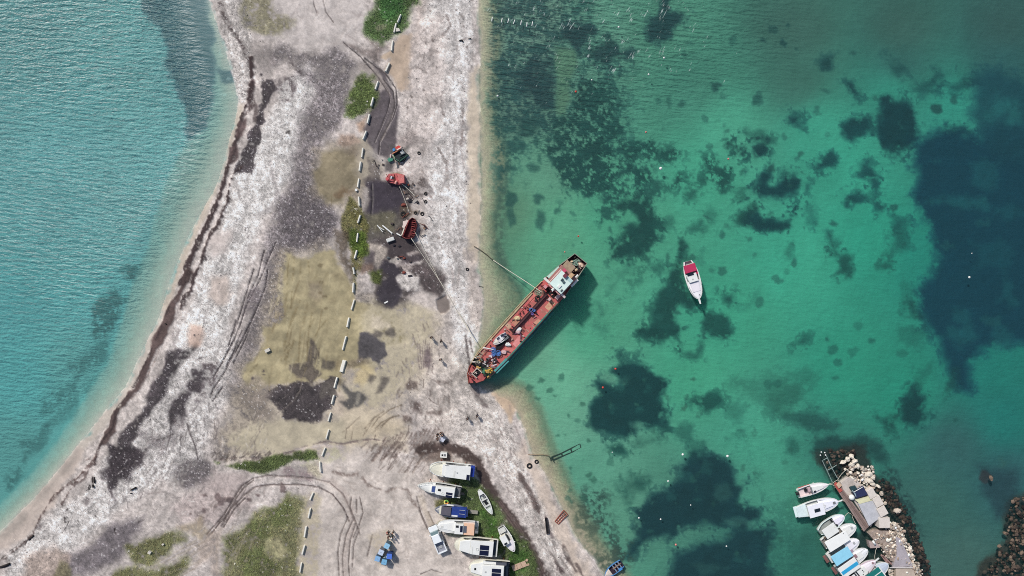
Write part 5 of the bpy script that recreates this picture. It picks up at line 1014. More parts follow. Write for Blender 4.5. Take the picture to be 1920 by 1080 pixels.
# pallets
pl = None
for x, y, lx, ly, lb in ((965, 1064, 9, 11.5, 'tan timber pallet, lowest left of the three in a row'), (973.6, 1060.6, 9, 11, 'tan timber pallet in the middle of the row'), (982.2, 1057.2, 9, 11, 'tan timber pallet at the upper right of the row of three')):
    z = zat(x, y); c = W(x, y, z + .1); t = thing('pallet', lb, 'pallet', c, 0, 'timber pallets below the beached boats')
    pw = mat((212, 182, 158), .85, .4, 4, bump=.4); a_ = R(22)
    for k in range(6):
        o_ = Matrix.Rotation(a_, 3, 'Z') @ Vector((0, (k - 2.5) * .17, .12)); MB().box(c + o_, (.82, .145, .03), a_).build('deck_board', pw, t)
    for k in (-1, 0, 1):
        o_ = Matrix.Rotation(a_, 3, 'Z') @ Vector((k * .36, 0, .05)); MB().box(c + o_, (.1, 1.0, .1), a_).build('bearer', WOOD, t)
piece('plank', 'small tan board above the right end of the pallet row', 'board', rect(987.6, 1050.5, 4, 4.4, 20), .12, mat((206, 176, 150), .85, .4, 4)); piece('plank', 'small tan board at the right end of the pallet row', 'board', rect(989.6, 1058.8, 5.5, 4, -18), .14, mat((200, 170, 144), .85, .4, 4))
# rusty grid frame on the waterline
gf = thing('rusty_frame', 'rusty red metal grid frame lying on the sandy waterline', 'metal frame', W(1052, 970, .15), 0)
g4 = [(1040.6, 977.6), (1057, 956.5), (1064, 964.6), (1047, 982.8)]
gw = [W(x, y, .3) for x, y in g4]
m_ = MB()
for k in range(4): m_.tube([gw[k], gw[(k + 1) % 4]], .075, 6)
m_.build('outer_frame', RUST, gf); 
for k in range(1, 6):
    t_ = k / 6; MB().tube([gw[0].lerp(gw[1], t_), gw[3].lerp(gw[2], t_)], .055, 6).build('cross_bar', RUST, gf)
MB().tube([gw[0].lerp(gw[3], .5), gw[1].lerp(gw[2], .5)], .06, 6).build('long_bar', RUST, gf)
# dark trough
tr = thing('trough', 'long narrow dark trough lying on the beach above the rusty frame', 'trough', G(1024.5, 986), 0)
ax = [(1021.6, 971), (1026, 971), (1029.4, 1000), (1025, 1001)]
z = zat(1024, 986); slab(ax, z - .02, z + .12).build('bottom', DARK, tr)
for k in range(4):
    A0, B0 = W(*ax[k], z + .2), W(*ax[(k + 1) % 4], z + .2); MB().box((A0 + B0) / 2, ((B0 - A0).length, .07, .3), math.atan2(B0.y - A0.y, B0.x - A0.x)).build('side_board', mat((74, 64, 66), .85, .5, 3), tr)
# sunken truss in the shallows
sk = thing('sunken_frame', 'dark sunken truss frame running out from the shore under water', 'sunken frame', W(1060, 845, -.6), 0)
DKW = mat((52, 66, 58), .9, .4, 3)
ra = [(1034, 857), (1052, 850), (1070, 841), (1087, 832)]; rb = [(1038, 862), (1055, 855), (1072, 848), (1089, 839)]
zz_ = [-.15, -.4, -.6, -.8]
MB().tube([W(x, y, z_) for (x, y), z_ in zip(ra, zz_)], .1).build('rail', DKW, sk); MB().tube([W(x, y, z_) for (x, y), z_ in zip(rb, zz_)], .1).build('rail', DKW, sk)
for p, q, z_ in zip(ra, rb, zz_): MB().tube([W(*p, z_), W(*q, z_)], .13).build('cross_bar', DKW, sk)
for dx_, dy_ in ((-6, -1), (-5, 4), (2, 7)): MB().tube([W(1036, 859, -.1), W(1036 + dx_, 859 + dy_, .02)], .08).build('bent_bar', DKW, sk)
tag(MB().tube([W(990, 852.5, .12), W(1003, 853, .1), W(1018, 852.6, .06), W(1030, 855, .0)], .05).build('chain', mat((130, 104, 84), .9, .4, 4), None, True, at=W(990, 852.5, .1)), 'thin rusty chain on the sand leading to the sunken frame', 'chain')

# ------------------------------------------------------------------ wrecks on the spit
wk = thing('red_bin', 'dark red open metal bin with white torn panel among black mud', 'metal bin', W(764, 430, .5), 0)
RD = mat((104, 38, 40), .6, .45, 1.6, dirtc=(70, 30, 32)); RDL = mat((160, 74, 72), .7, .5, 2.5, dirtc=(110, 52, 48))
e = lambda pts: [(690 + x / 10.286, 395 + y / 10.286) for x, y in pts]
FL = e([(790, 180), (880, 150), (890, 250), (860, 330), (840, 420), (810, 510), (700, 520), (665, 490), (720, 330)])
slab(FL, .5, .95).build('floor', RD, wk)
def wall(root, a, b, z0, z1, m, th=.09, name='side_panel'):
    A0, B0 = W(*a, z1), W(*b, z1); c = (A0 + B0) / 2; c.z = (z0 + z1) / 2
    return MB().box(c, ((B0 - A0).length, th, z1 - z0), math.atan2(B0.y - A0.y, B0.x - A0.x)).build(name, m, root)
ring = e([(665, 500), (790, 185), (850, 135), (900, 160), (935, 280), (905, 400), (870, 510), (810, 528), (720, 530)])
for k in range(len(ring)): wall(wk, ring[k], ring[(k + 1) % len(ring)], .5, 1.75 if k in (0, 7, 8) else 1.45, RDL if k in (0, 7, 8) else RD)
for k in range(9):
    y0 = 190 + k * 36; x0 = 870 - k * 3; wall(wk, *e([(x0 - 25, y0 + 12), (x0 + 55, y0 - 4)]), .6, 1.5, RDL if k % 2 else RD, .12, 'rib')
slab(e([(672, 205), (785, 175), (740, 270), (690, 350), (672, 290)]), .6, 1.3).build('torn_panel', mat((226, 208, 200), .7, .35, 2), wk)
slab(e([(690, 330), (720, 310), (660, 470), (635, 485)]), .6, 1.25).build('torn_panel', CREAM, wk)
gm = thing('red_machine', 'bright red rusty machinery block on the edge of dark mud', 'machine', W(742, 334, .5), 0)
f = lambda pts: [(690 + x / 10.286, 250 + y / 10.286) for x, y in pts]
RM = mat((196, 100, 102), .65, .5, 1.8, dirtc=(140, 56, 60)); 
slab(f([(330, 880), (400, 780), (560, 770), (700, 800), (715, 970), (560, 990), (480, 960), (400, 950)]), .4, 1.25).build('housing', RM, gm)
slab(f([(560, 790), (690, 805), (700, 950), (600, 970), (580, 880)]), 1.25, 1.7).build('cover', mat((206, 116, 112), .6, .5, 2), gm)
slab(f([(385, 800), (440, 780), (500, 860), (490, 930), (400, 900)]), 1.25, 1.5).build('frame', RM, gm)
slab(f([(415, 815), (500, 835), (500, 885), (430, 870)]), 1.45, 1.62).build('engine', DARK, gm); slab(f([(440, 820), (470, 830), (450, 880), (430, 870)]), 1.6, 1.68).build('bracket', mat((206, 206, 214), .5, .3, 2), gm)
for k, (x, y) in enumerate(((545, 935), (600, 905), (530, 965), (380, 900), (660, 870))): MB().ball(W(690 + x / 10.286, 250 + y / 10.286, 1.5), .22, 8, 6, jit=.15, seed=k).build('fitting', mat((196, 70, 84) if k % 2 else (226, 160, 150), .5, .4, 3), gm, True)
for k in range(7): wall(gm, *f([(350 + k * 50, 785 + (k % 3) * 8), (372 + k * 48, 830 + (k % 2) * 90)]), 1.2, 1.5, RUST, .08, 'rib')
gn = thing('green_machine', 'broken green and black machine frame with orange and blue top', 'machine', W(747, 290, .5), 0)
slab(f([(470, 400), (640, 300), (770, 400), (720, 500), (640, 550), (560, 540)]), .4, .85).build('tray', mat((38, 46, 50), .7, .5, 2), gn)
for a, b, c_, h_ in (((465, 395), (640, 295), (214, 132, 96), 1.3), ((470, 385), (520, 490), (150, 176, 140), 1.15), ((640, 300), (705, 385), (150, 160, 166), 1.2), ((705, 385), (610, 430), (70, 80, 84), 1.1), ((520, 490), (610, 540), (70, 110, 92), 1.0), ((610, 540), (775, 410), (50, 92, 78), 1.0)):
    wall(gn, *f([a, b]), .5, h_, mat(c_, .6, .4, 2), .12, 'frame_bar')
slab(f([(470, 300), (510, 280), (520, 330), (480, 345)]), .8, 1.35).build('panel', mat((66, 136, 200), .5, .3, 2), gn); slab(f([(520, 270), (590, 230), (640, 265), (560, 315)]), .8, 1.4).build('panel', mat((206, 66, 58), .5, .4, 2), gn)
slab(f([(550, 310), (640, 262), (645, 280), (565, 325)]), .9, 1.45).build('strip', mat((240, 210, 200), .5, .3, 2), gn)
slab(f([(370, 500), (420, 460), (490, 490), (470, 530), (400, 550)]), .45, .95).build('cowl', mat((66, 134, 112), .6, .4, 2), gn)
slab(f([(425, 405), (445, 405), (440, 470), (428, 470)]), .6, 1.1).build('lever', mat((220, 190, 190), .6, .3, 2), gn)
for k in range(8): wall(gn, *f([(640 + k * 14, 440 + (k % 2) * 20), (590 + k * 16, 530 - k * 6)]), .7, .95, mat((40, 62, 58), .7, .3, 2), .05, 'wire')
slab(f([(640, 330), (700, 380), (650, 405), (610, 360)]), .85, 1.0).build('plate', LGREY, gn)

# ------------------------------------------------------------------ ropes and the mooring chain
def rope(pts, r_, lb, m=ROPE, cat='rope', name='mooring_rope'):
    P = []
    for i in range(len(pts) - 1):
        a, b = Vector(W(*pts[i])), Vector(W(*pts[i + 1]))
        for k in range(6): P.append(a.lerp(b, k / 6) - Vector((0, 0, .12 * math.sin(math.pi * k / 6) * (a.z > .6))))
    P.append(Vector(W(*pts[-1])))
    return tag(MB().tube(P, r_, 6).build(name, m, None, True, at=P[0]), lb, cat)
rope([(898, 653, 2.6), (874, 611, .75), (852, 575, .65), (834, 542, .65), (807, 500, .7), (771, 447, 1.6)], .05, 'long pale rope from the rusty ship to the red metal bin', name='mooring_rope')
rope([(777, 433, 1.4), (800, 478, .7), (822, 522, .66), (834, 542, .66)], .05, 'thin second rope running beside the long ship rope below the red bin')
rope([(896, 652, 2.6), (874, 608, .8), (860, 586, .7)], .06, 'short pale rope beside the ship end of the long rope')
rope([(1016, 548, 2.8), (986, 528, 1.6), (955, 508, .7), (925, 488, .05)], .055, 'white rope from the ship deck out to the shallow water')
rope([(925, 488, .04), (912, 477, .05), (900, 468, .25), (888, 461, .4)], .06, 'dark chain in the shallow water at the shore end of the white rope', mat((92, 84, 70), .9, .4, 5), 'chain', 'mooring_chain')
rope([(748, 340, 1.6), (760, 350, 1.0), (779, 368, .65)], .06, 'short thick white rope on the right of the red machine')
rope([(749, 350, 1.0), (758, 372, .65), (768, 400, .7)], .045, 'thin rope from the red machine down to the tyres')
# ------------------------------------------------------------------ boats
def boat(name, label, stern, bow, beam, zb, zd, hullc=WHITE, deckc=WHITE, rimc=WHITE, p=2.2, sw=.85, tm=.42, td=.55, sole=.5, sheer=.12, group=None, rim=.13, e=.72, keelc=None, solec=None, cat='boat'):
    A0, B0 = W(*stern, zd), W(*bow, zd); L_ = (B0 - A0).length; ang = math.atan2(B0.y - A0.y, B0.x - A0.x)
    hb0 = beam * S * (CAM_H - zd) / CAM_H / 2
    base = (A0 + B0) / 2; base.z = zb
    t = thing(name, label, cat, base, ang, group)
    ux = Vector((math.cos(ang), math.sin(ang), 0)); uy = Vector((-ux.y, ux.x, 0))
    N_ = 22
    def hb(q):
        if q < tm: return hb0 * (sw + (1 - sw) * math.sin(math.pi / 2 * q / tm))
        return hb0 * max(0.0, 1 - ((q - tm) / (1 - tm)) ** p) ** e
    def zg(q): return zd + sheer * q * q
    def P(q, y, z): 
        v = A0 + ux * (q * L_) + uy * y; v.z = z; return v
    qs = [i / (N_ - 1) for i in range(N_)]; qs = [1 - (1 - q) ** 1.35 for q in qs]
    m_ = MB(); V_ = []; 
    H = zd - zb
    for q in qs:
        h = max(hb(q), .015); rk = max(0, q - .75) / .25
        ring_ = []
        for y, k in ((1, 1), (.97, .62), (.82, .30), (.45, .06), (0, 0), (-.45, .06), (-.82, .30), (-.97, .62), (-1, 1)):
            kk = k + (1 - k) * rk * .55
            ring_.append(P(q, h * y, zb + (zg(q) - zb) * kk))
        V_ += ring_
    F_ = []
    for i in range(N_ - 1):
        for k in range(8): F_.append((i * 9 + k, i * 9 + k + 1, (i + 1) * 9 + k + 1, (i + 1) * 9 + k))
    F_.append(tuple(range(9)))
    m_.add(V_, F_).build('hull', hullc, t, True)
    # gunwale rim
    m_ = MB(); V_ = []; F_ = []
    for q in qs:
        h = hb(q) + .03; hi = max(h - rim, .0); V_ += [P(q, h, zg(q) - .05), P(q, h, zg(q) + .05), P(q, hi, zg(q) + .05), P(q, hi, zg(q) - .03), P(q, -hi, zg(q) - .03), P(q, -hi, zg(q) + .05), P(q, -h, zg(q) + .05), P(q, -h, zg(q) - .05)]
    for i in range(N_ - 1):
        for k in (0, 1, 2, 4, 5, 6): F_.append((i * 8 + k, i * 8 + k + 1, i * 8 + 8 + k + 1, i * 8 + 8 + k))
    F_.append((1, 2, 5, 6)); F_.append((0, 1, 6, 7)); F_.append((2, 3, 4, 5))
    m_.add(V_, F_).build('gunwale', rimc, t)
    # foredeck with a little camber, cockpit sole
    m_ = MB(); V_ = []; F_ = []; fq = [td + (1 - td) * i / 11 for i in range(12)]
    for q in fq:
        h = max(hb(q) - rim + .02, .005); V_ += [P(q, y * h, zg(q) + .02 + .10 * (1 - y * y)) for y in (-1, -.6, 0, .6, 1)]
    for i in range(11):
        for k in range(4): F_.append((i * 5 + k, i * 5 + k + 1, i * 5 + 6 + k, i * 5 + 5 + k))
    n_ = len(V_); h = hb(td) - rim + .02; V_ += [P(td, y * h, zd - sole) for y in (-1, 1)]; F_.append((0, 1, 2, 3, 4, n_ + 1, n_))
    m_.add(V_, F_).build('foredeck', deckc, t, False)
    m_ = MB(); V_ = []; F_ = []; cq = [td * i / 9 for i in range(10)]
    for q in cq:
        h = hb(q) - rim + .02; V_ += [P(q, h, zg(q)), P(q, h * .96, zd - sole), P(q, -h * .96, zd - sole), P(q, -h, zg(q))]
    for i in range(9):
        for k in range(3): F_.append((i * 4 + k, i * 4 + k + 1, i * 4 + 4 + k + 1, i * 4 + 4 + k))
    F_.append((0, 1, 2, 3)); n_ = len(V_) - 4; F_.append((n_, n_ + 1, n_ + 2, n_ + 3))
    m_.add(V_, F_).build('cockpit', solec or OFFW, t)
    def q4(q0, q1, y0, y1, z0, z1, k0=1.0, y0b=None, y1b=None):
        """plan patch in boat fractions: q along (0 stern), y across (-1..1 of half beam)"""
        y0b = y0 if y0b is None else y0b; y1b = y1 if y1b is None else y1b
        pts = [P(q0, y0 * hb0, 0), P(q0, y1 * hb0, 0), P(q1, y1b * hb0, 0), P(q1, y0b * hb0, 0)]
        return MB().prism([tuple(v[:2]) for v in pts], z0, z1, k0)
    t_ = dict(root=t, P=P, q4=q4, hb0=hb0, L=L_, ux=ux, uy=uy, ang=ang, zd=zd, zg=zg, hb=hb, zb=zb)
    return t_
def part(b, nm, m, q0, q1, y0, y1, z0, z1, k0=1.0, y0b=None, y1b=None, parent=None):
    return b['q4'](q0, q1, y0, y1, b['zd'] + z0, b['zd'] + z1, k0, y0b, y1b).build(nm, m, parent or b['root'])
def bow_rail(b, q0=.55, h=.45):
    P, hb = b['P'], b['hb']; m_ = MB()
    for s_ in (1, -1): m_.tube([P(q, s_ * max(hb(q) - .08, .02), b['zg'](q) + h) for q in [q0 + (1 - q0) * i / 9 for i in range(10)]], .02, 5)
    m_.build('bow_rail', STEEL, b['root'])
    for i in range(1, 9, 2):
        q = q0 + (1 - q0) * i / 9
        for s_ in (1, -1): MB().tube([P(q, s_ * (hb(q) - .08), b['zg'](q)), P(q, s_ * (hb(q) - .08), b['zg'](q) + h)], .018, 5).build('rail_post', STEEL, b['root'])
def outboard(b, y=0.0, c=DARK):
    P = b['P']; L_ = b['L']; o = MB().box(P(-.35 / L_, y * b['hb0'], b['zd'] + .2), (.55, .38, .45), b['ang']).build('outboard_motor', c, b['root'])
    MB().tube([P(-.3 / L_, y * b['hb0'], b['zd']), P(-.34 / L_, y * b['hb0'], b['zd'] - .9)], [.12, .08], 8).build('shaft', DARK, o)
    return o
def windows(b, q0, q1, y, z0, z1, nm='side_window'):
    for s_ in (1, -1): part(b, nm, GLASS, q0, q1, s_ * y - .02, s_ * y + .02, z0, z1)
def props(b, zground, n=3):
    P = b['P']
    for i in range(n):
        q = .15 + .6 * i / (n - 1)
        for s_ in (1, -1):
            MB().tube([P(q, s_ * b['hb0'] * .6, b['zb'] + .45), P(q, s_ * b['hb0'] * .9, zground)], .06, 6).build('support_prop', RUST, b['root'])
    for q in (.2, .6): MB().box(P(q, 0, (b['zb'] + zground) / 2), (.4, .5, max(b['zb'] - zground, .1) + .1), b['ang']).build('keel_block', WOOD, b['root'])

GZ = .5
LAND_G = 'boats laid up on the grass'
k1 = lambda x, y: (775 + x / 8.506, 850 + y / 8.506)
k2 = lambda x, y: (785 + x / 8.727, 960 + y / 8.727)
# 1: broad hardtop cruiser with a blue stern cover
b = boat('motor_cruiser', 'broad cream cruiser with hardtop and bright blue stern cover, topmost beached boat', (882.5, 885.2), (805.0, 876.6), 28.5, GZ + .35, GZ + 1.7, CREAM, CREAM, WHITE, e=.5, p=3.0, sw=.98, tm=.5, td=.62, sole=.4, group=LAND_G)
part(b, 'cabin', WHITE, .08, .68, -.84, .84, -.1, .75, 1.04, -.7, .7); part(b, 'hardtop', WHITE, .0, .60, -.90, .90, .8, .92, 1.0, -.80, .80)
o = part(b, 'windscreen', GLASS, .63, .675, -.66, .66, .1, .72, 1.1, -.56, .56); part(b, 'solar_panel', SOLAR, .01, .085, .2, .86, .92, .96)
part(b, 'roof_hatch', LGREY, .30, .33, .02, .16, .92, 1.0); part(b, 'side_slot', DARK, .70, .84, -.80, -.74, .03, .16); part(b, 'side_slot', GREY, .52, .62, -.74, -.66, .92, .94); part(b, 'roof_step', OFFW, .36, .40, -.1, .7, .92, .95); part(b, 'deck_step', CREAM, .64, .90, -.5, .5, .05, .2, 1.1, -.25, .25)
part(b, 'stern_cover', mat((40, 66, 160), .6, .5, 2, dirtc=(20, 34, 96)), -.09, .02, -.86, .55, -.3, .3); part(b, 'swim_platform', OFFW, -.07, .0, -.8, .8, -1.0, -.9); windows(b, .12, .6, .84, .3, .6); props(b, GZ); bow_rail(b, .7)
# 2: sharp-bowed cabin boat with solar panels
b = boat('cabin_boat', 'white pointed cabin boat with blue windscreen, black hatch and two solar panels', k1(760, 622), k1(70, 508), 23.5, GZ + .3, GZ + 1.55, WHITE, WHITE, OFFW, p=1.9, sw=.92, tm=.42, td=.60, sole=.6, group=LAND_G, solec=mat((150, 150, 152), .6, .4, 2))
part(b, 'cabin', WHITE, .14, .68, -.72, .80, -.1, .7, 1.03, -.5, .6); part(b, 'cabin_roof', WHITE, .14, .56, -.62, .86, .7, .8, 1.0, -.56, .74)
part(b, 'windscreen', mat((70, 88, 140), .1, .3, 2, spec=.6), .585, .665, -.5, .56, .3, .72, 1.06, -.42, .46); part(b, 'roof_hatch', DARK, .455, .52, -.2, .14, .8, .85)
for y0 in (.12, .56): part(b, 'solar_panel', SOLAR, .18, .33, y0, y0 + .36, .8, .84)
MB().torus(b['P'](.40, .42 * b['hb0'], b['zd'] + .84), .2, .03, 16, 5).build('ring', OFFW, b['root']); part(b, 'side_cut', DARK, .17, .34, -.80, -.62, -.05, .1); part(b, 'side_cut', GREY, .40, .56, -.72, -.64, .05, .12); part(b, 'deck_hatch', DARK, .90, .925, -.08, .10, .1, .2); part(b, 'anchor_winch', GREY, .955, .97, -.06, .08, .1, .25); part(b, 'bench', mat((110, 112, 116), .7, .4, 2), .02, .12, -.6, .7, -.5, -.2)
outboard(b, .1); props(b, GZ); bow_rail(b, .66)
# 3: grey inflatable-sided boat with blue cover
b = boat('tube_boat', 'grey boat with dark canopy, blue cover and solar panels on a trailer', k1(872, 945), k1(345, 890), 24.5, GZ + .35, GZ + 1.35, mat((160, 160, 168), .5, .4, 1.5), mat((186, 184, 184), .5, .3, 1.5), mat((120, 124, 138), .5, .4, 1.5), p=2.6, sw=.45, tm=.38, td=.78, sole=.4, rim=.26, group=LAND_G)
part(b, 'canopy', mat((96, 92, 102), .7, .35, 2), .51, .80, -.62, .62, .3, .62, 1.06, -.55, .55); part(b, 'boat_cover', mat((42, 66, 140), .6, .45, 2, dirtc=(24, 40, 92)), .05, .50, -.80, .76, .05, .42, 1.04, -.70, .70)
for y0 in (-.34, .24): part(b, 'solar_panel', mat((40, 56, 120), .2, .2, 3), .10, .25, y0, y0 + .48, .42, .46)
for y0 in (-.36, .22): part(b, 'panel_frame', OFFW, .09, .26, y0 - .04, y0 + .0, .44, .47)
part(b, 'white_strip', WHITE, .30, .48, .48, .70, .42, .45); part(b, 'bow_pad', CREAM, .80, .86, -.6, .55, .12, .3); part(b, 'side_pad', WHITE, .45, .66, -.98, -.78, .08, .2); part(b, 'stern_cap', mat((50, 62, 110), .5, .3, 2), .0, .06, -.5, .6, .1, .3)
tr_ = b['P']; 
for y_ in (-.25, .25): MB().tube([tr_(.3, y_ * b['hb0'], GZ + .35), tr_(-.30, y_ * .3 * b['hb0'], GZ + .35)], .07, 6).build('trailer_rail', STEEL, b['root'])
part(b, 'trailer_deck', mat((150, 146, 136), .8, .4, 3), -.29, -.04, -.24, .3, -.75, -.66)
for s_ in (1, -1): MB().torus(tr_(.35, s_ * b['hb0'] * .8, GZ + .28), .2, .09, 14, 6, tilt=(R(90), 0)).build('trailer_wheel', TYRE, b['root'])
# 4: white boat with tan stern deck
b = boat('cabin_boat', 'white cabin boat with tan stern deck, lying beside the pickup', k2(920, 255), k2(305, 222), 24.5, GZ + .3, GZ + 1.6, WHITE, WHITE, WHITE, e=.5, p=3.0, sw=.98, tm=.5, td=.55, sole=.5, group=LAND_G)
part(b, 'trunk_cabin', WHITE, .50, .93, -.72, .72, .0, .25, 1.05, -.3, .3); part(b, 'cabin_roof', WHITE, .30, .53, -.55, .92, .2, .75, 1.05); part(b, 'roof_hatch', DARK, .425, .50, -.42, -.08, .75, .8)
part(b, 'solar_panel', SOLAR, .315, .385, -.36, .58, .75, .79); part(b, 'awning', mat((92, 96, 108), .5, .3, 2), .215, .30, -.34, .66, .6, .66); part(b, 'stern_deck', mat((232, 184, 152), .7, .35, 2.5, dirtc=(214, 206, 200)), .01, .295, -.78, 1.04, .5, .58); part(b, 'deck_trim', mat((236, 216, 206), .6, .3, 2), .0, .31, -.95, -.78, .5, .55)
part(b, 'swim_platform', OFFW, -.09, .0, -.75, .9, -.9, -.8); part(b, 'ladder', STEEL, -.05, -.02, .2, .5, -.8, .3); part(b, 'side_window', DARK, .55, .72, .88, .96, .0, .08); windows(b, .32, .5, .86, .3, .55); part(b, 'deck_line', OFFW, .84, .9, -.1, .2, .2, .3); props(b, GZ); outboard(b, .6, GREY)
# 5: big white cruiser with a full roof and two solar panels
b = boat('motor_cruiser', 'large white cruiser with full-length roof, two black solar panels and grey stern', k2(1292, 588), k2(583, 520), 33, GZ + .35, GZ + 1.75, CREAM, CREAM, CREAM, e=.5, p=2.8, sw=.95, tm=.5, td=.6, sole=.6, group=LAND_G, solec=mat((132, 130, 140), .6, .4, 2))
part(b, 'cabin', CREAM, .12, .86, -.84, .84, .0, .7, 1.03, -.55, .55); part(b, 'cabin_roof', WHITE, .10, .62, -.86, .90, .72, .84, 1.0, -.78, .78); part(b, 'front_roof', WHITE, .625, .86, -.76, .76, .6, .74, 1.1, -.5, .5)
for y0 in (-.36, .24): part(b, 'solar_panel', SOLAR, .195, .405, y0, y0 + .54, .84, .88)
MB().torus(b['P'](.46, .15 * b['hb0'], b['zd'] + .9), .22, .03, 16, 5).build('ring', OFFW, b['root']); part(b, 'aft_window', GLASS, .035, .10, -.74, .82, .0, .3, 1.05); part(b, 'stern_arch', OFFW, .0, .03, -.9, .9, .1, .5); part(b, 'deck_cleat', LGREY, .925, .95, -.12, .05, .1, .2); windows(b, .2, .8, .83, .25, .5); props(b, GZ); part(b, 'roof_rib', OFFW, .56, .575, -.1, .8, .84, .86)
# 6: cruiser cut by the lower edge
b = boat('motor_cruiser', 'white cruiser at the bottom edge with round black hatch and solar panels', k2(1486, 945), k2(818, 905), 34, GZ + .35, GZ + 1.75, CREAM, CREAM, CREAM, e=.5, p=3.0, sw=.95, tm=.5, td=.6, sole=.6, group=LAND_G, solec=mat((92, 92, 104), .6, .4, 2))
part(b, 'trunk_cabin', WHITE, .64, .94, -.72, .72, .0, .45, 1.05, -.4, .4); part(b, 'cabin_roof', WHITE, .14, .66, -.52, .95, .5, .86, 1.04); part(b, 'side_deck', WHITE, .3, .66, -.9, -.55, .1, .4); part(b, 'bow_hatch', DARK, .815, .86, -.1, .14, .45, .5)
for y0 in (-.24, .24): part(b, 'solar_panel', SOLAR, .205, .43, y0, y0 + .42, .86, .9)
part(b, 'dark_cover', mat((86, 88, 98), .6, .35, 2), .08, .34, -.86, -.58, .3, .55); part(b, 'stern_window', GLASS, .03, .12, -.78, .8, -.1, .2); part(b, 'vent', LGREY, .56, .6, .1, .24, .86, .92); windows(b, .2, .6, .93, .2, .5); props(b, GZ)
# 7: small white cabin boat
b = boat('cabin_boat', 'small white boat with offset square cabin in the grass by the track', k2(1345, 245), k2(1565, 645), 18.5, GZ + .1, GZ + 1.05, WHITE, mat((234, 226, 232), .4, .25, 1), WHITE, p=2.3, sw=.7, tm=.45, td=.58, sole=.4, group=LAND_G)
part(b, 'cabin', CREAM, .27, .60, -1.12, .12, .0, .75, 1.02); part(b, 'cabin_roof', WHITE, .26, .61, -1.16, .14, .75, .83); part(b, 'roof_window', GLASS, .525, .595, -.92, -.25, .83, .86); part(b, 'side_deck_slot', DARK, .30, .62, .14, .34, .0, .05); part(b, 'bench', OFFW, .04, .22, -.7, .6, -.1, .05); MB().ball(b['P'](.93, 0, b['zd'] + .2), .09, 8, 6).build('bow_cleat', DARK, b['root'])
for q in (.45, .7): MB().ball(b['P'](q, .98 * b['hb0'], b['zd']), .12, 8, 6, (1.4, 1, 1)).build('fender', OFFW, b['root'], True)
MB().tube([b['P'](.6, -1.0 * b['hb0'], b['zd'] + .1), b['P'](.66, -1.25 * b['hb0'], b['zd'] + .4)], .03, 5).build('pole', STEEL, b['root'])
# 8: white rowing dinghy
b = boat('dinghy', 'slim white double-ended dinghy with dark gear inside, on the grass', k1(1045, 582), k1(1258, 968), 14, GZ, GZ + .6, WHITE, mat((222, 228, 222), .5, .3, 1), WHITE, p=2.2, sw=.25, tm=.42, td=.76, sole=.35, group=LAND_G, solec=mat((206, 212, 206), .5, .3, 1.5))
part(b, 'stern_deck', WHITE, .03, .2, -.5, .5, -.02, .05, 1.0, -.8, .8); part(b, 'thwart', OFFW, .38, .43, -.8, .8, -.1, -.03); part(b, 'thwart', OFFW, .62, .68, -.85, .85, -.1, -.03)
part(b, 'gear', DARK, .47, .62, -.34, -.12, -.3, .0); part(b, 'gear', DARK, .44, .5, -.5, .3, -.3, -.02); part(b, 'gear', DARK, .55, .62, -.12, .4, -.3, -.05); part(b, 'gear', GREY, .24, .27, -.2, .6, -.3, -.08); part(b, 'gear', GREY, .24, .36, .45, .6, -.3, -.08); part(b, 'gear', GREY, .33, .36, -.1, .5, -.3, -.08)

# anchored motorboat with the crimson cover
g_ = lambda x, y: (1260 + x / 9, 470 + y / 9)
b = boat('motorboat', 'white motorboat with crimson cockpit cover anchored alone in the bay', g_(265, 180), g_(452, 815), 27, -.35, .95, WHITE, mat((238, 236, 240), .4, .2, 1), WHITE, e=.56, p=2.7, sw=.55, tm=.38, td=.52, sole=.45, rim=.2)
CR = mat((190, 52, 92), .7, .3, 2, dirtc=(150, 40, 74)); part(b, 'cockpit_cover', CR, .09, .285, -.74, .80, .05, .45, 1.03, -.84, .80); part(b, 'side_cover', CR, .28, .37, .58, .88, .0, .15)
part(b, 'cabin', WHITE, .33, .54, -.86, .56, .0, .55, 1.04, -.66, .56); part(b, 'windscreen', GLASS, .30, .37, -.72, .20, .3, .6); part(b, 'roof_mark', GREY, .46, .49, -.2, -.06, .55, .58); part(b, 'fore_cabin', mat((236, 230, 236), .4, .2, 1), .56, .80, -.62, .62, .1, .25, 1.04, -.5, .5); MB().ball(b['P'](.895, .22 * b['hb0'], b['zd'] + .25), .1, 8, 6).build('bow_cleat', GREY, b['root'])
part(b, 'bow_sprit', WHITE, .95, 1.13, -.16, .16, .1, .2, 1.0, -.10, .10); bow_rail(b, .62, .3)

# pickup
pk = thing('pickup_truck', 'white pickup truck with open grey load bed parked on the sand', 'pickup', W(820, 1010, GZ), 0)
FC, RC = k2(222, 232), k2(398, 655)
A0, B0 = W(*RC, GZ + .9), W(*FC, GZ + .9); ang = math.atan2(B0.y - A0.y, B0.x - A0.x); L_ = (B0 - A0).length; ux = Vector((math.cos(ang), math.sin(ang), 0)); uy = Vector((-ux.y, ux.x, 0))
def tq(q0, q1, y0, y1, z0, z1, nm, m, k0=1.0, y0b=None, y1b=None, parent=None):
    y0b = y0 if y0b is None else y0b; y1b = y1 if y1b is None else y1b
    pts = [A0 + ux * (q0 * L_) + uy * y0, A0 + ux * (q0 * L_) + uy * y1, A0 + ux * (q1 * L_) + uy * y1b, A0 + ux * (q1 * L_) + uy * y0b]
    return MB().prism([tuple(v[:2]) for v in pts], GZ + z0, GZ + z1, k0).build(nm, m, parent or pk)
TW = mat((236, 240, 244), .25, .12, 1)
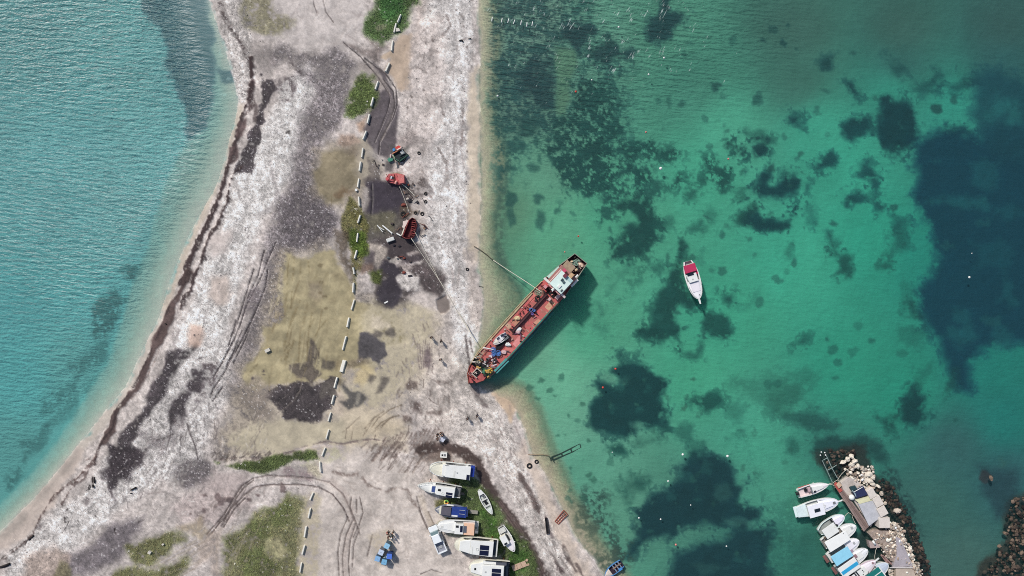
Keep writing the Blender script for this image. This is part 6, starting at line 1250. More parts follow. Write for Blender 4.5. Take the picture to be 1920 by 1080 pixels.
tq(.0, .97, -.86, .86, .35, .82, 'chassis', TW, 1.0, -.86, .86); tq(.62, .99, -.84, .84, .8, 1.0, 'bonnet', TW, 1.02, -.74, .74); tq(.40, .76, -.82, .82, .95, 1.35, 'cab', TW, 1.02, -.78, .78); tq(.42, .70, -.72, .72, 1.35, 1.78, 'cab_roof', TW, 1.12, -.66, .66)
tq(.715, .82, -.66, .66, 1.05, 1.5, 'windscreen', mat((120, 142, 146), .08, .25, 3, spec=.7), 1.1, -.70, .70); tq(.405, .43, -.62, .62, 1.1, 1.6, 'rear_window', GLASS)
for s_ in (1, -1): tq(.46, .70, s_ * .80 - .02, s_ * .80 + .02, 1.1, 1.45, 'side_window', GLASS)
tq(.03, .385, -.66, .66, .82, .9, 'load_bed', mat((150, 152, 164), .4, .4, 1.5), 1.0)
for s_ in (1, -1): tq(.0, .40, s_ * .78 - .08, s_ * .78 + .08, .8, 1.22, 'bed_side', TW)
tq(.0, .035, -.72, .72, .8, 1.22, 'tailgate', TW); tq(.16, .26, -.3, .3, .9, 1.0, 'cargo', LGREY); tq(.98, 1.0, -.8, .8, .4, .66, 'bumper', GREY)
for q in (.18, .80):
    for s_ in (1, -1):
        c = A0 + ux * (q * L_) + uy * (s_ * .82); c.z = GZ + .36
        w_ = MB().tube([c - uy * .12, c + uy * .12], .36, 16).build('wheel', TYRE, pk); MB().tube([c - uy * .13, c + uy * .13], .2, 12).build('rim', STEEL, w_)
for s_ in (1, -1):
    c = A0 + ux * (.985 * L_) + uy * (s_ * .62); c.z = GZ + .72; MB().box(c, (.08, .32, .16), ang).build('headlight', mat((220, 224, 220), .1, .1, 3), pk)
    c = A0 + ux * (.73 * L_) + uy * (s_ * .98); c.z = GZ + 1.12; MB().box(c, (.12, .22, .14), ang).build('mirror', TW, pk)

# boats on the pier
PIER_G = 'boats moored along the pier'
o1 = lambda x, y: (1460 + x / 4.153, 820 + y / 4.153)
p1 = lambda x, y: (1480 + x / 9, 840 + y / 9)
p2 = lambda x, y: (1520 + x / 9, 960 + y / 9)
b = boat('motorboat', 'white open motorboat with red side stripe and outboard, topmost at the pier', p1(165, 765), p1(655, 612), 19, -.3, .7, WHITE, mat((232, 224, 228), .4, .25, 1), WHITE, p=2.0, sw=.88, tm=.4, td=.42, sole=.45, group=PIER_G, solec=mat((230, 214, 214), .5, .3, 2))
part(b, 'fore_cabin', WHITE, .42, .80, -.55, .55, .05, .3, 1.05, -.3, .3); part(b, 'hatch', DARK, .46, .53, -.62, -.28, .3, .34); part(b, 'console', mat((200, 176, 180), .5, .4, 2), .30, .40, -.2, .6, -.3, .2); part(b, 'seat', DARK, .20, .28, -.1, .4, -.4, .05); part(b, 'windscreen', GREY, .38, .42, -.6, .6, .2, .45); part(b, 'side_stripe', mat((190, 80, 84), .5, .3, 2), .02, .42, .98, 1.04, -.25, -.06); part(b, 'fender', OFFW, .52, .57, .96, 1.1, -.2, .05); part(b, 'bow_sprit', OFFW, .96, 1.03, -.1, .1, .1, .16); outboard(b, .1); part(b, 'step', OFFW, -.04, .02, -.95, -.5, -.3, -.2); part(b, 'step', OFFW, -.04, .02, .5, .9, -.3, -.2)
b = boat('cabin_boat', 'white cabin boat with a pale stern deck and one dark square hatch', o1(150, 583), o1(462, 497), 27, -.3, .85, WHITE, mat((232, 234, 246), .4, .2, 1), WHITE, e=.56, p=2.6, sw=.72, tm=.42, td=.52, sole=.4, group=PIER_G, solec=mat((224, 234, 236), .5, .25, 2))
part(b, 'cabin', WHITE, .24, .62, -1.0, .62, .0, .6, 1.03, -.7, .5); part(b, 'cabin_roof', mat((238, 238, 246), .4, .2, 1), .22, .60, -1.06, .66, .6, .7); part(b, 'roof_hatch', GLASS, .36, .50, -.46, .0, .7, .74); part(b, 'fore_trunk', mat((236, 236, 246), .4, .2, 1), .6, .84, -.5, .5, .1, .3, 1.05, -.35, .35); part(b, 'stern_deck', mat((222, 236, 238), .5, .3, 2), -.02, .22, -.72, .72, .0, .1, 1, -.9, .9); part(b, 'anchor', GREY, .86, .92, -.16, .16, .15, .3); part(b, 'bow_sprit', WHITE, .98, 1.1, -.08, .08, .1, .18); MB().torus(b['P'](.64, .0, b['zd'] + .4), .2, .03, 14, 5).build('ring', OFFW, b['root']); part(b, 'rail_slot', GREY, .55, .95, .78, .84, .05, .1, 1, .5, .56); part(b, 'rail_slot', GREY, .22, .52, .70, .76, .05, .1); part(b, 'stern_platform', mat((222, 238, 240), .5, .2, 2), -.07, .0, -.75, .75, -.4, -.3)
b = boat('canopy_boat', 'white round-sterned boat with square white canopy, third at the pier', p2(150, 345), p2(560, 60), 24, -.3, .8, WHITE, mat((236, 230, 244), .4, .2, 1), mat((228, 244, 242), .4, .2, 1), e=.56, p=2.6, sw=.45, tm=.34, td=.62, sole=.35, group=PIER_G, solec=mat((160, 166, 164), .6, .4, 3))
part(b, 'canopy', WHITE, .06, .54, -1.12, .52, .9, 1.0, 1.0); 
for q in (.1, .5):
    for y in (-1.0, .45): MB().tube([b['P'](q, y * b['hb0'], b['zd'] - .1), b['P'](q, y * b['hb0'], b['zd'] + .9)], .025, 5).build('canopy_pole', STEEL, b['root'])
part(b, 'fore_trunk', mat((238, 232, 246), .4, .2, 1), .60, .86, -.45, .5, .1, .3, 1.04, -.35, .35); part(b, 'bow_pit', GREY, .86, .95, -.3, .3, .1, .16, 1.0, -.15, .15); part(b, 'seat', DARK, .53, .57, .3, .7, -.1, .3); part(b, 'side_slot', DARK, .60, .64, -.66, -.28, .1, .3); MB().torus(b['P'](.5, -.1 * b['hb0'], b['zd'] + 1.03), .2, .03, 14, 5).build('ring', OFFW, b['root'])
b = boat('canopy_boat', 'white boat with the largest plain white canopy, fourth at the pier', p2(215, 545), p2(758, 225), 27, -.3, .8, WHITE, mat((236, 236, 236), .4, .2, 1), WHITE, e=.56, p=3.0, sw=.7, tm=.4, td=.6, sole=.35, group=PIER_G, solec=mat((146, 140, 136), .6, .4, 3))
part(b, 'canopy', mat((240, 240, 238), .6, .12, 1), .02, .66, -1.0, .62, .95, 1.05, 1.0, -.9, .55); part(b, 'fore_trunk', WHITE, .66, .90, -.6, .6, .08, .2, 1.04, -.45, .45); part(b, 'bow_hatch', LGREY, .84, .9, -.16, .22, .2, .24); part(b, 'seat', mat((120, 104, 90), .7, .4, 3), .10, .3, .62, .86, -.1, .2); part(b, 'oar', OFFW, .3, .55, .7, .76, .2, .26); part(b, 'vent', DARK, .56, .58, .3, .36, 1.05, 1.08)
for q in (.06, .6):
    for y in (-.85, .5): MB().tube([b['P'](q, y * b['hb0'], b['zd'] - .1), b['P'](q, y * b['hb0'], b['zd'] + .95)], .025, 5).build('canopy_pole', STEEL, b['root'])
b = boat('canopy_boat', 'white boat with pale sky blue canopy, fifth at the pier', p2(310, 790), p2(808, 470), 26, -.3, .8, WHITE, mat((238, 236, 240), .4, .2, 1), WHITE, e=.56, p=3.0, sw=.7, tm=.4, td=.58, sole=.35, group=PIER_G, solec=mat((150, 156, 156), .6, .4, 3))
part(b, 'canopy', mat((150, 212, 238), .6, .18, 1.5), .04, .60, -1.02, .60, .95, 1.05, 1.0, -1.0, .58); part(b, 'fore_trunk', mat((238, 234, 242), .4, .2, 1), .62, .86, -.5, .5, .1, .28, 1.05, -.4, .4); part(b, 'bow_hatch', LGREY, .80, .86, -.1, .25, .28, .32); part(b, 'seat', mat((170, 150, 168), .6, .4, 3), .60, .70, -.9, -.35, .0, .25); part(b, 'stern_pad', OFFW, .0, .08, -.6, .6, .0, .1); part(b, 'stern_platform', mat((128, 92, 88), .8, .4, 3), -.11, -.02, -.55, .6, -.45, -.32)
for q in (.08, .56):
    for y in (-.95, .5): MB().tube([b['P'](q, y * b['hb0'], b['zd'] - .1), b['P'](q, y * b['hb0'], b['zd'] + .95)], .025, 5).build('canopy_pole', STEEL, b['root'])
b = boat('canopy_boat', 'white boat whose canopy carries one bright blue stripe, sixth at the pier', p2(450, 985), p2(955, 630), 26, -.3, .8, WHITE, mat((240, 240, 242), .4, .2, 1), WHITE, e=.56, p=2.8, sw=.7, tm=.4, td=.6, sole=.35, group=PIER_G, solec=mat((160, 160, 164), .6, .4, 3))
part(b, 'canopy', WHITE, .0, .56, -1.04, .66, .95, 1.05, 1.0); part(b, 'canopy_stripe', mat((52, 160, 208), .6, .12, 2), .03, .55, -.52, .0, 1.05, 1.08); part(b, 'bow_hatch', LGREY, .80, .94, -.25, .3, .1, .18, 1.0, -.4, .4); part(b, 'fore_trunk', WHITE, .6, .8, -.5, .5, .08, .25); part(b, 'seat', mat((150, 120, 126), .6, .4, 3), .58, .66, .1, .55, .2, .4); part(b, 'stern_platform', mat((128, 88, 86), .8, .4, 3), -.10, -.02, -.55, .6, -.45, -.32)
for q in (.04, .53):
    for y in (-.95, .6): MB().tube([b['P'](q, y * b['hb0'], b['zd'] - .1), b['P'](q, y * b['hb0'], b['zd'] + .95)], .025, 5).build('canopy_pole', STEEL, b['root'])
b = boat('motorboat', 'white boat with a bowsprit and black cockpit fittings, seventh at the pier', p2(640, 1180), p2(1090, 815), 23, -.3, .8, WHITE, mat((240, 232, 240), .4, .2, 1), mat((220, 196, 206), .5, .3, 1), p=2.2, sw=.8, tm=.42, td=.5, sole=.4, group=PIER_G)
part(b, 'cabin', WHITE, .3, .62, -.6, .7, .0, .5, 1.03); part(b, 'windscreen', GLASS, .32, .36, -.62, .72, .3, .56); part(b, 'bow_sprit', WHITE, .94, 1.12, -.12, .12, .1, .2); part(b, 'anchor', mat((160, 130, 134), .6, .4, 3), .86, .92, -.1, .2, .15, .3); part(b, 'seat', DARK, .1, .28, .2, .75, -.1, .3); part(b, 'seat', WHITE, .12, .26, .3, .65, .3, .36)
for q, y in ((.5, .3), (.5, .0), (.44, -.3), (.6, -.5)): part(b, 'fitting', DARK, q, q + .03, y, y + .1, .5, .56)
b = boat('canopy_boat', 'pale boat under a dark green canopy with white seam, lowest at the pier', p2(880, 1180), p2(1300, 870), 25, -.3, .8, mat((206, 224, 226), .4, .2, 1), mat((196, 206, 222), .4, .25, 1), WHITE, e=.56, p=2.8, sw=.7, tm=.4, td=.62, sole=.35, group=PIER_G)
GC = mat((30, 118, 112), .6, .2, 2); part(b, 'canopy', GC, .0, .66, -.98, .18, .95, 1.05, 1.0); part(b, 'canopy_wing', GC, .0, .66, .24, .98, .93, 1.03, 1.0); part(b, 'canopy_seam', WHITE, .0, .68, .16, .26, 1.0, 1.07); part(b, 'canopy_edge', WHITE, .655, .69, -1.0, 1.0, .97, 1.04)
for q in (.05, .62):
    for y in (-.9, .9): MB().tube([b['P'](q, y * b['hb0'], b['zd'] - .1), b['P'](q, y * b['hb0'], b['zd'] + .95)], .025, 5).build('canopy_pole', STEEL, b['root'])
# blue half-sunk wreck at the lower beach
b = boat('wrecked_boat', 'half-sunk blue boat wreck with bent frames at the lower shore', (1166, 1056), (1134, 1080), 18, -.2, .55, mat((70, 124, 178), .6, .4, 2), mat((214, 200, 190), .6, .4, 2), mat((82, 140, 196), .6, .4, 2), p=2.4, sw=.8, tm=.4, td=.66, sole=.4, solec=mat((56, 44, 62), .8, .4, 2), cat='boat wreck')
for q in (.1, .25, .4): part(b, 'frame_rib', mat((130, 140, 160), .7, .4, 3), q, q + .05, -.8, .8, -.2, .1)
part(b, 'loose_plank', WOOD, .05, .5, -.3, -.1, .1, .16); part(b, 'blue_panel', mat((70, 140, 205), .6, .3, 2), .12, .3, .5, .9, .1, .4)
# ------------------------------------------------------------------ the rusty coaster aground on the beach
sp = lambda s, t: (880 + .677 * s + .736 * t, 712 - .7356 * s + .677 * t)
rng0 = random.Random(12)
SHIP = thing('cargo_ship', 'long rusty red-decked cargo ship run aground with a pale wheelhouse at the stern', 'ship', W(*sp(154, 0), 0), math.atan2(227, 209))
DZ = 2.1
RED = mat((204, 98, 100), .8, .95, 1.1, dirtc=(150, 112, 98), bump=.4); RED2 = mat((192, 98, 98), .8, .6, 1.2, dirtc=(120, 70, 62), bump=.4)
DKB = mat((58, 38, 42), .8, .5, 2, dirtc=(36, 30, 34)); TEAL = mat((66, 136, 124), .7, .6, 1.5, dirtc=(56, 50, 48), bump=.3); CRM = mat((196, 176, 140), .8, .6, 1.2, dirtc=(140, 100, 80), bump=.3)
MINT = mat((206, 226, 218), .6, .4, 1.2, dirtc=(160, 170, 160)); BLK = mat((34, 30, 32), .8, .5, 2); PINKW = mat((220, 190, 190), .7, .5, 1.6, dirtc=(170, 110, 104)); SBL = mat((78, 120, 184), .6, .4, 2); RSTW = mat((190, 160, 140), .85, .6, 2)
OUT = [(5, -10.4), (17, -16.7), (47, -23.8), (73, -25), (125, -26), (184, -26.5), (241, -24.2), (270, -21.5), (308, -14.5), (310, 14.8), (274, 20.6), (236, 26), (218, 26.5), (155, 27), (84, 28), (42, 26.5), (16, 21.5), (4, 14.8), (-7, 4)]
def ring_px(k, z): return [tuple(W(*sp(154 + (s - 154) * (1 - (1 - k) * .12), t * k), z)[:2]) for s, t in OUT]
m_ = MB(); V_ = []; F_ = []; n_ = len(OUT)
lev = [(-1.4, .62), (-.5, .86), (.6, .96), (1.5, 1.0), (DZ, 1.0)]
for z, k in lev: V_ += [(x, y, z) for x, y in ring_px(k, z)]
for r_ in range(len(lev) - 1):
    for i in range(n_): F_.append((r_ * n_ + i, r_ * n_ + (i + 1) % n_, r_ * n_ + n_ + (i + 1) % n_, r_ * n_ + n_ + i))
F_.append(tuple(range(n_ - 1, -1, -1)))
m_.add(V_, F_).build('hull', mat((84, 110, 104), .8, .7, .8, dirtc=(84, 58, 50), bump=.3), SHIP)
def sq(nm, m, s0, s1, t0_, t1_, z0, z1, t0b=None, t1b=None, parent=None, k0=1.0):
    t0b = t0_ if t0b is None else t0b; t1b = t1_ if t1b is None else t1b
    return slab([sp(s0, t0_), sp(s0, t1_), sp(s1, t1b), sp(s1, t0b)], DZ + z0, DZ + z1, k0).build(nm, m, parent or SHIP)
MB().prism([tuple(W(*sp(s, t * .985), DZ)[:2]) for s, t in OUT if 20 < s < 290] , DZ - .3, DZ + .02).build('main_deck', RED, SHIP)
MB().prism([tuple(W(*sp(*q), DZ)[:2]) for q in ((-5, 4), (5, -9.5), (17, -15.5), (24, -17), (26, 20), (16, 20.5), (4, 14))], DZ - .3, DZ + .25).build('foredeck', RED2, SHIP)
MB().prism([tuple(W(*sp(*q), DZ)[:2]) for q in ((284, -19), (307, -14), (309, 14), (280, 19.5))], DZ - .3, DZ + .05).build('poop_deck', DKB, SHIP)
def rail(pts, h, th, m, nm, z0=0.0):
    for (a, b_) in zip(pts[:-1], pts[1:]):
        A0, B0 = W(*sp(*a), DZ + h), W(*sp(*b_), DZ + h); c = (A0 + B0) / 2; c.z = DZ + z0 + h / 2
        MB().box(c, ((B0 - A0).length + .04, th, h), math.atan2(B0.y - A0.y, B0.x - A0.x)).build(nm, m, SHIP)
rail([(24, -18.5), (47, -23.4), (73, -25), (125, -26), (184, -26.5), (228, -25)], .3, .12, CRM, 'bulwark'); rail([(26, 23.5), (42, 26.4), (84, 28), (155, 27), (218, 26.4)], .7, .12, DKB, 'bulwark')
rail([(240, -24.2), (270, -21.4), (308, -14.5), (310, 14.8), (274, 20.4), (240, 25.6)], .8, .10, mat((150, 150, 138), .7, .5, 2), 'bulwark')
rail([(-6, 4), (5, -10), (17, -16.2), (24, -18.2)], .5, .12, RUST, 'bulwark'); rail([(-6, 4), (4, 14.4), (16, 21), (26, 23.2)], .5, .12, BLK, 'bulwark')
sq('side_walk', CRM, 70, 200, -24.6, -21.0, .02, .2, -25.6, -22.0); sq('side_walk', CRM, 40, 72, -22.5, -20, .02, .25, -24.4, -21.2)
rail([(76, 29), (110, 28.8), (155, 28), (200, 27.4)], .3, .8, TEAL, 'teal_coaming', -.1); rail([(44, 26), (76, 27.2)], .3, .8, mat((84, 160, 158), .7, .5, 2), 'teal_coaming', .3)
rail([(190, 25.6), (218, 25.6)], .4, .3, mat((90, 96, 88), .7, .5, 2), 'teal_coaming', .3)
# centre pipe trunk and its valves
sq('pipe_trunk', DKB, 120, 217, -4.6, 1.2, .02, .5); sq('pipe_trunk', BLK, 66, 112, -4.8, 2.6, .02, .45); sq('trunk_plank', mat((92, 56, 60), .8, .5, 2), 122, 215, -2.5, -.2, .5, .6)
for s_, t_, r_, m in ((72, -5, .42, SBL), (74, 6, .44, SBL), (66, 1, .3, SBL), (76, 1, .24, DKB), (175, -4, .28, SBL), (178, 1, .2, SBL), (171, 3, .2, mat((110, 90, 150), .6, .4, 2))):
    c = Vector(W(*sp(s_, t_), DZ)); 
    o = MB().tube([c, c + Vector((0, 0, .5))], r_ * .7, 10).build('valve', m, SHIP, False); MB().torus(c + Vector((0, 0, .55)), r_, .07, 14, 5).build('hand_wheel', m, o)
for (a, b_, r_) in (((173, -14), (177, 12), .08), ((128, -10), (130, 14), .08), ((217, -12), (214, 6), .1), ((150, 2), (120, 20), .04)): MB().tube([W(*sp(*a), DZ + .3), W(*sp(*b_), DZ + .3)], r_, 6).build('cross_pipe', DKB, SHIP)
m_ = MB(); m_.tube([W(*sp(120 + 8 * math.sin(k * .5), 4 + k * 2.4), DZ + .2) for k in range(7)], .07, 6); m_.build('curved_pipe', mat((130, 80, 110), .7, .4, 2), SHIP)
for k in range(90):
    s_, t_ = rng0.uniform(30, 228), rng0.uniform(-20, 22); l_ = rng0.uniform(1.5, 7); w_ = rng0.uniform(.6, 2.2)
    sq('rust_streak', mat(rng0.choice(((150, 74, 66), (206, 148, 136), (124, 80, 70), (210, 124, 122), (190, 160, 142), (92, 66, 62))), .85, .6, 2.5, bump=.3), s_, s_ + w_, t_, t_ + l_, .021 + .0003 * k, .028 + .0004 * k, t_ + rng0.uniform(-1, 1), t_ + l_ + rng0.uniform(-1, 1))
sq('deck_seam', mat((176, 84, 80), .8, .5, 1.5), 40, 66, -12, -11, .03, .12); sq('deck_seam', mat((172, 82, 78), .8, .5, 1.5), 130, 226, -15.5, -14.8, .03, .08)
for s0, s1, t0_, t1_, c in ((196, 214, 12, 22, (212, 180, 146)), (160, 172, 16, 22, (206, 160, 136)), (104, 124, 14, 24, (226, 150, 148)), (132, 146, -16, -4, (190, 150, 120)), (186, 204, -22, -12, (216, 132, 120)), (84, 98, 10, 22, (214, 128, 122)), (120, 128, -20, -8, (196, 168, 140)), (204, 216, -18, -8, (176, 120, 110)), (40, 60, -18, -12, (170, 150, 130))):
    sq('deck_plate', mat(c, .85, .7, 1.5, dirtc=(190, 104, 98), bump=.3), s0, s1, t0_, t1_, .0, .035, t0_ + random.uniform(-2, 2), t1_ + random.uniform(-2, 2))
# foredeck clutter
c = sp(19, 1); 
sq('hatch_opening', BLK, 13, 25, -3, 7, .25, .32); 
for a, b_ in (((12, -4), (26, -4)), ((26, -4), (26, 8)), ((12, -4), (12, 8)), ((18, -4), (18, 3))): rail([a, b_], .5, .14, mat((206, 192, 176), .7, .5, 2), 'hatch_coaming', .2)
sq('hawse_hole', BLK, 1, 5, 8, 12, .26, .29)
for s_, t_ in ((6, -6), (8, 0), (11, -9), (22, -12), (4, 2)): MB().tube([W(*sp(s_, t_), DZ + .2), W(*sp(s_, t_), DZ + .8)], .13, 8).build('bollard', RUST, SHIP)
for k in range(4): MB().tube([W(*sp(3 + k * 2, -8 + k * 2), DZ + .4), W(*sp(12 + k * 3, -10 + k * 3.5), DZ + .5)], .045, 5).build('rail_bar', PINKW, SHIP)
rng = random.Random(5)
def junk(parent_label, s0, s1, t0_, t1_, n_, cols, smin, smax, nm, z=.25):
    for k in range(n_):
        s_, t_ = rng.uniform(s0, s1), rng.uniform(t0_, t1_); c = Vector(W(*sp(s_, t_), DZ)); w_, h_, d_ = [rng.uniform(smin, smax) for _ in range(3)]
        c.z = DZ + z + h_ / 2; mm = mat(rng.choice(cols), .7, .45, 2.5)
        q = rng.random()
        if q < .45: MB().box(c, (w_, d_, h_), rng.uniform(0, 3), rng.uniform(-.3, .3), rng.uniform(-.3, .3)).build(nm, mm, SHIP)
        elif q < .8: MB().tube([c - Vector((w_ * .8, d_ * rng.uniform(-1, 1), 0)), c + Vector((w_ * .8, d_ * rng.uniform(-1, 1), .2))], .05 + h_ * .12, 6).build(nm, mm, SHIP)
        else: MB().ball(c, w_ * .55, 8, 6, (1, .8, .6), .25, seed=k).build(nm, mm, SHIP)
junk('', 26, 40, -14, 24, 16, [(60, 52, 52), (90, 76, 66), (150, 130, 110), (46, 40, 44), (190, 150, 90)], .2, .6, 'scrap')
junk('', 40, 62, -2, 18, 26, [(60, 58, 62), (180, 170, 168), (110, 104, 106), (40, 38, 42), (214, 196, 200)], .2, .55, 'scrap')
junk('', 34, 46, 10, 25, 8, [(216, 170, 70), (206, 190, 150), (120, 96, 72), (90, 80, 74)], .2, .55, 'scrap')
junk('', 30, 52, -20, -8, 8, [(226, 214, 206), (150, 146, 132), (120, 118, 104), (230, 220, 210)], .2, .6, 'scrap')
junk('', 276, 306, -12, 13, 30, [(60, 46, 46), (150, 110, 100), (110, 130, 120), (206, 180, 150), (40, 36, 40), (180, 150, 146)], .2, .6, 'scrap', .1)
junk('', 60, 215, -20, 22, 46, [(120, 70, 66), (70, 54, 52), (206, 160, 150), (150, 90, 84), (96, 90, 92), (220, 206, 196)], .12, .42, 'scrap', .03)
junk('', 218, 234, -20, 8, 14, [(190, 80, 80), (120, 50, 56), (60, 40, 44), (214, 140, 130)], .2, .5, 'scrap', .05)
for s_, t_, m in ((58, 9, PINKW), (132, 3, WHITE), (128, 6, PINKW), (98, 9, WHITE), (146, -12, mat((216, 190, 150), .8, .4, 2)), (82, 12, PINKW)):
    c = Vector(W(*sp(s_, t_), DZ + .3)); MB().ball(c, .42, 9, 6, (1.2, .8, .35), .3, seed=int(s_)).build('canvas_heap', m, SHIP)
MB().tube([W(*sp(62, -22), DZ + .6), W(*sp(68, -12), DZ + .8), W(*sp(72, -5), DZ + .6)], .08, 6).build('hose', WHITE, SHIP); MB().tube([W(*sp(60, -21), DZ + .6), W(*sp(70, -7), DZ + .6)], .05, 6).build('hose', PINKW, SHIP)
# tyre fender and coiled net on deck
MB().torus(W(*sp(199, -9), DZ + .15), .34, .14, 18, 7, .9).build('tyre_fender', TYRE, SHIP, True)
for k in range(9): MB().torus(W(*sp(206 + 2.2 * math.sin(k * 1.7) + k * .5, -15 + 3 * math.cos(k * 1.3)), DZ + .12 + .02 * k), .28 + .1 * (k % 3), .03, 14, 5, tilt=(.2 * math.sin(k), .2 * math.cos(k))).build('rope_coil', mat((150, 164, 140), .9, .4, 4), SHIP)
# wheelhouse
sq('deckhouse', mat((196, 168, 164), .7, .5, 1), 234, 272, -16, 19, .0, 1.9); sq('boat_deck', mat((170, 120, 116), .8, .6, 1.2, dirtc=(120, 90, 84)), 233, 276, -19, 20, 1.9, 2.0)
sq('wheelhouse', MINT, 236, 267, -10.5, 17, 2.0, 3.5); sq('wheelhouse_roof', mat((216, 234, 228), .55, .3, .9, dirtc=(176, 196, 190)), 234.5, 268.5, -11.5, 18, 3.5, 3.62)
sq('skylight', mat((60, 74, 78), .3, .3, 3), 253, 258.5, -.5, 3.4, 3.62, 3.78); sq('skylight', mat((80, 98, 100), .3, .3, 3), 252, 257, 5.2, 8.6, 3.62, 3.78); sq('roof_hatch', mat((90, 96, 96), .5, .3, 3), 238, 243, 12.5, 15.2, 3.62, 3.76)
sq('roof_crate', WHITE, 240, 247, 3, 8, 3.62, 3.8); sq('roof_band', mat((176, 206, 206), .6, .3, 2), 262, 268, 6, 17.4, 3.62, 3.66)
for t_ in (-8, -3, 2, 7, 12): sq('front_window', GLASS, 235.6, 236.2, t_, t_ + 3.4, 2.7, 3.3)
for s_ in (240, 247, 254): sq('side_window', GLASS, s_, s_ + 4, 16.8, 17.3, 2.6, 3.2)
sq('bridge_wing', mat((226, 222, 216), .6, .4, 2), 233.5, 238, -26, -12, 2.6, 3.1); sq('bridge_wing', mat((214, 196, 196), .6, .4, 2), 233, 237, 17, 28, 2.6, 3.1); sq('bridge_front', mat((216, 160, 158), .7, .5, 2), 231, 236, -12, 17, 2.3, 3.0)
sq('wing_post', WHITE, 228, 236, -1.5, 3, 2.6, 3.3); MB().tube([W(*sp(233, 1), DZ + 3), W(*sp(228, 2), DZ + 6.2)], .09, 8).build('mast', WHITE, SHIP)
sq('dark_well', BLK, 219, 232, -10, 12, .03, .3); sq('ladder_box', PINKW, 222, 232, 14, 20, .0, 1.6); sq('vent_box', mat((214, 150, 156), .7, .4, 2), 222, 228, -16, -10, .0, 1.2); sq('vent_box', PINKW, 210, 216, 6, 11, .0, .9)
sq('mint_screen', mat((190, 224, 212), .6, .4, 2), 241, 270, -24, -18.5, 1.4, 1.6, -21, -16); sq('side_beam', PINKW, 238, 270, -14.5, -13, 2.3, 2.8); sq('well_shadow', BLK, 234, 241, -22, -15, .8, .9)
sq('magenta_box', mat((206, 80, 112), .6, .35, 2), 268, 274.5, -10.5, -4.5, 2.3, 2.9); sq('maroon_box', mat((120, 56, 70), .7, .4, 2), 262, 269, -3, 3.5, 3.4, 4.1)
sq('tan_cover', mat((206, 172, 136), .8, .5, 2), 268, 278, 5, 12, 2.3, 3.0); sq('deck_boards', mat((170, 150, 126), .85, .6, 2, dirtc=(130, 104, 96)), 274, 290, -17, 4, .6, .8); sq('white_frame', WHITE, 258, 276, 20.5, 24.5, 1.6, 1.75); sq('white_frame', WHITE, 276, 283, 15, 18, 1.4, 1.6)
for k in range(10): MB().torus(W(*sp(298 + 3 * math.sin(k * 2.1), -1 + 3 * math.cos(k * 1.7)), DZ + .4 + .03 * k), .42 - .02 * k, .05, 14, 5, tilt=(.35 * math.sin(k * 3), .35 * math.cos(k * 2))).build('net_coil', mat((140, 166, 150), .9, .4, 4), SHIP)
MB().tube([W(*sp(297 + 4 * math.cos(a), 9 + 4 * math.sin(a)), DZ + .6) for a in (-1.4, -.7, 0, .7, 1.2)], .28, 8).build('fender_roll', mat((226, 196, 172), .8, .4, 2), SHIP, True)
# derelict white launch lying on the deck
b = boat('deck_launch', 'derelict white launch with dark holes lying on the red ship deck', sp(110, -6), sp(80, -12), 13, DZ + .05, DZ + .75, mat((226, 224, 228), .6, .5, 2), mat((222, 214, 200), .6, .5, 2), mat((216, 214, 214), .6, .4, 2), p=2.2, sw=.75, tm=.45, td=.66, sole=.35, solec=mat((216, 212, 224), .6, .5, 2), cat='boat')
part(b, 'dark_hole', DARK, .10, .2, .0, .35, -.1, .08); part(b, 'dark_hole', DARK, .60, .72, .55, .95, -.1, .1); part(b, 'dark_hole', DARK, .2, .28, -.9, -.4, -.1, .1); part(b, 'thwart', WHITE, .36, .46, -.8, .6, -.15, .05); part(b, 'dark_hole', DARK, .74, .86, -.4, .2, .12, .14); part(b, 'grey_tarp', mat((110, 112, 116), .7, .4, 2), .0, .3, .62, 1.2, -.2, .1)

# ------------------------------------------------------------------ the pier and its rubble
pw = thing('walkway', 'weathered brown timber walkway along the boat side of the pier', 'walkway', W(1600, 955, .6), 0)
PWM = mat((150, 130, 124), .9, .6, 2.5, dirtc=(104, 84, 80), bump=.6)
def lerp2(a, b_, t): return (a[0] + (b_[0] - a[0]) * t, a[1] + (b_[1] - a[1]) * t)
L0, L1, R0, R1 = (1563.5, 909), (1620, 997), (1576, 910), (1631, 986)
for k in range(4):
    a, b_, c, d_ = lerp2(L0, R0, k / 4), lerp2(L0, R0, (k + .93) / 4), lerp2(L1, R1, (k + .93) / 4), lerp2(L1, R1, k / 4)
    slab([a, b_, c, d_], .55, .72 + .03 * (k % 2)).build('plank', mat((158 - 14 * (k % 3), 138 - 14 * (k % 3), 132 - 14 * (k % 3)), .9, .6, 1.5, dirtc=(104, 86, 82), bump=.6), pw)
for t_ in (.05, .35, .65, .95):
    for e_ in (lerp2(L0, L1, t_), lerp2(R0, R1, t_)): MB().tube([W(*e_, -1.2), W(*e_, .55)], .14, 8).build('pile', WOOD, pw)
slab([(1564, 908), (1568, 904), (1580, 920), (1574, 924)], .7, .86).build('red_edge', mat((190, 92, 84), .8, .5, 2), pw)
tag(slab([(1569, 910), (1574, 904), (1579, 910), (1573, 916)], .8, 1.15).build('crate', mat((206, 176, 152), .8, .4, 2), None, at=W(1574, 910, .8)), 'tan crate at the upper end of the timber walkway', 'crate')
tag(slab([(1609, 944), (1636.5, 938.5), (1653, 969), (1629.5, 986.5)], .95, 1.06).build('deck_sheet', mat((196, 196, 202), .7, .45, .9, dirtc=(150, 150, 156), bump=.3), None, at=W(1632, 960, 1)), 'large pale grey corrugated sheet in the middle of the pier', 'sheet')
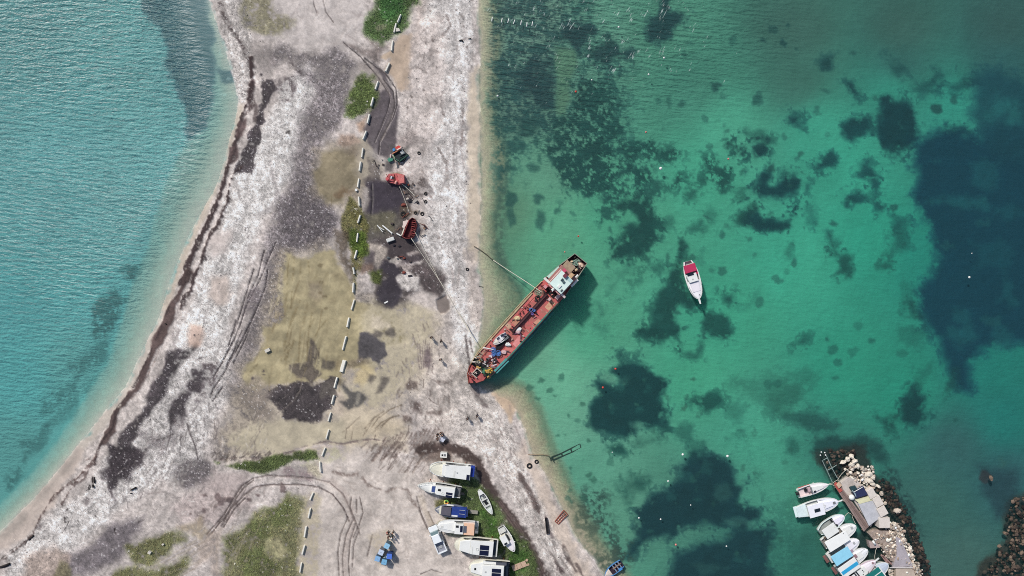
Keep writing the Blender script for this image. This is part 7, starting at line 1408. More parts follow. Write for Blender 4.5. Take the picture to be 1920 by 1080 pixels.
for k in range(9):
    a, b_ = lerp2((1609, 944), (1636.5, 938.5), (k + .5) / 9), lerp2((1629.5, 986.5), (1653, 969), (k + .5) / 9)
tag(slab([(1603, 937), (1633, 929), (1637, 938), (1612, 945)], 1.0, 1.12).build('tarpaulin', mat((226, 222, 184), .7, .35, 1.5), None, at=W(1620, 937, 1)), 'pale yellow tarpaulin between the navy cover and the grey sheet', 'tarpaulin')
tag(slab([(1600.5, 924), (1619.5, 912.5), (1627, 928), (1605.5, 934)], 1.0, 1.5, 1.05).build('tarpaulin', mat((48, 54, 88), .7, .35, 1.5), None, at=W(1613, 924, 1)), 'navy blue tarpaulin on the upper part of the pier', 'tarpaulin')
tag(slab([(1593.5, 914), (1604, 911), (1608, 917), (1598, 921)], .9, 1.25, 1.05).build('tarpaulin', mat((44, 70, 76), .7, .4, 1.5), None, at=W(1600, 916, 1)), 'dark green cover beside the navy tarpaulin', 'tarpaulin')
MB_ = MB().tube([W(1596, 922, .9), W(1598.5, 920.5, 1.7), W(1603, 925, 1.9), W(1605, 931, 1.4), W(1604.5, 934, .9)], .09, 8); tag(MB_.build('pipe_arch', mat((186, 206, 216), .4, .3, 2), None, True, at=W(1600, 926, 1)), 'pale bent pipe arching over the navy tarpaulin edge', 'pipe')
MB_ = MB().tube([W(1600.5, 923, 1.56), W(1618, 913, 1.56)], .06, 6); tag(MB_.build('pole', WHITE, None, True, at=W(1610, 918, 1.5)), 'thin white pole lying across the navy tarpaulin', 'pole')
tag(MB().ball(W(1597, 932.5, 1.1), .5, 16, 10, (1, 1, .8)).build('round_float', WHITE, None, True, at=W(1597, 932.5, .7)), 'big round white float on the pier beside the navy tarpaulin', 'float')
CB = mat((222, 212, 204), .9, .35, 1.2, dirtc=(172, 160, 152), bump=.5)
for x, y, sx, sy, an, lb in ((1634.5, 925.5, 17, 14, 61, 'concrete cube on the pier, topmost of the row of three'), (1646.5, 940.5, 19, 15, 61, 'concrete cube on the pier, middle of the row of three'), (1655, 959, 17, 16, 61, 'concrete cube on the pier, lowest of the row of three'), (1658.6, 980.5, 20, 19, -2, 'large square concrete cube set apart below the row of three')):
    tag(slab(rect(x, y, sx, sy, an), -.3, 1.35, 1.02).build('concrete_cube', CB, None, at=W(x, y, 0)), lb, 'concrete block', 'concrete cubes along the pier')
tag(slab([(1577, 905), (1590, 895), (1604, 898), (1614, 908), (1640, 975), (1633, 988), (1600, 938), (1582, 922)], -.8, .62, 1.02).build('pier_slab', mat((204, 194, 188), .95, .6, .9, dirtc=(150, 138, 130), bump=.6), None, at=W(1605, 935, 0)), 'broken concrete slab that carries the tarpaulins of the pier', 'concrete slab')
tag(slab([(1628, 1000), (1640, 994), (1668, 996), (1682, 1008), (1690, 1030), (1684, 1056), (1670, 1052), (1656, 1030), (1645, 1020)], -.8, .45, 1.05).build('rubble_base', mat((176, 160, 150), .95, .8, 2.2, dirtc=(120, 104, 94), bump=.8), None, at=W(1660, 1020, 0)), 'rough brown rubble fill of the lower pier', 'rubble')
tag(slab([(1680, 1006), (1688, 1010), (1698, 1030), (1712, 1062), (1675, 1064), (1682, 1040)], -.6, .72, 1.02).build('pier_path', mat((178, 170, 176), .9, .4, 1, bump=.4), None, at=W(1692, 1040, 0)), 'smooth grey concrete path on the lower pier', 'path slab')
tag(slab([(1680, 1066), (1712, 1063.5), (1722, 1100), (1681, 1100)], -.6, .68, 1.02).build('pier_path', mat((194, 178, 164), .9, .4, 1, bump=.4), None, at=W(1700, 1080, 0)), 'tan concrete slab at the bottom edge of the pier', 'path slab')
tag(slab([(1629, 1015), (1647, 1020), (1650, 1027), (1632, 1028)], -.4, .7, 1.0).build('landing', mat((186, 166, 162), .9, .5, 2), None, at=W(1640, 1022, 0)), 'small pink-grey landing block jutting towards the boats', 'landing')
tag(MB().tube([W(1636.5, 1014, .85), W(1641, 1021, .85)], .2, 10).build('white_pipe', WHITE, None, True, at=W(1639, 1018, .8)), 'short fat white pipe on the small landing block', 'pipe')
for a, b_, lb in (((1655, 1042), (1672, 1058), 'broken brown plank at the edge of the lower pier, nearer the path'), ((1652, 1040), (1664, 1056), 'broken brown plank at the edge of the lower pier, nearer the water')):
    A0, B0 = W(*a, .6), W(*b_, .6); tag(MB().box((A0 + B0) / 2, ((B0 - A0).length, .3, .12), math.atan2(B0.y - A0.y, B0.x - A0.x)).build('plank', mat((160, 128, 122), .9, .5, 2), None, at=(A0 + B0) / 2), lb, 'plank')
tag(MB().tube([W(1668, 1064.5, .85), W(1712, 1063.8, .85)], .08, 6).build('kerb_bar', mat((206, 200, 200), .8, .3, 2), None, at=W(1690, 1064, .8)), 'thin pale bar across the path at the bottom of the pier', 'bar')
# fallen ladder-like frame over the water
lf = thing('ladder_frame', 'pale metal ladder frame reaching out over the water from the pier tip', 'metal frame', W(1555, 880, .6), 0)
LM = mat((150, 168, 164), .5, .4, 2)
ra, rb = [p1(555, 210), p1(640, 390), p1(725, 575)], [p1(625, 130), p1(720, 340), p1(812, 510)]
MB().tube([W(*q, .7) for q in ra], .055, 6).build('rail', LM, lf); MB().tube([W(*q, .7) for q in rb], .065, 6).build('rail', LM, lf)
for a, b_ in ((p1(572, 205), p1(635, 170)), (p1(632, 378), p1(722, 338)), (p1(720, 340), p1(800, 285))): MB().tube([W(*a, .7), W(*b_, .7)], .05, 6).build('rung', LM, lf)
for q in (p1(525, 122), p1(540, 70), p1(598, 78), p1(612, 120)):
    MB().tube([W(*q, -1.0), W(*q, .8)], .07, 6).build('post', LM, lf); MB().ball(W(*q, .85), .13, 8, 6).build('cap', WHITE, lf)
for (pts, lb) in (([p1(655, 612), p1(740, 590), p1(815, 540), p1(900, 420), p1(1000, 350)], 'mooring rope from the topmost motorboat up to the pier rocks'), ([p1(655, 615), p1(730, 622), p1(760, 640)], 'short mooring rope from the topmost motorboat to the red plank'), ([p1(845, 895), p1(900, 870), p1(930, 900)], 'mooring rope from the cabin boat to the walkway'), ([p2(575, 75), p2(640, 10), p2(690, 40)], 'mooring rope from the third pier boat to the walkway'), ([p2(1085, 800), p2(1090, 700), p2(1115, 610)], 'mooring rope from the boat with a bowsprit to the landing'), ([p2(1110, 830), p2(1250, 850), p2(1330, 880)], 'mooring rope from the boat with a bowsprit to the lower pier'), ([p2(760, 200), p2(720, 120), p2(700, 60)], 'mooring rope from the fourth pier boat to the walkway')):
    rope([(x, y, .75) for x, y in pts], .035, lb)
# boulders
RK = [mat(c, .95, .45, 1.6, dirtc=d_, bump=.7) for c, d_ in (((224, 214, 200), (170, 156, 138)), ((206, 192, 178), (150, 134, 118)), ((182, 166, 152), (124, 108, 96)), ((90, 78, 70), (50, 44, 42)), ((126, 108, 94), (76, 66, 60)))]
RP = []
def rock(x, y, r_, m, lb, grp, sc=None, zc=None, rz=None, prefix='boulder'):
    global RP
    k = len(RP)
    if k < 8:
        me_o = MB().ball((0, 0, 0), 1.0, 8, 5, (1, 1, 1), .3, seed=k + 3).build(prefix, RK[m], None, False); RP.append(me_o); o = me_o
    else:
        o = RP[rng.randrange(8)].copy(); col.objects.link(o); RP.append(o); o.name = prefix
    if o.data.materials[0] != RK[m]:
        key = (o.data.name.split('.')[0], id(o.data), m)
        o.data = o.data.copy(); o.data.materials[0] = RK[m]
    z = rng.uniform(.0, .35) if zc is None else zc
    o.location = W(x, y, z); s_ = r_ * S * (.8 if sc is None else .95)
    sc = sc or (rng.uniform(.85, 1.25), rng.uniform(.75, 1.0), rng.uniform(.6, .85))
    o.scale = (s_ * sc[0], s_ * sc[1], s_ * sc[2]); o.rotation_euler = (rng.uniform(-.25, .25), rng.uniform(-.25, .25), rng.uniform(0, 3) if rz is None else rz)
    return tag(o, lb, 'boulder', grp)
TIPG, SIDEG, SUBG, CORG = 'pale boulders heaped at the tip of the pier', 'pale boulders along the outer side of the lower pier', 'dark wet boulders around the pier', 'dark boulders of the lower right corner'
for (x, y, sx, sy, an, lb) in ((1581, 866.5, 12, 6, -30, 'cream elongated boulder at the outer left of the pier tip heap'), (1588.5, 861, 8, 8, -30, 'cream block second from the left in the pier tip heap'), (1596.5, 856, 9, 8, -30, 'cream block at the top of the pier tip heap'), (1602, 865, 9, 10, 60, 'cream boulder below the top block of the pier tip heap'), (1597, 870.5, 13, 8, -10, 'wide white boulder in the middle of the pier tip heap'), (1608, 874, 9, 9, 40, 'white boulder right of the wide one in the pier tip heap'), (1617, 878, 7, 8, 20, 'beige rounded boulder on the right shoulder of the pier tip'), (1627, 888.5, 18, 11, -15, 'largest cream boulder on the outer side above the cubes'), (1636, 895, 10, 8, 20, 'pinkish boulder next to the largest cream one'), (1629, 901, 18, 9, 10, 'long pinkish white boulder under the largest cream one'), (1637, 908, 14, 7, 25, 'flat white boulder above the concrete cubes'), (1647, 912, 8, 5, 30, 'flat white stone at the corner of the concrete cubes')):
    rock(x, y, 1, 0 if 'cream' in lb or 'white' in lb else 1, lb, TIPG, (sx * .55, sy * .6, 4.5), .45, R(-an))
for (x, y, r_, lb) in ((1683, 957.5, 5.8, 'lone round pale boulder in the water beside the cubes'), (1652.5, 925, 4.2, 'round boulder touching the right side of the upper cube'), (1659, 943.5, 3.4, 'small round boulder right of the middle cube'), (1655, 937.5, 2.2, 'tiny round stone above a small boulder right of the cubes')): rock(x, y, r_, 1, lb, None, (1.1, .95, .8), .25)
for i in range(44):
    x = rng.uniform(1582, 1634); y = rng.uniform(876, 912)
    if (x - 1586) * .9 < (y - 905): continue
    rock(x, y, rng.uniform(2.0, 4.2), rng.choice((0, 1, 1, 2)), 'pale stone among the boulders at the tip of the pier', TIPG)
for i in range(112):
    t_ = rng.random(); x = 1668 + 46 * t_ + rng.uniform(-9, 14); y = 984 + 96 * t_ + rng.uniform(-5, 5)
    rock(x, y, rng.uniform(2.4, 6.2), rng.choice((0, 0, 1, 1, 2)), 'pale boulder in the band along the outer side of the lower pier', SIDEG)
for i in range(30):
    x = rng.uniform(1634, 1680); y = rng.uniform(998, 1046)
    if x < 1640 + (y - 1010) * .5: continue
    rock(x, y, rng.uniform(1.4, 3.2), rng.choice((2, 2, 4, 1)), 'small brown stone in the rubble fill of the lower pier', 'brown stones of the rubble fill', None, .5)
for i in range(10): rock(1668 + rng.uniform(-2, 6), 1068 + rng.uniform(0, 14), rng.uniform(2, 4), rng.choice((0, 1)), 'pale stone between the green-canopied boat and the pier', 'pale stones between boat and pier')
for i in range(34):
    q = rng.random()
    if q < .45: x, y = rng.uniform(1550, 1600), rng.uniform(845, 895)
    elif q < .8: t_ = rng.random(); x, y = 1650 + 45 * t_ + rng.uniform(-4, 16), 915 + 75 * t_ + rng.uniform(-12, 12)
    else: t_ = rng.random(); x, y = 1712 + 22 * t_ + rng.uniform(0, 12), 1000 + 80 * t_
    if x < 1578 and y > 880: continue
    rock(x, y, rng.uniform(2, 5.2), rng.choice((3, 3, 4)), 'dark wet boulder at the water line around the pier', SUBG, None, rng.uniform(-.32, -.02))
for i in range(46):
    t_ = rng.random(); x = 1848 + 74 * (1 - t_) ** .6 * rng.random() ** .5 + 46 * t_; y = 1080 - 140 * t_ + rng.uniform(-6, 6)
    if x < 1846 + (1080 - y) * .42: continue
    rock(x, y, rng.uniform(2.0, 5.0), rng.choice((3, 3, 4, 4)), 'brown boulder of the rocky corner at the lower right', CORG, None, rng.uniform(-.1, .25))
rock(1858, 896, 5, 4, 'single rock breaking the water upper right of the pier', None, (1.2, .7, .5), -.05)

# ------------------------------------------------------------------ tall blue cabinets by the group of people
for x, y, an, c_, h_, lb in ((725.5, 1023.5, 28, (150, 196, 224), 1.55, 'light blue tall cabinet nearest the group of people'), (714.5, 1035.5, 24, (196, 208, 228), 1.55, 'very pale blue tall cabinet on the left side of the ring'), (708, 1047.5, 18, (136, 178, 220), 1.5, 'light blue tall cabinet, lowest left of the ring'), (730, 1043, 4, (84, 122, 214), 1.55, 'strong blue tall cabinet on the right side of the ring'), (720.5, 1053.5, 12, (122, 176, 212), 1.5, 'grey-blue tall cabinet, bottom of the ring')):
    c = Vector(W(x, y, GZ + h_)); a_ = -R(an); t = thing('blue_cabinet', lb, 'cabinet', (c.x, c.y, zat(x, y)), a_, 'ring of tall blue cabinets')
    mm = mat(c_, .5, .2, 2); ms = mat(tuple(int(q * .55) for q in c_), .5, .25, 2); zc = zat(x, y)  # sides and door: top colour darkened, their shade painted in
    MB().box((c.x, c.y, zc + h_ / 2), (.84, .84, h_), a_).build('body', ms, t); MB().box((c.x, c.y, zc + h_ + .03), (.9, .9, .08), a_).build('top', mm, t)
    MB().box((c.x, c.y, zc + h_ + .08), (.2, .05, .03), a_).build('handle', GREY, t)
    f_ = c + Matrix.Rotation(a_, 3, 'Z') @ Vector((0, .43, 0)); MB().box((f_.x, f_.y, zc + h_ / 2), (.7, .03, h_ * .85), a_).build('door', ms, t)
for x, y, lb in ((720.5, 1046, 'small round white container inside the ring of cabinets, left one'), (723.8, 1044, 'small round white container inside the ring of cabinets, right one')):
    c = W(x, y, GZ + .9); tag(MB().tube([c - Vector((0, 0, .9)), c], .15, 12).build('container', mat((220, 236, 236), .4, .15, 2), None, at=c - Vector((0, 0, .9))), lb, 'container')

# ------------------------------------------------------------------ people
def skin_mesh(name, verts, edges, radii, root=0, sub=1):
    me = bpy.data.meshes.new(name); me.from_pydata(verts, edges, []); o = bpy.data.objects.new(name, me); col.objects.link(o)
    md = o.modifiers.new('skin', 'SKIN'); md.use_smooth_shade = True
    for i, r_ in enumerate(radii):
        sv = me.skin_vertices[0].data[i]; sv.radius = (r_, r_) if not isinstance(r_, tuple) else r_; sv.use_root = (i == root)
    s_ = o.modifiers.new('sub', 'SUBSURF'); s_.levels = sub; s_.render_levels = sub
    dg = bpy.context.evaluated_depsgraph_get(); res = bpy.data.meshes.new_from_object(o.evaluated_get(dg))
    bpy.data.objects.remove(o); res.name = name
    return res
def skeleton(arm_l, arm_r, step, lean):
    v = []; e_ = []; r_ = []
    def add(p, rad, par=None):
        v.append(p); r_.append(rad)
        if par is not None: e_.append((par, len(v) - 1))
        return len(v) - 1
    yl = lean
    pel = add((0, 0, .95), (.155, .115)); wa = add((0, .01 + yl * .3, 1.12), (.135, .10), pel); ch = add((0, .01 + yl, 1.32), (.165, .12), wa); nk = add((0, yl, 1.47), .058, ch); hd = add((0, .015 + yl, 1.57), (.078, .088), nk); cr = add((0, .0 + yl, 1.68), (.07, .082), hd)
    add((0, .105 + yl, 1.585), .013, hd)                       # nose
    for s_ in (1, -1): add((s_ * .083, 0 + yl, 1.58), .014, hd)  # ears
    hands = []
    for s_, arm in ((1, arm_r), (-1, arm_l)):
        sh = add((s_ * .19, yl, 1.40), .062, ch); el = add((s_ * arm[0][0], arm[0][1] + yl, arm[0][2]), .043, sh); wr = add((s_ * arm[1][0], arm[1][1] + yl, arm[1][2]), .029, el)
        d_ = Vector(v[wr]) - Vector(v[el]); d_.normalize(); pa = add(tuple(Vector(v[wr]) + d_ * .07), (.036, .018), wr); hands.append((el, wr))
        side = d_.cross(Vector((0, 0, 1))) if abs(d_.z) < .9 else Vector((0, 1, 0)); side.normalize()
        for f_, (off, ln) in enumerate(((-.03, .075), (-.01, .09), (.01, .085), (.03, .065))):
            k1_ = add(tuple(Vector(v[pa]) + d_ * ln * .5 + side * off), .0095, pa); add(tuple(Vector(v[pa]) + d_ * ln + side * off * 1.1 + Vector((-s_ * .02, .012, 0))), .008, k1_)
        th = add(tuple(Vector(v[wr]) + d_ * .045 + side * .045), .0105, wr); add(tuple(Vector(v[wr]) + d_ * .085 + side * .06), .009, th)
    for s_ in (1, -1):
        hp = add((s_ * .095, 0, .90), .092, pel); kn = add((s_ * .10, s_ * step * .5 + .02, .50), .058, hp); an = add((s_ * .10, s_ * step - .02, .09), .038, kn); add((s_ * .11, s_ * step + .13, .045), (.04, .032), an)
    return v, e_, r_, pel
POSES = {'stand': skeleton(((.25, -.03, 1.13), (.26, .06, .90)), ((.25, -.03, 1.13), (.26, .06, .90)), .06, 0), 'walk': skeleton(((.25, -.14, 1.15), (.26, -.16, .92)), ((.25, .10, 1.15), (.25, .26, .98)), .20, .03), 'reach': skeleton(((.24, .12, 1.17), (.17, .36, 1.10)), ((.24, .12, 1.17), (.17, .36, 1.12)), .05, .08)}
PM = {}
def sub_mesh(nm, P, keep, grow, sub=1):
    v, e_, r_, _ = P; idx = [i for i in range(len(v)) if keep(i, v)]; mp = {o_: n2 for n2, o_ in enumerate(idx)}
    g = lambda q: tuple(x + grow for x in q) if isinstance(q, tuple) else q + grow
    return skin_mesh(nm, [v[i] for i in idx], [(mp[a], mp[b_]) for a, b_ in e_ if a in mp and b_ in mp], [g(r_[i]) for i in idx], 0, sub)
ARMIDX = lambda k: {9 + 16 * k, 10 + 16 * k, 11 + 16 * k}
for k_, P in POSES.items():
    na = 3 + 1 + 8 + 2                       # vertices per arm: shoulder, elbow, wrist, palm, fingers, thumb
    a1, a2 = 9, 9 + na; lg = 9 + 2 * na
    top = {0, 1, 2, a1, a1 + 1, a1 + 2, a2, a2 + 1, a2 + 2}
    bot = {0} | set(j for l_ in (0, 1) for j in (lg + 4 * l_, lg + 4 * l_ + 1, lg + 4 * l_ + 2))
    PM[k_] = dict(body=skin_mesh('body', *P), jacket=sub_mesh('jacket', P, lambda i, v: i in top, .018), trousers=sub_mesh('trousers', P, lambda i, v: i in bot, .014), lean=P[0][2][1])
def hair_mesh():
    m_ = MB().ball((0, -.012, 1.645), .112, 14, 9, (.86, 1, .92), .02); return m_
SKINM = mat((206, 160, 134), .6, .1, 3)
def person(x, y, face, pose, jc, tc_, hc, lb, hat=None, grp=None, zoff=0.0):
    """x, y: where the head appears in the photo; face: heading in degrees of the photo plane"""
    h = zat(x, y); c = W(x, y, h + 1.65); t = thing('person', lb, 'person', (c.x, c.y, h), R(face), grp)
    P = PM[pose]
    for nm, m in (('body', SKINM), ('jacket', mat(jc, .85, .25, 5)), ('trousers', mat(tc_, .85, .25, 5))):
        me = P[nm].copy(); me.materials.clear(); me.materials.append(m); o = bpy.data.objects.new(nm, me); link(o, t)
    L_ = P['lean']
    def loc(mb, nm, m, sm=True):
        me = bpy.data.meshes.new(nm); me.from_pydata([(a, b_ + L_, c_) for a, b_, c_ in mb.v], [], mb.f); me.materials.append(m); me.polygons.foreach_set('use_smooth', [sm] * len(me.polygons)); o = bpy.data.objects.new(nm, me); link(o, t); return o
    loc(hair_mesh(), 'hair', mat(hc, .9, .2, 6))
    for s_ in (1, -1):
        loc(MB().ball((s_ * .032, .093, 1.605), .013, 8, 6), 'eye', DARK)
        leg = POSES[pose][0][-4 * (1 if s_ < 0 else 2) + 2]; q = POSES[pose][0][-4 * (1 if s_ < 0 else 2) + 3]
        loc(MB().ball((q[0], q[1] - .05 - L_, .05), .075, 10, 6, (.75, 1.75, .65)), 'shoe', DARK)
    loc(MB().ball((0, .096, 1.535), .02, 8, 5, (1.3, .4, .3)), 'mouth', mat((160, 92, 84), .6, .1, 4))
    if hat: loc(MB().ball((0, 0, 1.70), .13, 14, 8, (1, 1, .6)), 'hat', mat(hat, .8, .2, 5))
BK, NV_, GRY = (30, 30, 36), (40, 44, 62), (84, 84, 88)
person(876, 786.5, 215, 'walk', BK, BK, (30, 24, 22), 'person in dark clothes walking on pebbles, left one of the two below the ship bow')
person(894, 781, 215, 'walk', NV_, BK, (40, 32, 28), 'person in dark clothes walking on pebbles, right one of the two below the ship bow')
person(807.6, 633.2, 200, 'stand', (60, 58, 62), BK, (28, 24, 24), 'person in dark grey on pale ground by the ship, upper left of three')
person(826, 639.8, 240, 'walk', BK, (60, 60, 66), (30, 26, 24), 'person in black on the pale ground, nearest the ship of three')
person(825, 675, 200, 'stand', BK, NV_, (26, 22, 22), 'person in black standing below the churned mud strip left of the ship')
TBG = 'people gathered around the small table above the beached boats'
person(825.5, 813.5, 160, 'reach', (58, 48, 44), BK, (30, 24, 22), 'person in dark brown standing above the white table', None, TBG)
person(818.8, 817.5, 260, 'stand', BK, BK, (24, 22, 22), 'person in black left of the white table, the upper one', None, TBG)
person(818.6, 825, 290, 'reach', (70, 50, 50), NV_, (28, 24, 22), 'person in dark maroon left of the white table, the lower one', None, TBG)
person(829.5, 818.5, 30, 'reach', (34, 36, 56), BK, (24, 24, 26), 'person in dark navy leaning over the white table', None, TBG)
tb = thing('table', 'white folding table with people around it above the beached boats', 'table', W(829, 823, zat(829, 823)), 0)
zt = zat(829, 823); slab(rect(829.3, 823.5, 9.5, 8.5, 35), zt + .72, zt + .77).build('tabletop', mat((206, 208, 222), .5, .2, 2), tb)
for q in rect(829.3, 823.5, 8.2, 7.2, 35): MB().tube([W(*q, zt), W(*q, zt + .72)], .03, 6).build('leg', STEEL, tb)
CBG = 'people standing by the blue cabinets'
person(725.5, 1002.5, 300, 'stand', (150, 60, 66), BK, (40, 26, 26), 'person in dark red, upper left of the four by the blue cabinets', None, CBG)
person(735, 1001.8, 60, 'stand', (26, 34, 32), BK, (24, 24, 22), 'person in black, upper right of the four by the blue cabinets', None, CBG)
person(726.5, 1010, 250, 'reach', (44, 28, 40), BK, (26, 20, 24), 'person in dark purple, lower left of the four by the blue cabinets', None, CBG)
person(734, 1009.5, 120, 'stand', (70, 92, 92), BK, (24, 28, 26), 'person with a white cap, lower right of the four by the blue cabinets', (232, 236, 236), CBG)

# ------------------------------------------------------------------ grass tufts and loose beach stones
def scatter(weight, n_, seed):
    rg = np.random.RandomState(seed); wgt = np.where((U > -60) & (U < 1980) & (V > -60) & (V < 1140), weight, 0).ravel().astype(np.float64)
    i = rg.choice(wgt.size, n_, p=wgt / wgt.sum()); u = U.ravel()[i] + rg.uniform(-.9, .9, n_); v_ = V.ravel()[i] + rg.uniform(-.9, .9, n_)
    return rg, (u - 960) * S, (540 - v_) * S, Z.ravel()[i], i
def raw_mesh(name, co, tris, m, colr=None):
    me = bpy.data.meshes.new(name); me.vertices.add(len(co)); me.vertices.foreach_set('co', co.astype(np.float32).ravel()); me.loops.add(tris.size); me.loops.foreach_set('vertex_index', tris.astype(np.int32).ravel())
    me.polygons.add(len(tris)); me.polygons.foreach_set('loop_start', np.arange(0, tris.size, 3, dtype=np.int32))
    if colr is not None:
        a = me.attributes.new('tone', 'FLOAT_COLOR', 'POINT'); a.data.foreach_set('color', np.concatenate([colr, np.ones((len(colr), 1))], 1).astype(np.float32).ravel())
    me.update(calc_edges=True); me.materials.append(m); o = bpy.data.objects.new(name, me); link(o); return o
def tone_mat(name, rough, trans=False):
    m, nt, out = new_mat(name); at = nt.nodes.new('ShaderNodeAttribute'); at.attribute_name = 'tone'; p = nt.nodes.new('ShaderNodeBsdfPrincipled'); p.inputs['Roughness'].default_value = rough; p.inputs['Specular IOR Level'].default_value = .2
    nz = nt.nodes.new('ShaderNodeTexNoise'); nz.inputs['Scale'].default_value = 12; tc = nt.nodes.new('ShaderNodeTexCoord'); nt.links.new(tc.outputs['Object'], nz.inputs['Vector'])
    mr = nt.nodes.new('ShaderNodeMapRange'); nt.links.new(nz.outputs['Fac'], mr.inputs[0]); mr.inputs[3].default_value = .7; mr.inputs[4].default_value = 1.3
    vm = nt.nodes.new('ShaderNodeVectorMath'); vm.operation = 'SCALE'; nt.links.new(at.outputs['Color'], vm.inputs[0]); nt.links.new(mr.outputs[0], vm.inputs['Scale']); nt.links.new(vm.outputs[0], p.inputs['Base Color']); nt.links.new(p.outputs[0], out.inputs['Surface']); return m
nt_ = 20000
rg, x, y, z, ii = scatter(np.clip(GR - .25, 0, 1) ** 1.5, nt_, 4)
k = 4; n_ = nt_ * k
X = np.repeat(x, k) + rg.uniform(-.1, .1, n_); Y = np.repeat(y, k) + rg.uniform(-.1, .1, n_); Zq = np.repeat(z, k); th = rg.uniform(0, 6.28, n_); ln = rg.uniform(.08, .26, n_); hh = rg.uniform(.04, .15, n_); wd = rg.uniform(.02, .05, n_)
dx, dy = np.cos(th), np.sin(th)
co_ = np.stack([np.stack([X - dy * wd, Y + dx * wd, Zq], 1), np.stack([X + dy * wd, Y - dx * wd, Zq], 1), np.stack([X + dx * ln, Y + dy * ln, Zq + hh], 1)], 1).reshape(-1, 3)
gc = C.reshape(-1, 3)[np.repeat(ii, k)] * rg.uniform(.85, 1.5, (n_, 1)) * np.array([[1.02, .98, .98]]); gc = lin(np.clip(gc, 5, 235)) * KAL
o = raw_mesh('grass', co_, np.arange(n_ * 3).reshape(-1, 3), tone_mat('grass_blades', .8), np.repeat(gc, 3, 0)); o['kind'] = 'stuff'; tag(o, 'short green grass growing in patches on the spit', 'grass')
ns_ = 30000
rg, x, y, z, ii = scatter(np.clip(PB, 0, 1) ** 1.2, ns_, 9)
s_ = rg.uniform(.03, .10, ns_) * (1 + (rg.rand(ns_) > .96) * .8); th = rg.uniform(0, 6.28, ns_); a_ = np.cos(th) * s_; b_ = np.sin(th) * s_; fl_ = rg.uniform(.35, .7, ns_); el = rg.uniform(.55, 1, ns_)
z = z + s_ * .1
pts = [np.stack([x + a_, y + b_, z], 1), np.stack([x - b_ * el, y + a_ * el, z], 1), np.stack([x - a_, y - b_, z], 1), np.stack([x + b_ * el, y - a_ * el, z], 1), np.stack([x, y, z + s_ * fl_], 1)]
co_ = np.stack(pts, 1).reshape(-1, 3); bi = np.arange(ns_)[:, None, None] * 5; tri = (np.array([[0, 1, 4], [1, 2, 4], [2, 3, 4], [3, 0, 4]])[None] + bi).reshape(-1, 3)
sc_ = np.clip(np.where(rg.rand(ns_, 1) > .09, C.reshape(-1, 3)[ii] * .75 + np.array([[214, 208, 204]]) * .28, np.array([[120, 112, 112]])) * rg.uniform(.85, 1.08, (ns_, 1)), 5, 240)
o = raw_mesh('beach_stones', co_, tri, tone_mat('stone_surface', .9), np.repeat(lin(sc_) * KAL, 5, 0)); o['kind'] = 'stuff'; tag(o, 'loose pale stones scattered over the pebble banks', 'stones')

def rubble(name, label, pts, smin, smax, z0, z1, cols, seed):
    rg = np.random.RandomState(seed); n_ = len(pts); t = (1 + 5 ** .5) / 2
    iv = np.array([(-1, t, 0), (1, t, 0), (-1, -t, 0), (1, -t, 0), (0, -1, t), (0, 1, t), (0, -1, -t), (0, 1, -t), (t, 0, -1), (t, 0, 1), (-t, 0, -1), (-t, 0, 1)]) / 1.9
    it = np.array([(0, 11, 5), (0, 5, 1), (0, 1, 7), (0, 7, 10), (0, 10, 11), (1, 5, 9), (5, 11, 4), (11, 10, 2), (10, 7, 6), (7, 1, 8), (3, 9, 4), (3, 4, 2), (3, 2, 6), (3, 6, 8), (3, 8, 9), (4, 9, 5), (2, 4, 11), (6, 2, 10), (8, 6, 7), (9, 8, 1)])
    s_ = rg.uniform(smin, smax, (n_, 1, 1)); v = iv[None] * (1 + rg.uniform(-.3, .3, (n_, 12, 1))) * s_ * rg.uniform(.7, 1.2, (n_, 1, 3)) * np.array([1, 1, .7])
    th = rg.uniform(0, 6.28, n_); c_, sn = np.cos(th)[:, None], np.sin(th)[:, None]
    X = v[..., 0] * c_ - v[..., 1] * sn; Y = v[..., 0] * sn + v[..., 1] * c_
    P = np.array([[W(a, b_).x, W(a, b_).y] for a, b_ in pts]); X += P[:, :1]; Y += P[:, 1:]; Zr = v[..., 2] + rg.uniform(z0, z1, (n_, 1))
    cc = np.array(cols)[rg.randint(len(cols), size=n_)] * rg.uniform(.75, 1.2, (n_, 1))
    o = raw_mesh(name, np.stack([X, Y, Zr], -1).reshape(-1, 3), (it[None] + np.arange(n_)[:, None, None] * 12).reshape(-1, 3), tone_mat(name + '_surface', .9), np.repeat(lin(np.clip(cc, 5, 240)) * KAL, 12, 0))
    o['kind'] = 'stuff'; tag(o, label, 'rubble')
r2 = random.Random(77)
DKR = [(50, 45, 42), (38, 36, 36), (64, 56, 50), (84, 72, 64)]
PP = [(r2.uniform(1556, 1606), r2.uniform(844, 896)) for _ in range(170)]; PP = [q for q in PP if q[0] - 1552 > (q[1] - 846) * .35]
for _ in range(260):
    t_ = r2.random(); PP.append((1646 + 52 * t_ + r2.uniform(-4, 20) , 910 + 82 * t_ + r2.uniform(-12, 12)))
for _ in range(180):
    t_ = r2.random(); PP.append((1706 + 28 * t_ + r2.uniform(-4, 14), 992 + 92 * t_))
rubble('wet_rubble', 'dark wet rubble under and around the pier at the water line', PP, .13, .42, -.42, .02, DKR, 3)
PP = []
while len(PP) < 340:
    x, y = r2.uniform(1844, 1940), r2.uniform(932, 1100)
    if x > 1842 + max(0, 1080 - y) * .42 + r2.uniform(-6, 6) and x > 1890 - (y < 1010) * 2 - max(0, y - 1015) * .8: PP.append((x, y))
rubble('shore_rubble', 'brown rubble between the boulders of the lower right corner', PP, .12, .42, -.28, .2, DKR + [(92, 80, 70), (116, 100, 88)], 5)
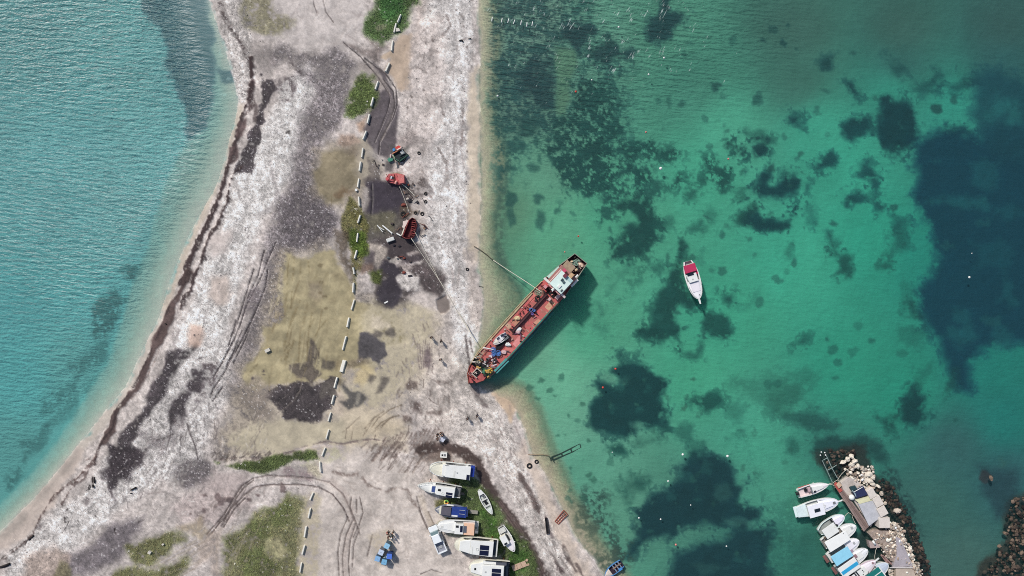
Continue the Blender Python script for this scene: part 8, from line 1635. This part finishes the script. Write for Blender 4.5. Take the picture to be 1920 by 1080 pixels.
PP = [(1586 + r2.random() * 50, 872 + r2.random() * 42) for _ in range(150)]; PP = [q for q in PP if q[0] - 1580 > (q[1] - 872) * .3]
for _ in range(330):
    t_ = r2.random(); PP.append((1664 + 44 * t_ + r2.uniform(-10, 22), 982 + 98 * t_ + r2.uniform(-5, 5)))
for _ in range(170): PP.append((r2.uniform(1636, 1690), r2.uniform(998, 1050)))
PP = [q for q in PP if not (q[1] > 996 and q[0] < 1634 + (q[1] - 1000) * .55)]
rubble('pale_rubble', 'small pale broken stones filling the gaps of the pier rubble', PP, .12, .34, .2, .62, [(214, 202, 188), (190, 174, 160), (166, 148, 134), (226, 216, 204)], 8)
# small scrap round the wrecks
SC = [(124, 66, 56), (70, 60, 60), (190, 180, 172), (54, 50, 56), (150, 120, 100), (96, 100, 104)]
for k in range(64):
    x, y = r2.choice(((752, 302), (758, 345), (770, 372), (745, 412), (772, 455), (735, 470), (760, 500), (790, 420), (716, 300))); x += r2.gauss(0, 10); y += r2.gauss(0, 10)
    c = G(x, y, .12); q = r2.random(); w_, d_ = r2.uniform(.25, 1.2), r2.uniform(.08, .5)
    mb = MB()
    if q < .4: mb.box(c, (w_, d_, r2.uniform(.05, .25)), r2.uniform(0, 3), r2.uniform(-.3, .3), r2.uniform(-.3, .3))
    elif q < .8: mb.tube([c, c + Vector((w_ * .5, r2.uniform(-.4, .4), r2.uniform(0, .15))), c + Vector((w_ * 1.2, r2.uniform(-.9, .9), 0))], r2.uniform(.03, .07), 6)
    else: mb.ball(c, w_ * .4, 7, 5, (1, .8, .5), .3, seed=k)
    tag(mb.build('scrap_piece', mat(SC[k % 6], .8, .5, 3), None, at=c), 'small piece of scrap lying on the blackened ground round the wrecks', 'scrap', 'small scrap round the wrecks')
# ------------------------------------------------------------------ light and camera
SUN_EL, SUN_AZ = 44.0, math.degrees(math.atan2(-0.57, 0.82))      # the sun stands to the upper left
w = bpy.data.worlds.new("World"); scene.world = w; w.use_nodes = True
nt = w.node_tree; nt.nodes.clear()
sky = nt.nodes.new('ShaderNodeTexSky'); sky.sky_type = 'NISHITA'; sky.sun_disc = False
sky.sun_elevation = R(SUN_EL); sky.sun_rotation = R(SUN_AZ); sky.air_density = 1.0; sky.dust_density = 1.6
bg = nt.nodes.new('ShaderNodeBackground'); bg.inputs['Strength'].default_value = 0.11
wo = nt.nodes.new('ShaderNodeOutputWorld')
nt.links.new(sky.outputs[0], bg.inputs['Color']); nt.links.new(bg.outputs[0], wo.inputs['Surface'])
sun = bpy.data.lights.new('sun', 'SUN'); sun.energy = 3.6; sun.angle = R(4.5); sun.color = (1.0, .955, .90)
so = bpy.data.objects.new('sun', sun); col.objects.link(so)
d = Vector((0.57 * math.cos(R(SUN_EL)), -0.82 * math.cos(R(SUN_EL)), -math.sin(R(SUN_EL))))
so.rotation_euler = d.to_track_quat('-Z', 'Y').to_euler(); so.location = (-60, 80, 100)
cam = bpy.data.cameras.new('camera'); cam.sensor_width = 36.0; cam.lens = 36.0 * CAM_H / (1920 * S)
cam.clip_start = 1.0; cam.clip_end = 20000
co = bpy.data.objects.new('camera', cam); col.objects.link(co); co.location = (0, 0, CAM_H); co.rotation_euler = (0, 0, 0)
scene.camera = co
scene.view_settings.view_transform = 'Standard'; scene.view_settings.look = 'None'; scene.view_settings.exposure = 0; scene.view_settings.gamma = 1
scene.cycles.use_denoising = False; scene.cycles.filter_width = 1.0
scene.cycles.max_bounces = 5; scene.cycles.diffuse_bounces = 2; scene.cycles.glossy_bounces = 2; scene.cycles.transparent_max_bounces = 8
